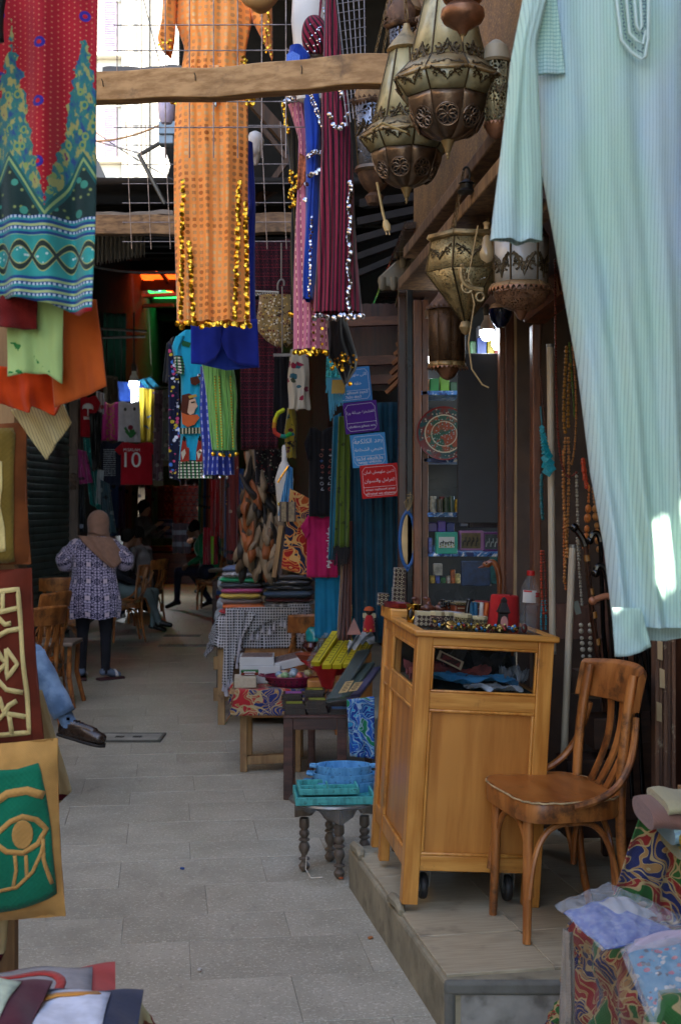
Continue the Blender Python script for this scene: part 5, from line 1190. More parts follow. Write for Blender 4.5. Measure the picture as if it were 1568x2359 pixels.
garment('cup',M_blued,[(108,668,700),(125,661,712),(155,660,718)],5.52,bd,.004,6,5,.04,24,10)
m=MB();[m.tube([W(661+i*2.2,118+abs(i-6)*1.2,5.475),W(661+i*2.2+random.uniform(-1,1),156,5.475)],.0022,4)for i in range(14)];tag(m.build('bead_fringe',pm('blue beads','#3f5fae',.3,.3),bd),kind='stuff')
coins(bd,[(663+i*4.2,113+4*math.sin(i*1.4))for i in range(9)]+[q for t in range(20)for q in[(lerp(712,740,t/19)+2*math.sin(t),218+t*3.8),(lerp(717,744,t/19),216+t*3.6)]]+[(lerp(708,740,t/14),358-12*math.sin(t/14*2.4)+k*4)for t in range(15)for k in(0,1,2)],5.55,.0045,M_silc)
coins(bd,[(718,402),(728,398),(736,390),(706,424),(703,460),(712,405)],5.55,.0115,M_silc);coins(bd,[(lerp(718,712,t/26)+random.uniform(-2,2),500+t*7)for t in range(27)],5.55,.006,M_silc)
M_mst=fab('maroon black stripe',stripes('#200a14','#8d1f3c',.0185,.62),rough=.7)
md_=thing('maroon_dress','maroon and black striped dress with silver sequin slit, rightmost of the tight row','dress',W(780,720,5.45))
garment('body',M_mst,[(-60,748,770),(0,746,773),(120,744,784),(217,741,797),(333,743,812),(480,735,818),(588,729,823),(660,724,829),(720,720,834)],5.45,md_,.014,5,4,.05,50,60,hem=1)
coins(md_,[(lerp(806,804,t/34)+3*math.sin(t*.8),420+t*9)for t in range(35)],5.385,.0105,M_silc);coins(md_,[(724+i*7.4,728+random.uniform(-2,9))for i in range(16)],5.39,.0115,M_silc)
coins(md_,[(790-abs(i-9)*2.2+random.uniform(-4,4),140+i*9.5)for i in range(10)]+[(758+i*4.4,262+35*math.sin(i/10*3.1)+random.uniform(-5,5))for i in range(11)],5.37,.010,M_silc)
M_mann=pm('white mannequin','#c9c4bc',.45,var=.05,bump=0)
mn=thing('mannequin_torso','white mannequin torso wearing a maroon halter top above the blue dress','mannequin',W(720,150,5.62))
m=MB();c=W(716,60,5.62);m.lathe(c-V((0,0,.34)),[(.02,0),(.062,.02),(.068,.12),(.075,.25),(.085,.36),(.08,.45),(.045,.52),(.03,.56),(.03,.7)],20,sy=.62);m.ball(W(724,92,5.57),(.046,.05,.07),14,10);m.ball(W(690,130,5.57),(.05,.045,.055),14,10);m.build('torso',M_mann,mn)
M_hal=fab('maroon gathered cup',lambda s:s.mix((abs(((s.x*1.0+s.y*.8)*6).fr()-.5)<.22)*1.,'#7d1a34','#1c0a12'),coord='UV')
m=MB();m.grid(lambda a,t:W(724,88,5.57)+V((.052*math.cos(a*3.3-.1)*math.sin(.25+t*2.3)*1.,-.068*math.sin(.25+t*2.3)*(.55+.45*math.sin(a*3.14)),.095*math.cos(.25+t*2.3))),24,16);m.build('cup',M_hal,mn,solid=.004)
m=MB();[m.tube([W(735,45,5.52),W(745-i*3,-40,5.6)],.004,6)for i in range(2)];m.build('strap',M_hal,mn)
coins(mn,[(lerp(747,750,t/20)+k*4-2+4*math.sin(t/20*3),18+t*7)for t in range(20)for k in(0,1)]+[(705+random.uniform(0,38),52+random.uniform(0,70))for t in range(26)],5.485,.0035,M_silc)
m=MB();m.lathe(W(588,372,6.9),[(.012,-.02),(.02,.0),(.035,.05),(.048,.11),(.03,.15),(.01,.16)],16);m.ball(W(583,345,6.9),(.05,.045,.055),14,10)
tag(m.build('mannequin_shoulder',M_mann),'white mannequin shoulder showing right of the orange dress','mannequin')
# black skirt with gold chains, turquoise fringe
M_blk=fab('black silk','#0c0d12',rough=.5)
garment('black_skirt',M_blk,[(735,757,800),(790,756,812),(822,758,822),(850,778,822),(872,786,808),(884,790,800)],5.9,None,.02,2,5,.06,30,24);bk=tag(bpy.data.objects['black_skirt'],'black wrap skirt with gold coin chains hanging below the maroon dress','skirt')
coins(bk,[(lerp(758,792,i/16)+random.uniform(-3,3),828+random.uniform(-12,20))for i in range(30)]+[(788,812+i*6)for i in range(8)],5.8,.0055,M_goldc);coins(bk,[(789,850),(765,848),(806,884)],5.8,.011,M_goldc)
tf=thing('turquoise_fringe_top','turquoise sequin top with long fringe hanging under the black skirt','top',W(770,970,6.3))
M_ts=pm('turquoise sequin','#2f9aa5',.25,.5,var=.6,scale=90,bump=.8,coord='Object');M_tf=pm('turquoise fringe','#3f8fae',.8,var=.3)
sheet('sequin_panel',None,None,M_ts,[(752,822),(790,818)],[(750,888),(796,878)],6.3,.008,2,3,parent=tf,nu=16,nv=12)
m=MB()
for i in range(34):
 u=752+i*1.25;L=lerp(975,905,i/33)+random.uniform(-12,12)if i>3 else 905
 m.tube([W(u,870,6.27),W(u+random.uniform(-1,1),lerp(870,L,.5),6.27),W(u+random.uniform(-2,3)+(i/6 if i>15 else 0),L,6.28)],.0028,4)
tag(m.build('fringe',M_tf,tf),kind='stuff')
m=MB();[m.tube([W(766+i*1.5,875,6.24),W(764+i*1.6,906+random.uniform(-3,3),6.24)],.003,4)for i in range(19)];tag(m.build('gold_fringe',pm('gold fringe','#a58a3c',.6),tf),kind='stuff')
# ================================================================ LANTERNS
def pierced(name,c1,c2,sc_=26.,th=.1,metal=.6,rough=.5,hole=True,dirt='#2a2018'):
 s=Sh(name,rough,metal);n=s.noise(7,4);c=s.mix(n.ss(.3,.7),c1,c2);c=s.mix(s.noise(22,4).ss(.52,.7)*.6,c,dirt)
 e=s.voro(sc_,None,'DISTANCE_TO_EDGE');r=s.voro(sc_)
 if hole:s.put(s.b.inputs['Alpha'],1.-(e>th)*(s.noise(sc_*.5,1)>.36))
 s.bump(r,.3,.003);return s.done(c)
M_brass=pm('dusty brass','#9a8258',.5,.55,var=.35,scale=14,dirt='#4d4028',bump=.3);M_cop=pm('aged copper','#8a6046',.42,.7,var=.4,scale=12,dirt='#3d2b22',bump=.3)
M_steel=pm('browned steel','#75604d',.4,.75,var=.3,scale=10,dirt='#352a20',bump=.2);M_edge=pm('dark brass edge','#4a3c24',.5,.6,bump=.1)
M_lglass=pm('frosted yellowish glass','#a99d74',.3,0,var=.2,scale=10,dirt='#5d5638',bump=.1);M_lglass2=pm('frosted grey green glass','#9a9474',.3,0,var=.25,scale=10,dirt='#56523a',bump=.1)
M_pier=pierced('pierced brass','#94805a','#b5a070',110.,.16);M_pierc=pierced('pierced copper','#7d5a42','#a07a5a',130.,.16);M_pierg=pierced('pierced dull gold','#8a764c','#b5a070',120.,.2)
M_chain=pm('chain brass','#6a5230',.5,.7,bump=0)
def chain(lb,a,b,r=.006,n=None,grp=None):
 a,b=V(a),V(b);L=(b-a).length;n=n or max(4,int(L/(r*2.6)));m=MB();dr=(b-a).normalized();px=dr.orthogonal().normalized();py=dr.cross(px)
 for i in range(n):
  c=a.lerp(b,(i+.5)/n);x=px if i%2 else py;h=L/n*.72
  m.tube([c+dr*h*math.cos(k/8*6.283)+x*r*.6*math.sin(k/8*6.283)for k in range(8)],r*.22,4,closed=True)
 return tag(m.build('chain',M_chain),lb,'chain',grp)
def lantern(lb,u,v,d,tiers,n=8,k=None,ph=.2,tilt=0,name='hanging_lantern'):
 """tiers from the tip upward: (part, material, [(r px, h px)...], edges?, medallions?)"""
 k=k or d/F;o=W(u,v,d);t=thing(name,lb,'lantern',o);M=rot(x=tilt)
 for part,mat,prof,edge,med in tiers:
  if edge=='smooth':
   m=MB();m.lathe(o,[(r*k,h*k)for r,h in prof],24,M);m.build(part,mat,t,ang=35);continue
  for i in range(n):
   a0,a1=ph+i*6.28319/n,ph+(i+1)*6.28319/n
   m=MB();P=lambda r,h,a:o+M@V((r*k*math.cos(a),r*k*math.sin(a),h*k))
   m.grid(lambda a,q:(lambda r,h:P(r,h,a0).lerp(P(r,h,a1),.02+.96*a))(*pline_r(prof,q)),2,max(1,len(prof)*2-2));m.build(part,mat,t,solid=.0025,ang=60)
   if med:
    r,h=pline_r(prof,med[0]);r2,h2=pline_r(prof,med[0]+.12);c=P(r,h,a0).lerp(P(r,h,a1),.5);up=(P(r2,h2,a0).lerp(P(r2,h2,a1),.5)-c).normalized();sd=(P(r,h,a1)-P(r,h,a0)).normalized();nr=sd.cross(up).normalized()
    if nr.dot(c-o-V((0,0,h*k)))<0:nr=-nr
    R_=med[1]*k;m=MB()
    if med[2]=='rose':
     m.prism([c+nr*.001+(sd*math.cos(g/20*6.283)+up*math.sin(g/20*6.283))*R_ for g in range(20)],nr,.0015);m.build('rosette_hole',pm_hole,t,smooth=False);m=MB()
     for g in range(8):
      cc=c+nr*.005+(sd*math.cos(g/8*6.283)+up*math.sin(g/8*6.283))*R_*.52
      m.tube([cc+(sd*math.cos(z/10*6.283)+up*math.sin(z/10*6.283))*R_*.42 for z in range(10)],R_*.055,4,closed=True)
     m.tube([c+nr*.005+(sd*math.cos(z/22*6.283)+up*math.sin(z/22*6.283))*R_ for z in range(22)],R_*.07,5,closed=True);m.ball(c+nr*.004,R_*.17,8,5);m.build('rosette',M_steel,t)
    else:
     W_=(P(r,h,a1)-P(r,h,a0)).length*.42
     for sg in(1,-1):
      for(x0,y0,rr)in((.9,.75,.22),(.55,.62,.2),(.25,.35,.2),(.75,.3,.16)):
       cc=c+nr*.004+sd*W_*x0*sg+up*R_*(y0-.1)*med[3]
       m.tube([cc+(sd*math.cos(z/9*6.283)*sg+up*math.sin(z/9*6.283)*med[3])*R_*rr for z in range(8)],R_*.06,4)
     m.tube([c+nr*.004+sd*W_*x0+up*R_*y0*med[3]for x0,y0 in((-1,.95),(-.5,.5),(-.2,.15),(0,-.25),(.2,.15),(.5,.5),(1,.95))],R_*.07,5);m.build('filigree',M_edge,t)
   if edge:
    m=MB();m.tube([P(r+.6,h,a0)for r,h in prof],edge*k,5);m.build('edge_rib',M_edge if edge>1.4 else mat,t)
 return t
def pline_r(prof,q):
 x=q*(len(prof)-1);i=min(len(prof)-2,int(x));f=x-i;return lerp(prof[i][0],prof[i+1][0],f),lerp(prof[i][1],prof[i+1][1],f)
pm_hole=pm('dark lantern inside','#120d09',.9,bump=0)
BIG=[('finial',M_brass,[(1,0),(4,4),(2.5,7),(5,11),(4,15),(7,20),(11,32),(17,46)],'smooth',None),('bowl_panel',M_steel,[(16,45),(38,52),(64,68),(84,92),(95,118),(99,138)],.9,(.56,26,'rose')),('glass_panel',M_lglass2,[(101,140),(128,176)],2.0,(.62,26,'fil',1)),('rim',M_brass,[(129,176),(132,180),(129,185)],1.2,None),('roof_panel',M_brass,[(128,185),(94,222)],1.8,(.35,14,'fil',-1)),('tower_panel',M_lglass,[(93,224),(46,420)],2.2,(.12,40,'fil',-1)),('crown',M_brass,[(48,420),(56,426),(40,450),(14,480),(8,500)],'smooth',None)]
lantern('largest brass lantern with octagonal glass tower, hanging in front of the others',1031,368,4.25,BIG,k=4.25/F*.98,ph=.3)
lantern('second brass lantern, lower and left of the largest one',936,470,4.7,[(p,m_,[(r*.83,h*.83)for r,h in pr],e,(md[0],md[1]*.83)+tuple(md[2:])if md else None)for p,m_,pr,e,md in BIG],ph=.12)
M_rustt=pm('rusty tin','#5d4433',.7,.4,var=.5,scale=14,dirt='#8d6a4a',bump=.5);M_silp=pierced('tarnished silver panel','#8b8c92','#a9a9b2',70.,.16,.6,.35)
def teeth(t,o,r,h,n,dz,mat):
 m=MB()
 for i in range(n):
  a=i/n*6.283;b=(i+.9)/n*6.283;c=(i+.45)/n*6.283
  m.add([o+V((r*math.cos(a),r*math.sin(a),h)),o+V((r*math.cos(b),r*math.sin(b),h)),o+V((r*1.03*math.cos(c),r*1.03*math.sin(c),h+dz))],[(0,1,2)])
 tag(m.build('scalloped_edge',mat,t,solid=.002,smooth=False),kind='stuff')
t=lantern('rusty six sided lantern with a toothed crown, leftmost beside the maroon dress',862,440,5.3,[('bowl',M_rustt,[(2,-34),(16,-30),(22,-14),(12,-4),(24,6),(34,22),(40,40)],'smooth',None),('base_ring',M_steel,[(42,40),(47,46),(44,54)],'smooth',None),('panel',M_silp,[(40,56),(50,190)],1.6,(.7,30,'fil',-1)),('crown',M_rustt,[(52,190),(58,200)],.8,None),('dome',pm('dusty cloth','#8d6f4c',.9,var=.3,scale=20,bump=.8),[(44,200),(46,222),(36,250),(20,270),(4,280)],'smooth',None)],6,ph=.4)
teeth(t,W(862,440,5.3),58*5.3/F,200*5.3/F,30,.012,M_rustt)
t=lantern('tall narrow copper lantern with silver face, between the largest lantern and the maroon dress',925,238,5.0,[('panel',M_silp,[(20,0),(30,168)],1.8,(.5,30,'fil',1)),('crown',M_rustt,[(34,170),(42,180)],.8,None),('dome',M_rustt,[(30,180),(32,215),(16,245),(3,262)],'smooth',None)],5,ph=.7)
teeth(t,W(925,238,5.0),42*5/F,180*5/F,24,.01,M_rustt)
lantern('small round copper pot lantern hanging at the top before the largest lantern',1065,90,3.9,[('finial',M_brass,[(1,-6),(3,0),(4,6),(9,10)],'smooth',None),('bowl',M_cop,[(8,9),(14,20),(26,27),(44,38),(51,52),(49,66),(38,76),(34,80),(44,88),(48,96),(30,110),(12,130)],'smooth',None)],8)
t=lantern('slender cream and copper lantern half hidden behind the gallabiya sleeve',1142,322,4.2,[('bowl',M_cop,[(2,0),(14,6),(24,22),(27,36)],'smooth',None),('panel',pierced('cream pierced tin','#8d8566','#a39a78',90.,.14),[(25,40),(30,175)],1.4,(.45,24,'fil',1)),('dome',pm('cream tin','#97876a',.6,.2,var=.2),[(30,176),(34,182),(30,196),(26,214),(10,228),(2,232)],'smooth',None)],6)
teeth(t,W(1142,322,4.2),28*4.2/F,38*4.2/F,20,-.012,M_cop)
t=lantern('faceted dull gold lantern shaped like a diamond with a pointed base',1072,772,4.7,[('tip_ball',M_brass,[(2,0),(10,6),(15,18),(11,30),(4,36)],'smooth',None),('cone_panel',M_pierg,[(6,30),(92,142)],2.0,None),('band_panel',M_pierg,[(92,144),(80,214)],2.0,(.4,26,'fil',1)),('rim',M_brass,[(82,214),(90,220),(86,229)],1.2,None)],6,ph=.1)
for a in(0,2.1,4.2):o=W(1072,540,4.7);chain('brass chain carrying the diamond shaped lantern, %s of its three'%{0:'right',2.1:'back',4.2:'left front'}[a],o+V((.1*math.cos(a),.1*math.sin(a),0)),o+V((.01*math.cos(a),.01,.24)),.008)
t=lantern('copper lantern with white glass panels and a scalloped rim, under the gallabiya sleeve',1199,738,4.35,[('finial',M_cop,[(1,0),(8,5),(16,22)],'smooth',None),('bowl',M_pierc,[(15,20),(40,30),(58,46),(64,62),(62,68)],'smooth',None),('rim',pm('dusty copper rim','#97754c',.6,.4,var=.3),[(74,72),(66,84)],.8,None),('glass_panel',pm('white lantern glass','#b5b1a8',.3,bump=0),[(60,86),(62,190)],2.4,(.2,44,'fil',1)),('roof',M_cop,[(66,190),(50,215),(12,250)],.8,None)],6,ph=.0)
teeth(t,W(1199,738,4.35),74*4.35/F,72*4.35/F,36,-.014,t.children[0].data.materials[0]if False else M_cop)
t=lantern('brown eight sided perforated lantern hanging before the lit show window',1030,876,5.2,[('bowl',M_cop,[(2,0),(10,3),(16,8),(24,20),(26,28)],'smooth',None),('rim',pm('scalloped brass rim','#8d7247',.5,.5),[(46,30),(42,42)],.8,None),('side_panel',pierced('perforated brown tin','#4a3420','#5f452c',170.,.24,.5,.5),[(43,42),(44,162)],1.2,None),('shoulder',M_rustt,[(48,162),(40,176),(24,196),(20,206),(8,216)],'smooth',None)],8)
teeth(t,W(1030,876,5.2),46*5.2/F,30*5.2/F,28,-.010,M_cop);teeth(t,W(1030,876,5.2),48*5.2/F,164*5.2/F,26,.012,M_rustt)
chain('thin chain carrying the perforated brown lantern',W(1030,662,5.2),W(1046,560,5.2),.007)
bj=thing('hanging_jar','small dark blue glazed jar lamp under the scalloped copper lantern','jar lamp',W(1152,756,5.2));k=5.2/F;o=W(1152,756,5.2)
m=MB();m.lathe(o,[(r*k,h*k)for r,h in((2,0),(10,2),(20,16),(27,34),(27,44))],20);m.build('bowl',pm('blue glaze','#141a36',.12,0,var=.6,scale=18,bump=0),bj)
m=MB();m.lathe(o,[(r*k,h*k)for r,h in((27,44),(22,54),(12,58),(9,64))],20);m.build('shoulder',pm('tan clay','#8a6a42',.5),bj)
m=MB();[m.tube([o+V((x*k,0,58*k)),o+V((x*.4*k,0,130*k))],.003,5)for x in(-8,8)];m.build('cord',M_cable,bj)
cv=thing('cream_vase','glossy cream ceramic vase lamp hanging beside the scalloped copper lantern','vase',W(1120,625,4.6));k=4.6/F;o=W(1120,625,4.6)
m=MB();m.lathe(o,[(r*k,h*k)for r,h in((3,0),(9,6),(8,14),(19,26),(21,40),(14,62),(7,84),(6,104),(9,112),(2,116))],22);m.build('vase',pm('cream glaze','#b39a72',.2,0,var=.12,bump=0),cv)
# brass scroll bracket and other small ironmongery
m=MB();d=4.5
m.tube([W(1075+14*math.cos(a)*(1-a/20),660+16*math.sin(a)*(1-a/20),d)for a in[i*.5 for i in range(16)]],.005,6)
m.tube(bez([W(1062,618,d),W(1058,660,d),W(1080,665,d),W(1112,668,d)],16),.009,7);m.tube([W(1105+9*math.cos(a),684+10*math.sin(a),d)for a in[i*.5 for i in range(14)]],.005,6)
for i in range(9):m.ball(W(1064+i*1.2+3*(i%2),612+i*7,d),.008,7,5)
tag(m.build('scroll_bracket',M_brass),'ornate brass scroll bracket in front of the diamond shaped lantern','bracket')
m=MB();d=4.5;m.lathe(W(1074,445,d),[(.03,0),(.033,.006),(.02,.016),(.022,.03),(.028,.034),(.004,.05)],16);m.tube(bez([W(1076,426,d),W(1088,405,d),W(1078,370,d),W(1066,392,d)],12),.004,6)
tag(m.build('ceiling_hook',pm('black iron','#15110e',.5,.4)),'black iron hook and rose cap above the diamond shaped lantern','hook')
pl=thing('plug_cable','cream lamp cord with a plug hanging below the second brass lantern','cord',W(890,540,4.9));d=4.8
m=MB();m.tube(bez([W(868,420,d),W(878,470,d),W(882,500,d),W(888,512,d)],12),.005,7);m.build('cord',pm('cream cord','#b59a66',.6,bump=0),pl)
m=MB();m.tube([W(887,508,d),W(890,520,d),W(893,532,d)],[.009,.015,.012],10);[m.tube([W(891+x,530,d),W(893+x,541,d)],.0025,5)for x in(-3,4)];m.build('plug',pm('cream plug','#c0a36e',.5,bump=0),pl)
cable('tan cord looping across the second brass lantern',[W(857,300,4.55),W(880,283,4.5),W(935,305,4.5),W(950,318,4.6)],.004,pm('tan cord','#9a8350',.8),'cord','cord')
cable('thin tan cord hanging past the diamond shaped lantern to its frayed end',[W(1100,520,4.5),W(1078,640,4.5),W(1092,700,4.5),W(1078,790,4.5),W(1086,850,4.5),W(1110,886,4.5),W(1125,893,4.5)],.0028,pm('tan cord thin','#a3875a',.8),'cord','cord')
for i,(a,b)in enumerate(((W(845,200,4.9),W(898,-20,4.9)),(W(872,185,5.),W(905,-20,5.)),(W(1112,5,4.8),W(1132,170,4.8)),(W(1085,560,4.9),W(1120,420,5.)),(W(1120,590,4.8),W(1105,500,4.8)))):chain(('long brass chain left of the tall narrow lantern','brass chain just beside the tall narrow copper lantern','fine chain hanging beside the terracotta board','slack brass chain from the fascia trim to the diamond shaped lantern','short brass chain beside the cream vase')[i],a,b,.0075)
chain('brass chain holding the second lantern',W(936,45,4.7),W(930,-40,4.7),.012);chain('brass chain holding the largest lantern',W(1031,-130,4.25),W(1031,-220,4.25),.012)
for k_,(u,v,r,lb)in enumerate(((940,30,30,'dusty tan clay lamp dome at the top, left of the largest lantern'),(905,45,22,'rusty pointed lamp cap hanging left of the dusty clay dome'))):
 m=MB();d=5.1;o=W(u,v,d);kk=d/F;m.lathe(o,[(r*kk,0),(r*1.1*kk,.01),(r*.9*kk,.04),(r*.5*kk,.08),(4*kk,.13)],18);tag(m.build('lamp_dome',M_rustt if k_ else pm('tan clay dome','#7d6142',.9,var=.4,bump=.7)),lb,'lamp dome')
 # ================================================================ PEOPLE
SKIN=pm('skin brown','#7d5540',.55,var=.1,bump=0)
def person(lb,o,yaw,J,top,legs,shoe,hair=None,sc_=1.,vox=.014,extra=None,skin=SKIN,sock=None,hairstyle='short',build=1.):
 t=thing('person',lb,'person',o);J={k:V(v)for k,v in J.items()};S=[]
 def cap(a,b,ra,rb,mt):S.append((J[a]if isinstance(a,str)else V(a),J[b]if isinstance(b,str)else V(b),ra,rb,mt))
 bd=build
 cap('pelvis','waist',.125*bd,.12*bd,0);cap('waist','chest',.12*bd,.135*bd,0)
 mid=(J['shL']+J['shR'])/2;cap('chest',mid,.13*bd,.085,0);cap('shL','shR',.062,.062,0);cap(mid,'neck',.06,.05,2);cap('neck','head',.05,.06,2)
 hl,hr=J['hipL'],J['hipR'];cap('hipL','hipR',.11*bd,.11*bd,1)
 for q in 'LR':
  cap('hip'+q,'knee'+q,.088*bd,.06,1);cap('knee'+q,'ank'+q,.056,.042,1);cap('ank'+q,'toe'+q,.042,.034,3)
  hz=(J['ank'+q]-J['toe'+q]).normalized()*.05;cap(J['ank'+q]+hz*.6-V((0,0,.02)),'ank'+q,.036,.036,3)
  if sock:cap(J['ank'+q].lerp(J['knee'+q],.05),J['ank'+q].lerp(J['knee'+q],.22),.040,.040,4)
  cap('sh'+q,'el'+q,.055,.044,0);cap('el'+q,'wr'+q,.044,.032,0);d=(J['wr'+q]-J['el'+q]).normalized();w_=J['wr'+q]
  cap(w_,w_+d*.07,.028,.03,2);sd=d.orthogonal().normalized()
  for i,L in enumerate((.055,.068,.064,.05)):b=w_+d*.075+sd*(.018*(i-1.5));cap(b,b+d*L+d.cross(sd)*-.02,.0105,.009,2)
  cap(w_+d*.03,w_+d*.07+sd*.045,.012,.0095,2)
 hd=J['head'];f=V(J.get('face',(1,0,0))).normalized();up=V((0,0,1));lf=up.cross(f).normalized()
 m=MB()
 for a,b,ra,rb,mt in S:
  n=10;m.tube([a,b],[ra,rb],n);m.ball(a,ra,n,7);m.ball(b,rb,n,7)
 m.ball(hd+f*.01,(.078,.078,.105),14,10,Matrix((f,lf,up)).transposed());m.ball(hd+f*.04-up*.06,.05,10,8)
 m.tube([hd+f*.085+up*.02,hd+f*.105-up*.018],[.010,.016],7);m.ball(hd+f*.1-up*.018,.015,7,5)
 for s_ in(1,-1):m.ball(hd+lf*s_*.078-up*.005,(.016,.012,.026),8,6)
 m.ball(hd+f*.086-up*.052,(.01,.02,.007),8,5)
 ob=m.build('body',SKIN,None,org=(0,0,0));md=ob.modifiers.new('r','REMESH');md.mode='VOXEL';md.voxel_size=vox;md.use_smooth_shade=True
 m2=ob.modifiers.new('s','SMOOTH');m2.iterations=4;m2.factor=.5
 dg=bpy.context.evaluated_depsgraph_get();me=bpy.data.meshes.new_from_object(ob.evaluated_get(dg));ob.modifiers.clear();ob.data=me;me.name='body'
 me.materials.clear()
 for q in(top,legs,skin,shoe,sock or shoe):me.materials.append(q)
 n=len(me.polygons);c=np.empty(n*3);me.polygons.foreach_get('center',c);c=c.reshape(-1,3);best=np.full(n,1e9);idx=np.full(n,2)
 segs=S+[(hd-up*.02,hd+up*.05,.1,.1,2)]
 for a,b,ra,rb,mt in segs:
  a_,b_=np.array(a),np.array(b);ab=b_-a_;q=np.clip(((c-a_)@ab)/(ab@ab+1e-12),0,1);ds=np.linalg.norm(c-(a_+q[:,None]*ab),axis=1)-(ra+(rb-ra)*q)*(1.0)
  k=ds<best;best[k]=ds[k];idx[k]=mt
 me.polygons.foreach_set('material_index',idx.astype(np.int32));me.polygons.foreach_set('use_smooth',[True]*n);me.update()
 ob.parent=t;ob.location=(0,0,0)
 M3=Matrix((f,lf,up)).transposed()
 for s_ in(1,-1):
  m=MB();m.ball(hd+f*.083+lf*s_*.03+up*.018,(.008,.013,.008),8,5,M3);e=m.build('eye',pm_eye,None,org=(0,0,0));e.parent=t
 if hair:
  m=MB();rr=random.Random(5)
  def hp(a,b):
   th,ph=a*6.2832,b*(1.95 if hairstyle=='short' else 2.3);r=1+.035*math.sin(th*9+b*20)
   front=math.cos(th);cut=1-.42*max(0,front)**1.2;ph*=cut
   return hd+M3@V((.09*r*math.sin(ph)*math.cos(th)-.004,.09*r*math.sin(ph)*math.sin(th),.118*r*math.cos(ph)))
  m.grid(hp,24,10,cu=True);e=m.build('hair',hair,None,org=(0,0,0),solid=.012);e.parent=t
 t.rotation_euler=(0,0,R(yaw));t.scale=(sc_,sc_,sc_)
 if extra:extra(t,J)
 return t
pm_eye=pm('eye dark','#1a120e',.2,bump=0);HAIR=pm('black hair','#15100d',.85,spec=.15,var=.5,scale=40,bump=.6,bscale=120)
def part_local(m,name,mat,t,**k):e=m.build(name,mat,None,org=(0,0,0),**k);e.parent=t;return e
STAND=dict(pelvis=(0,0,.92),waist=(0,0,1.05),chest=(0,0,1.22),neck=(.0,0,1.40),head=(.02,0,1.53),shL=(0,.175,1.34),shR=(0,-.175,1.34),hipL=(0,.09,.88),hipR=(0,-.09,.88),kneeL=(.02,.1,.49),kneeR=(.02,-.1,.49),ankL=(0,.1,.08),ankR=(0,-.1,.08),toeL=(.14,.11,.035),toeR=(.14,-.11,.035),elL=(-.02,.23,1.08),elR=(-.02,-.23,1.08),wrL=(.18,.2,.98),wrR=(.18,-.2,.98))
SIT=dict(pelvis=(0,0,.55),waist=(.01,0,.68),chest=(.05,0,.88),neck=(.1,0,1.06),head=(.16,0,1.19),shL=(.07,.175,1.0),shR=(.07,-.175,1.0),hipL=(.02,.1,.53),hipR=(.02,-.1,.53),kneeL=(.44,.13,.51),kneeR=(.44,-.12,.51),ankL=(.42,.13,.09),ankR=(.46,-.13,.09),toeL=(.56,.15,.035),toeR=(.60,-.15,.035),elL=(.06,.25,.75),elR=(.06,-.25,.75),wrL=(.26,.14,.64),wrR=(.26,-.14,.64))
J=lambda base,**k:{**base,**k}
DK=pm('dark trousers','#12131c',.85,bscale=40,bump=.4);BLKSH=pm('black shoe','#17130f',.35,bump=0)
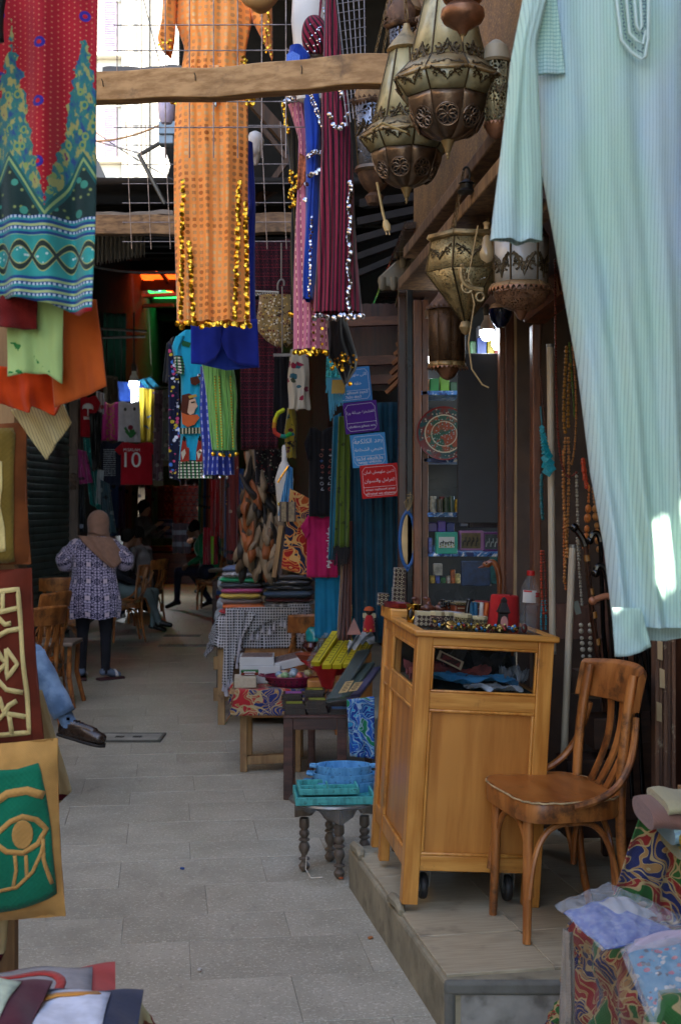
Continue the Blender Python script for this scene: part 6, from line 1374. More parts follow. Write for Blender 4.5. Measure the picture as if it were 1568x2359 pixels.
# ---- woman in the headscarf, seen from behind (faces away from the camera) ----
def mosaic(s):
# symmetric tile print
 px,py=s.x.tri(.075),s.y.tri(.075);p=s.vec(px,py);n=s.noise(46,2,p);e=s.voro(34,p,'DISTANCE_TO_EDGE');r=s.voro(17,p)
 c=s.mix((e<.10).mx(n>.57),'#b1a5bd','#23233f');q=(px*px+py*py).pw(.5);st_=(px.mn(py)/(px.mx(py)+.001));c=s.mix(q<(.018+st_*.012),c,'#c2b0bb')
 return s.mix((abs(px-.073)<.0016).mx(abs(py-.073)<.0016)*.8,c,'#23233f')
M_tunic=fab('lilac mosaic print',mosaic,bump=.3);M_hij=fab('tan jersey scarf','#8d6a58',var=.12,bump=.35)
def woman(t,J_):
 m=MB()
 prof=[(.565,.232,.165),(.62,.236,.17),(.72,.238,.178),(.80,.228,.172),(.90,.205,.155),(1.0,.20,.15),(1.1,.208,.15),(1.2,.205,.135),(1.26,.17,.11),(1.30,.1,.08)]
 def fn(a,b):
  z=lerp(.565,1.30,b);w_,dp=interp(prof,z,1),interp(prof,z,2);th=a*6.2832
  r=1+(.02*math.sin(th*7+z*9)+.012*math.sin(th*13-z*14))*(1.3-b)+.02*math.sin(z*34+th*2)*math.exp(-((z-.93)/.12)**2)
  return V((dp*r*math.cos(th),w_*r*math.sin(th),z+.01*math.sin(th*5)*(1-b))),(a*1.25,z)
 m.grid(fn,72,48,cu=True);part_local(m,'tunic',M_tunic,t,ang=80)
 for q,sg in(('L',1),('R',-1)):
  P=bez([J_['sh'+q]+V((0,-sg*.03,-.02)),J_['sh'+q]+V((0,sg*.06,-.1)),J_['el'+q]+V((-.02,sg*.03,.06)),J_['el'+q]+V((-.02,sg*.005,0))],10)+bez([J_['el'+q]+V((-.01,0,-.01)),J_['el'+q].lerp(J_['wr'+q],.5),J_['wr'+q]],8)[1:]
  n=len(P);m=MB();m.tube(P,[lerp(.088,.058,i/(n-1))*(1+.06*math.sin(i*1.9))for i in range(n)],16,cap=False);part_local(m,'sleeve',M_tunic,t,solid=.006,ang=80)
 hd=J_['head'];m=MB()
 def hs(a,b):
  th=a*6.2832;z=lerp(.125,-.24,b)
  r0=interp([(-.24,.2),(-.19,.165),(-.13,.098),(-.06,.092),(0,.1),(.05,.096),(.09,.074),(.115,.04),(.125,.004)],z,1)
  r=r0*(1+.03*math.sin(th*6+z*30)*b)
  return hd+V((r*math.cos(th)*(1.08 if z>-.1 else .72),r*math.sin(th)*(1 if z>-.1 else 1.05),z+.02*math.sin(th*3)*b))
 m.grid(hs,48,34,cu=True);part_local(m,'headscarf',M_hij,t,ang=80)
 # scarf end falling over the right side of the back
 m=MB();z0=1.27
 def fall(a,b):
  y=lerp(lerp(.14,-.175,b),lerp(-.17,-.285,b),a);z=lerp(lerp(1.31,1.02,b),lerp(1.29,1.12,b),a)-.03*math.sin(a*3.14)*b
  dp=interp(prof,z,2)if z<1.29 else .09
  x=-(dp+.022)*math.sqrt(max(.05,1-min(.93,(y/(interp(prof,min(z,1.29),1)+.06))**2)))-.012-.008*math.sin(a*16+b*4)
  return V((x,y,z))
 m.grid(fall,30,22);part_local(m,'scarf_end',M_hij,t,solid=.006,ang=80)
 for q in 'LR':
  m=MB();a,b=J_['ank'+q],J_['toe'+q];dd=(b-a);dd.z=0;dd.normalize();m.box(a.lerp(b,.4)+V((0,0,-a.z*.75+.005))-V((0,0,.0)),(.26,.09,.03),Matrix((dd,V((-dd.y,dd.x,0)),V((0,0,1)))).transposed());part_local(m,'sole',pm('maroon sole'+q,'#3f1c1f',.6),t,bevel=.012)
  m=MB();m.tube(bez([a.lerp(b,.75)+V((dd.y*-.05,dd.x*.05,-.02)),a.lerp(b,.7)+V((0,0,.085)),a.lerp(b,.75)-V((dd.y*-.05,dd.x*.05,.02))],8),.014,7);part_local(m,'strap',pm('white strap'+q,'#b8b0ae',.5),t)
person('woman in a tan headscarf and lilac patterned tunic, seen from behind between the cafe chairs',G(218,11.8),90,J(STAND,pelvis=(0,0,.80),waist=(0,0,.93),chest=(0,0,1.1),neck=(.02,-.02,1.30),head=(.03,-.03,1.415),shL=(0,.17,1.22),shR=(0,-.17,1.22),hipL=(0,.1,.78),hipR=(0,-.1,.78),kneeL=(.02,.11,.44),kneeR=(.02,-.1,.44),ankL=(-.0,.115,.08),ankR=(0,-.10,.08),toeL=(.13,.14,.035),toeR=(.08,-.2,.035),elL=(.02,.265,1.05),elR=(.02,-.275,1.06),wrL=(.24,.19,1.08),wrR=(.24,-.2,1.08)),M_tunic,DK,pm('grey sock','#66748a',.9),extra=woman,build=1.12,vox=.016)
# ---- man whose crossed leg shows past the cushions -------------------------
JN=fab('faded jeans',lambda s:s.mix(s.noise(9,5).ss(.35,.7),'#48607f','#7690ae'),coord='Object',weave=1200,bump=.4);BSH=pm('brown leather shoe','#2c2019',.28,var=.3,scale=12,bump=.2);SOCK=pm('blue sock','#2b4468',.9)
def jeans(t,J_):
 a,k=J_['ankL'],J_['kneeL'];m=MB();n=12
 P=[k.lerp(a,.0+i/n*.84)for i in range(n+1)];m.tube(P,[.057-.003*math.sin(i*1.2)+.004*i/n for i in range(n+1)],18,cap=False);part_local(m,'trouser_leg',JN,t,solid=.008,ang=80)
 b=J_['toeL'];dd=(b-a).normalized();sd=V((0,0,1)).cross(dd).normalized();up=dd.cross(sd);m=MB()
 prof=[(-.06,.024,.04),(-.045,.036,.056),(0,.040,.062),(.06,.041,.058),(.11,.046,.046),(.16,.047,.038),(.2,.038,.031),(.218,.022,.024),(.225,.003,.006)]
 def fn(q,e):
  x=lerp(-.055,.225,e);w_,h=interp(prof,x,1),interp(prof,x,2);th=q*6.2832;z=max(-.03,math.sin(th)*h);return a+dd*x+sd*(w_*math.cos(th))+up*(z-.022)
 m.grid(fn,24,24,cu=True);part_local(m,'shoe',BSH,t,ang=70)
 m=MB();m.grid(lambda q,e:a+dd*lerp(-.06,.228,e)+sd*(lerp(-1,1,q)*(interp(prof,lerp(-.055,.225,e),1)-.001))+up*-.054,6,20);part_local(m,'sole',pm('shoe sole','#1a1512',.7),t,solid=.014)
 m=MB()
 for i in range(4):c=a+dd*(.045+i*.02)+up*(.036-i*.005);m.tube([c-sd*.018,c+up*.004,c+sd*.018],.003,5)
 part_local(m,'lace',pm('lace','#1c1511',.8),t)
 m=MB()
 for i in(-1,1):m.box(a.lerp(k,.14)+dd*(.03+.012*abs(i))+sd*-.036*1+V((0,0,0)),(.016,.006,.014))
 part_local(m,'sock_check',pm('sock check','#10131c',.9),t)
person('seated man behind the cushions, only his crossed jeans leg and brown shoe showing',V((-2.0,7.0,0)),0,J(SIT,kneeL=(.36,-.02,.79),ankL=(.56,-.05,.41),toeL=(.69,-.10,.385),hipL=(.02,.08,.56),kneeR=(.38,-.12,.5),ankR=(.33,-.13,.08),toeR=(.44,-.14,.035)),pm('brown jacket','#3d3128',.9),JN,BSH,HAIR,extra=jeans,sock=SOCK)
hc=dup(chair0,G(-140,7.0),R(0),'bentwood chair hidden behind the cushions under the man in jeans',CHG);hc.location=(-2.05,7.0,0);hc.scale=(1,1,1)
# ---- people sitting and standing further down -------------------------------
person('seated man in pale trousers with one leg stretched out, right of the woman',G(272,16.0),-6,J(SIT,head=(.13,.02,1.19),kneeR=(.42,-.1,.52),ankR=(.56,-.12,.15),toeR=(.7,-.12,.12),face=(1,.2,-.1)),pm('dark shirt','#15161e',.9),pm('pale trousers','#6f7d7c',.9),BLKSH,HAIR,sock=SOCK,sc_=.98)
person('seated young man in a light grey sweater with his back half turned',G(334,17.3),155,J(SIT,head=(.12,0,1.21),face=(1,0,-.2)),pm('grey sweater','#77706f',.9),pm('dark blue trousers','#141b30',.9),pm('white shoe','#a8a39c',.6),HAIR,sc_=.97)
def apron(t,J_):
 m=MB();m.lathe((0,0,.12),[(.25,0),(.22,.3),(.17,.75),(.15,.85)],18,sx=.8);part_local(m,'long_robe',pm('black robe','#0d0c0f',.9),t)
person('standing man with curly hair in a grey brown sweater and dark robe, raising one hand',G(330,19.2),-15,J(STAND,elR=(.1,-.24,1.12),wrR=(.26,-.16,1.26),elL=(.1,.24,1.1),wrL=(.28,.12,1.2),face=(1,-.2,-.1)),pm('grey brown sweater','#4a433f',.9),DK,BLKSH,HAIR,extra=apron,sc_=1.0,hairstyle='long')
person('seated man in a dark green sweater bending forward on the right of the alley',G(484,19.6),172,J(SIT,neck=(.16,0,1.03),head=(.24,0,1.12),chest=(.08,0,.87),face=(1,0,-.5),kneeR=(.45,.04,.53),ankR=(.46,.05,.1),toeR=(.6,.06,.035),kneeL=(.30,-.2,.48),ankL=(.05,-.24,.09),toeL=(.18,-.26,.035)),fab('green sweater','#15754a',coord='Object'),pm('navy trousers','#10142a',.9),BLKSH,HAIR,sc_=1.08,build=1.15)
dup(chair0,G(484,19.6),R(172),'dark bentwood chair under the man in the green sweater',CHG).scale=(1,1,1)
dup(chair0,G(334,17.3),R(155),'bentwood chair under the young man in the grey sweater',CHG).scale=(1,1,1)
def collar(t,J_):
 m=MB();m.tube([J_['neck']+V((.06,.06,-.02)),J_['neck']+V((.1,0,-.12)),J_['neck']+V((.06,-.06,-.02))],.02,7);part_local(m,'yellow_collar',pm('mustard','#8a6a1c',.9),t)
person('man in a black jacket with a mustard collar, standing behind the green sweater',G(470,23.2),185,J(STAND,elR=(.1,-.24,1.1)),pm('black jacket','#100f11',.9),DK,BLKSH,HAIR,extra=collar)
# ================================================================ WRITING
FORMS={}
def _f(ch,base,n=4):FORMS[ch]=[chr(base+i)for i in range(n)]
for ch,b in zip('\u0628\u062a\u062b\u062c\u062d\u062e',(0xFE8F,0xFE95,0xFE99,0xFE9D,0xFEA1,0xFEA5)):_f(ch,b)
for ch,b in zip('\u0633\u0634\u0635\u0636\u0637\u0638\u0639\u063a\u0641\u0642\u0643\u0644\u0645\u0646\u0647',(0xFEB1,0xFEB5,0xFEB9,0xFEBD,0xFEC1,0xFEC5,0xFEC9,0xFECD,0xFED1,0xFED5,0xFED9,0xFEDD,0xFEE1,0xFEE5,0xFEE9)):_f(ch,b)
_f('\u064a',0xFEF1)
for ch,b in zip('\u0627\u062f\u0630\u0631\u0632\u0648\u0629\u0649',(0xFE8D,0xFEA9,0xFEAB,0xFEAD,0xFEAF,0xFEED,0xFE93,0xFEEF)):_f(ch,b,2)
def arabic(t):
 out=[]
 for i,c in enumerate(t):
  if c not in FORMS:out.append(c);continue
  prev=i>0 and t[i-1]in FORMS and len(FORMS[t[i-1]])==4;nxt=i<len(t)-1 and t[i+1]in FORMS and len(FORMS[c])==4
  f=FORMS[c];out.append(f[3]if prev and nxt else f[1]if prev else f[2]if nxt else f[0])
 return ''.join(reversed(out))
def text_mesh(body,size,mat,parent,name='lettering',ext=.0006):
 cu=bpy.data.curves.new(name,'FONT');cu.body=body;cu.size=1;cu.align_x='CENTER';cu.align_y='CENTER';cu.extrude=0
 o=bpy.data.objects.new(name,cu);COL.objects.link(o);dg=bpy.context.evaluated_depsgraph_get()
 me=bpy.data.meshes.new_from_object(o.evaluated_get(dg));bpy.data.objects.remove(o);me.materials.clear();me.materials.append(mat)
 a=np.empty(len(me.vertices)*3);me.vertices.foreach_get('co',a);a=a.reshape(-1,3);c=(a.min(0)+a.max(0))/2;w_,h_=(a.max(0)-a.min(0))[:2]
 k=min(size[0]/w_,size[1]/h_);a=(a-c)*k;a=np.stack([a[:,0],a[:,2],a[:,1]],1);me.vertices.foreach_set('co',a.ravel());me.update()
 e=bpy.data.objects.new(name,me);COL.objects.link(e);e.parent=parent;return e
M_ink=pm('white print','#c9c9cc',.6,bump=0,var=.05)
def sign(lb,corners,d,col,ar,la,yaw=0):
 (tl,tr,br,bl)=[W(u,v,d)for u,v in corners];c=(tl+tr+br+bl)/4;w_=((tr-tl).length+(br-bl).length)/2;h=((bl-tl).length+(br-tr).length)/2
 m=MB();m.box((0,0,0),(w_,.005,h));o=m.build('slogan_sign',pm('sign '+lb[:14],col,.6,var=.06,bump=0,spec=.15),org=(0,0,0),bevel=.001);tag(o,lb,'sign','slogan signs hung in a staircase');o.location=c
 o.rotation_euler=(0,-math.atan2((tr-tl).z,(tr-tl).x)*1.,R(yaw))
 m=MB();q=.0016;x,z=w_/2-.012,h/2-.012
 for a,b in(((-x+.015,z),(x-.015,z)),((-x+.015,-z),(x-.015,-z)),((-x,-z+.02),(-x,z-.02)),((x,-z+.02),(x,z-.02)),((-x,-h*.17),(x,-h*.17)),((-x,z-.02),(-x+.015,z)),((x,z-.02),(x-.015,z)),((-x,-z+.02),(-x+.015,-z)),((x,-z+.02),(x-.015,-z))):m.bar((a[0],-.003,a[1]),(b[0],-.003,b[1]),q,q)
 e=m.build('border',M_ink,None,org=(0,0,0));e.parent=o
 for i,t in enumerate(ar):
  e=text_mesh(arabic(t),(w_*(.80 if len(t)>9 else .5),h*(.26 if len(ar)>1 else .3)),M_ink,o);e.location=(0,-.0032,h*(.16 if len(ar)==1 else(.27-.26*i)))
 for i,t in enumerate(la):
  e=text_mesh(t,(w_*.78,h*(.105 if len(la)>1 else .16)),M_ink,o);e.location=(0,-.0032,-h*(.30 if len(la)==1 else .245+.12*i))
sign('blue slogan sign at the top of the staircase, behind the black skirt',[(765,852),(851,843),(857,922),(770,930)],7.12,'#3a78ae',['\u0627\u0644\u0644\u0649 \u0645\u0644\u0647\u0648\u0634 \u0635\u0627\u064a\u0639','\u062d\u0642\u0647 \u0636\u0627\u064a\u0639'],['elly malhoo4 saye3','7a2o day3'],0)
sign('purple slogan sign, second from the top',[(790,930),(868,921),(872,992),(795,1001)],7.06,'#4a2178',['\u0627\u0644\u0641\u0634\u062e\u0631\u0629 \u062c\u064a\u0628\u0627\u0646\u0629 \u0648\u0631\u0627'],['elfa4khra gybana wra'])
sign('light blue slogan sign between the purple and the red ones',[(806,1003),(887,995),(892,1072),(812,1078)],7.0,'#3f86bd',['\u0628\u0639\u062f \u0627\u0644\u0643\u0644\u0643\u0639\u0629','\u0647\u062a\u064a\u062c\u064a \u0627\u0644\u0634\u062e\u0644\u0639\u0629'],['ba3d elkalk3a','hatygy el4khl3a'])
sign('red slogan sign, lowest of the staircase',[(829,1073),(914,1066),(921,1144),(833,1148)],6.94,'#b01c1c',['\u0627\u062a\u0646\u064a\u0646 \u0645\u0644\u0647\u0645\u0634 \u0627\u0645\u0627\u0646','\u0627\u0644\u0641\u0631\u0627\u0645\u0644 \u0648\u0627\u0644\u0646\u0633\u0648\u0627\u0646'],['etnen malhom4 aman','elframel we elnswan'])
# ================================================================ CURTAIN, SCARVES, T-SHIRTS
sheet('teal_curtain','dark teal curtain behind the slogan signs and the blue oval mirror','curtain',fab('dark teal cotton','#123a4a',var=.25),[(806,930),(935,925)],[(812,1480),(935,1480)],7.35,.03,5,3,60,24)
sheet('scarf','thin teal scarf hanging left of the olive one','scarf',fab('teal scarf','#14566a'),[(768,960),(786,950)],[(756,1290),(772,1290)],7.25,.015,1.5,4,14,20)
osc=sheet('scarf','olive green scarf with a long black fringe beside the teal curtain','scarf',fab('olive scarf',floral('#4c5f1a',['#2b3812'],30,.3)),[(780,960),(806,955)],[(770,1262),(804,1260)],7.2,.02,2,5,18,20)
m=MB();[m.tube([W(768+i*1.5,1258,7.2),W(766+i*1.5+random.uniform(-2,2),1302+random.uniform(-6,4),7.2)],.003,4)for i in range(26)];tag(m.build('fringe',pm('black fringe','#0c0c0f',.9),osc),kind='stuff')
sheet('scarf','rust and brown striped scarves bundled below the olive scarf','scarf',fab('rust stripe scarf',stripes('#5a2a1f','#7d4a34',.012,.4)),[(796,1205),(810,1200)],[(780,1475),(808,1475)],7.3,.03,3,6,18,20)
sheet('scarf','cream edged scarf end hanging beside the rust striped scarves','scarf',fab('cream edge scarf','#8a7258'),[(786,1290),(795,1285)],[(776,1470),(790,1470)],7.32,.01,1.2,7,10,12)
def tshirt(name,lb,cat,mat,u0,v0,u1,v1,d,slv=.28,seed=0,fold=.01,nk=.2,group=None):
 w_=u1-u0;t=tag(sheet(name,lb,cat,mat,[(u0+w_*.16,v0),(u0+w_*(.5-nk),v0-1),(u0+w_*.5,v0+(v1-v0)*.05),(u0+w_*(.5+nk),v0-1),(u1-w_*.16,v0)],[(u0+w_*.14,v1),(u1-w_*.14,v1)],d,fold,2.5,seed,26,18,group=group))
 if slv:
  for sg in(0,1):
   a,b=(u0+w_*.18,u0)if sg==0 else(u1-w_*.18,u1)
   sheet('sleeve',None,None,mat,[(a,v0),(a+(.04*w_ if sg==0 else-.04*w_),v0+(v1-v0)*slv)],[(b,v0+(v1-v0)*.18),(b+(.12*w_ if sg==0 else-.12*w_),v0+(v1-v0)*(slv+.08))],d-.01,.005,1,seed,8,8,parent=t)
 return t
def tmat(n,c):return fab(n,c,var=.15)
bt=tshirt('black_t_shirt','black t-shirt with rows of small coloured glyphs left of the olive scarf','t-shirt',tmat('black tee','#0d0c0f'),700,985,782,1190,7.6,.3,1)
for i in range(8):
 for j in range(2):
  m=MB();c=W(741+j*19+random.uniform(-2,2),1036+i*13,7.575);k_=random.choice([0,1,2]);s_=.009
  if k_==0:m.bar(c-V((s_,0,0)),c+V((s_,0,0)),.002,.004);m.bar(c-V((0,0,s_)),c+V((0,0,s_)),.002,.004)
  elif k_==1:m.tube([c+V((s_*math.cos(a),0,s_*math.sin(a)))for a in[q*.7 for q in range(9)]],.002,4,closed=True)
  else:m.bar(c-V((s_,0,s_*.6)),c+V((s_,0,-s_*.6)),.003,.004);m.bar(c-V((s_,0,s_*.6)),c+V((0,0,s_)),.002,.004)
  m.build('printed_glyph',pm('glyph%d%d'%(i,j),random.choice(['#8a8a90','#8a3a34','#3a5a8a','#9a9aa0','#7d4a3a']),.8,bump=0),bt)
pt2=tshirt('pink_t_shirt','bright pink t-shirt with white vertical print below the black one','t-shirt',tmat('pink tee','#a3184f'),692,1187,792,1330,7.65,.3,2)
m=MB();[m.box(W(758+random.uniform(-3,3),1215+i*3.4,7.62),(random.uniform(.008,.026),.003,.005))for i in range(28)];m.build('white_print',M_ink,pt2)
tshirt('blue_t_shirt','turquoise blue t-shirt below the pink one','t-shirt',tmat('turquoise tee','#12688a'),712,1326,800,1470,7.68,.0,3)
sheet('patterned_hanging','red and orange appliqued hanging with a green border left of the pink t-shirt','hanging',khay_m('khayamiya hanging',base='#9c1f1a',b2='#1c2440',b3='#a3481a',line='#c99a5c',tan='#c9702c',sc_=5.),[(668,1125),(712,1148),(738,1240)],[(648,1310),(690,1322),(742,1345)],7.9,.008,1.5,4,24,24)
bx=thing('game_box','inlaid folding game box standing before the red hanging','game box',W(662,1200,7.8))
for u0,u1 in((646,661),(663,680)):
 m=MB();a,b=W(u0,1202,7.8),W(u1,1156,7.8);m.box((a+b)/2,(b.x-a.x,.03,b.z-a.z));m.build('leaf',pm('inlay tan%d'%u0,'#8a7350',.5,var=.4,scale=60),bx,bevel=.003)
 m=MB();
 for sg in(0,1):m.bar(V((lerp(a.x,b.x,sg),7.782,a.z)),V((lerp(a.x,b.x,sg),7.782,b.z)),.01,.008)
 m.build('edge',W_RED,bx)
m=MB();m.box(W(640,1270,8.0),(.03,.1,.32),rot(y=8));tag(m.build('board',W_RAW,bevel=.003),'narrow wooden board leaning left of the red hanging','board')
m=MB();m.box(W(648,1268,8.05),(.035,.1,.30),rot(y=4));tag(m.build('board',W_RED,bevel=.003),'dark board leaning next to the narrow wooden one','board')
bb2=thing('mannequin_bust','white mannequin bust in a light blue striped top near the slippers','mannequin',W(655,1200,8.3));k=8.3/F;o=W(655,1200,8.3)
m=MB();m.lathe(o,[(r*k,h*k)for r,h in((14,0),(19,60),(22,95),(12,128),(6,138),(6,170),(3,175))],16,sy=.7);m.build('bust',M_mann,bb2)
sheet('striped_top',None,None,fab('light blue stripe',stripes('#2c6a9c','#6aa0c4',.014,.35)),[(664,1072),(674,1078)],[(640,1188),(676,1192)],8.17,.01,2,3,parent=bb2,nu=16,nv=14)
m=MB();m.tube([W(664,1074,8.16),W(648,1098,8.16),W(640,1112,8.16)],.006,6);m.tube([W(676,1160,8.15),W(640,1162,8.15)],.012,6);m.build('gold_strap',M_goldc,bb2)
# bunch of leather slippers
SL=[pm('slipper '+c,c,.6,var=.3,scale=10,bump=.2)for c in('#7d6a52','#8a745a','#16120f','#8a4a20','#5a4632','#221a14')]
sl_me=[]
for q in SL:
 b=MB()
 b.grid(lambda a,t:((.045*max(0,math.sin(t*3.1416))**.6*(.75+.35*t)*math.cos(a*6.283),.016*math.sin(a*6.283)*max(0,math.sin(t*3.1416))**.5-.02*(t>.55)*math.sin((t-.55)*7)*(math.sin(a*6.283)<0),.13-.27*t)),12,12,cu=True);o=b.build('slipper',q,org=(0,0,0));sl_me.append(o.data);bpy.data.objects.remove(o)
sb=thing('slipper_bunch','tall bunch of tan, orange and black leather slippers hanging on the right of the alley','slipper bunch',W(600,1310,8.9),None)
rg=random.Random(11)
for i in range(150):
 t=rg.random();v=lerp(1050,1305,t);hw=lerp(26,52,t)if v<1280 else 48;u=604-8*t+rg.uniform(-hw,hw);d=8.9+rg.uniform(-.16,.12)
 o=bpy.data.objects.new('slipper',rg.choice(sl_me));COL.objects.link(o);o.parent=sb;o.location=W(u,v,d)-sb.location;o.rotation_euler=(rg.uniform(-.5,.3),rg.uniform(-.45,.45),rg.uniform(-1.2,1.2));o.scale=(.72,1,.92)
m=MB();m.tube([W(604,1000,8.92),W(600,1320,8.92)],.05,8);m.build('hanging_cord',pm('dark core','#0f0c0a',.9),sb)
sheet('sequin_cloth','dark cloth with red and green sequins above the slipper bunch','cloth',fab('dark sequins',floral('#1a1416',['#5a1a1c','#3c4a3c','#8a7f74'],50,.3)),[(585,1030),(648,1035)],[(590,1120),(652,1150)],8.75,.03,2,4,16,14)
# ---- blue framed oval mirror ------------------------------------------------
mi=thing('oval_mirror','narrow oval mirror in a blue frame hanging at the post beside the teal curtain','mirror',W(938,1310,6.5));k=6.5/F
P=[W(938+17.5*math.cos(a),1243-62*math.sin(a),6.5)for a in[i/40*6.283 for i in range(40)]]
m=MB();m.tube(P,.0085,8,closed=True);m.tube([P[10]+V((-.01,0,0)),P[10]+V((0,0,.02)),P[10]+V((.01,0,0))],.007,6);m.tube([P[30]+V((-.012,0,0)),P[30]+V((0,0,-.022)),P[30]+V((.012,0,0))],.007,6);m.build('frame',pm('blue paint','#1f5490',.5,var=.2),mi)
m=MB();m.prism(P,(0,1,0),.004);m.build('glass',pm('mirror glass','#5a5348',.12,1.,var=.2,bump=0),mi,smooth=False)
m=MB()
for i in range(7):m.tube(bez([W(938,1178,6.48),W(930+i*3,1165,6.47),W(928+i*6,1150-i*3,6.46),W(936+random.uniform(-14,26),1140+random.uniform(-8,20),6.46)],8),.0014,4)
m.build('raffia_tie',pm('raffia','#9a845a',.9),mi)
# ================================================================ CLOTHES SHOP ON THE LEFT
D1=15.5
t=tshirt('red_t_shirt','red t-shirt with a white palm print, leftmost of the clothes shop','t-shirt',tmat('red tee','#9c1424'),176,912,232,1006,15.2,.3,1)
m=MB()
for i in range(16):a=R(-20+i*14);m.tube(bez([W(203,942,15.17),W(203+8*math.cos(a),936-8*math.sin(a),15.17),W(203+13*math.cos(a),940-11*math.sin(a),15.17)],4),.006,4)
m.tube([W(203,942,15.17),W(203,958,15.17)],.01,4)
for i in range(5):m.box(W(195+i*4,963,15.17),(.014,.004,.035))
m.build('white_print',M_ink,t)
GL='garments of the left clothes shop'
sheet('white_blouse','white flowered blouse between the red t-shirt and the magenta tunic','blouse',fab('white flowered',floral('#9a9ca6',['#8a3a40','#3f6a4a'],9,.25)),[(222,900),(240,905)],[(222,945),(240,955)],15.3,.03,2,1,12,12)
tshirt('magenta_tunic','dark magenta tunic with gold embroidery next to the white tank top','tunic',fab('magenta tunic',lambda s:s.mix((abs(s.x)<.05)*(s.noise(30,3)>.5),s.mix(s.noise(5,2),'#6d0f4a','#8a1a5c'),'#6a4a2c')),226,927,284,1015,15.6,.3,3)
wt=tshirt('white_tank_top','white tank top with an embroidered red flower under the bright bulb','tank top',tmat('white tank','#a9abb8'),262,925,334,1019,15.5,0,4)
m=MB();d=15.46
for pts in(((288,985),(297,1000),(302,1008)),((302,1008),(306,995),(309,990)),((302,1008),(302,990)),((290,993),(299,1003)),((312,995),(304,1005))):m.tube([W(u,v,d)for u,v in pts],.016,5)
m.build('stem_print',pm('stem green','#1c6a34',.8),wt)
m=MB();m.ball(W(301,985,d),(.03,.012,.03),8,6);m.build('flower_print',pm('flower red','#7d1c3c',.8),wt)
m=MB();m.ball(W(289,943,d),(.016,.01,.022),6,5);m.ball(W(310,942,d),(.016,.01,.022),6,5);m.build('motif_print',pm('motif dark','#1f2a22',.8),wt)
sheet('yellow_cloth','yellow printed wrap hanging right of the white tank top','cloth',fab('yellow wrap',floral('#9c8414',['#2c4a7a','#5a3a6a','#3a2c1c'],7,.3)),[(322,893),(358,897)],[(322,1019),(355,1019)],15.7,.04,2,2,18,18)
sheet('blue_cloth','dark blue garment behind the bright bulb','garment',fab('blue garment','#1c3a7d'),[(270,878),(336,884)],[(272,926),(338,922)],15.9,.04,2,3,18,12)
nt_=tshirt('navy_t_shirt','navy t-shirt with a panel of grey glyphs left of the red football shirt','t-shirt',tmat('navy tee','#0f1428'),224,1017,298,1118,15.45,.34,5)
m=MB();rg=random.Random(2)
for i in range(8):
 for j in range(13):c=W(240+i*3.6,1036+j*4.9,15.40);m.box(c,(.011,.004,rg.uniform(.008,.018)),rot(y=rg.choice([0,45,90])))
tag(m.build('glyph_print',pm('grey glyph','#7d8490',.8,bump=0),nt_),kind='stuff')
js=tshirt('football_shirt','red football shirt with white name and number 10 under the white tank top','football shirt',tmat('football red','#9a0f22'),264,1019,366,1117,15.3,.22,6,fold=.006)
for body,u,v,wd,ht in(('M.SALAH',304,1036,.19,.05),('10',306,1059,.24,.175)):
 e=text_mesh(body,(wd,ht),M_ink,js);e.location=W(u,v,15.255)-js.location
for i,(u0,u1)in enumerate(((356,377),(376,398))):
 o=sheet('long_scarf','mauve and grey woven scarf on a bar, %s of the pair'%('left' if i==0 else 'right'),'scarf',fab('woven scarf%d'%i,floral(('#5a4450','#565a58')[i],['#3f3038','#7a7472'],14,.4)),[(u0,898),(u1,898)],[(u0-3,(1108,1060)[i]),(u1-1,(1108,1062)[i])],15.0-.05*i,.03,2,i,14,20)
 m=MB();[m.tube([W(u0-2+q*1.6,(1106,1058)[i],15.0),W(u0-2+q*1.6+random.uniform(-1,1),(1120,1074)[i],15.0)],.007,3)for q in range(14)];tag(m.build('fringe',pm('scarf fringe%d'%i,'#4a4230',.9),o),kind='stuff')
cable('thin clothes bar carrying the pair of mauve and grey scarves',[W(350,893,15.0),W(402,891,15.0)],.008,M_iron,'bar','clothes_bar')
sheet('pink_garment','shiny pink garment bunched at the pilaster','garment',fab('shiny pink',floral('#a33a7d',['#3a1a2c','#b98aa8'],12,.25),rough=.45),[(180,1035),(200,1040)],[(183,1116),(214,1112)],15.0,.08,2,3,16,14)
sheet('teal_dress','glittering teal dress hanging beside the pink garment','dress',fab('glitter teal',floral('#16706e',['#3fa096'],18,.3),rough=.4),[(192,1008),(214,1010)],[(206,1160),(236,1180)],15.15,.06,2,4,16,20)
sheet('black_jacket','black leather jacket sleeve hanging in the clothes shop','jacket',fab('black leather','#0c0c10',rough=.3),[(206,952),(236,950)],[(214,1086),(232,1078)],15.1,.06,2,5,14,16)
sheet('white_garment','crumpled white garment below the black jacket sleeve','garment',fab('white crumple','#9aa0a6'),[(226,1080),(240,1084)],[(222,1160),(238,1164)],15.1,.05,2,6,12,14)
sheet('patterned_dress','grey and teal patterned dress hanging right over the headscarf woman','dress',fab('grey teal print',floral('#37505a',['#7d8a8c','#16262c'],12,.36)),[(232,1105),(252,1115)],[(236,1232),(268,1228)],15.05,.05,2,7,16,18)
sheet('patterned_dress','black and white patterned dress hanging against the carved pilaster','dress',fab('black white print',floral('#11131c',['#8a90a0'],12,.36)),[(182,1115),(196,1118)],[(184,1226),(198,1226)],15.0,.04,2,8,12,18)
sheet('green_cloth','dark green cloth hanging high under the roof of the clothes shop','cloth',fab('dark green cloth','#0c3a2a'),[(240,720),(292,722)],[(238,885),(290,890)],16.5,.06,3,9,20,14)
sheet('tan_cloth','dull tan cloth under the dark green one','cloth',fab('dull tan','#4a4236'),[(238,862),(272,868)],[(238,930),(270,925)],16.2,.05,2,9,12,10)
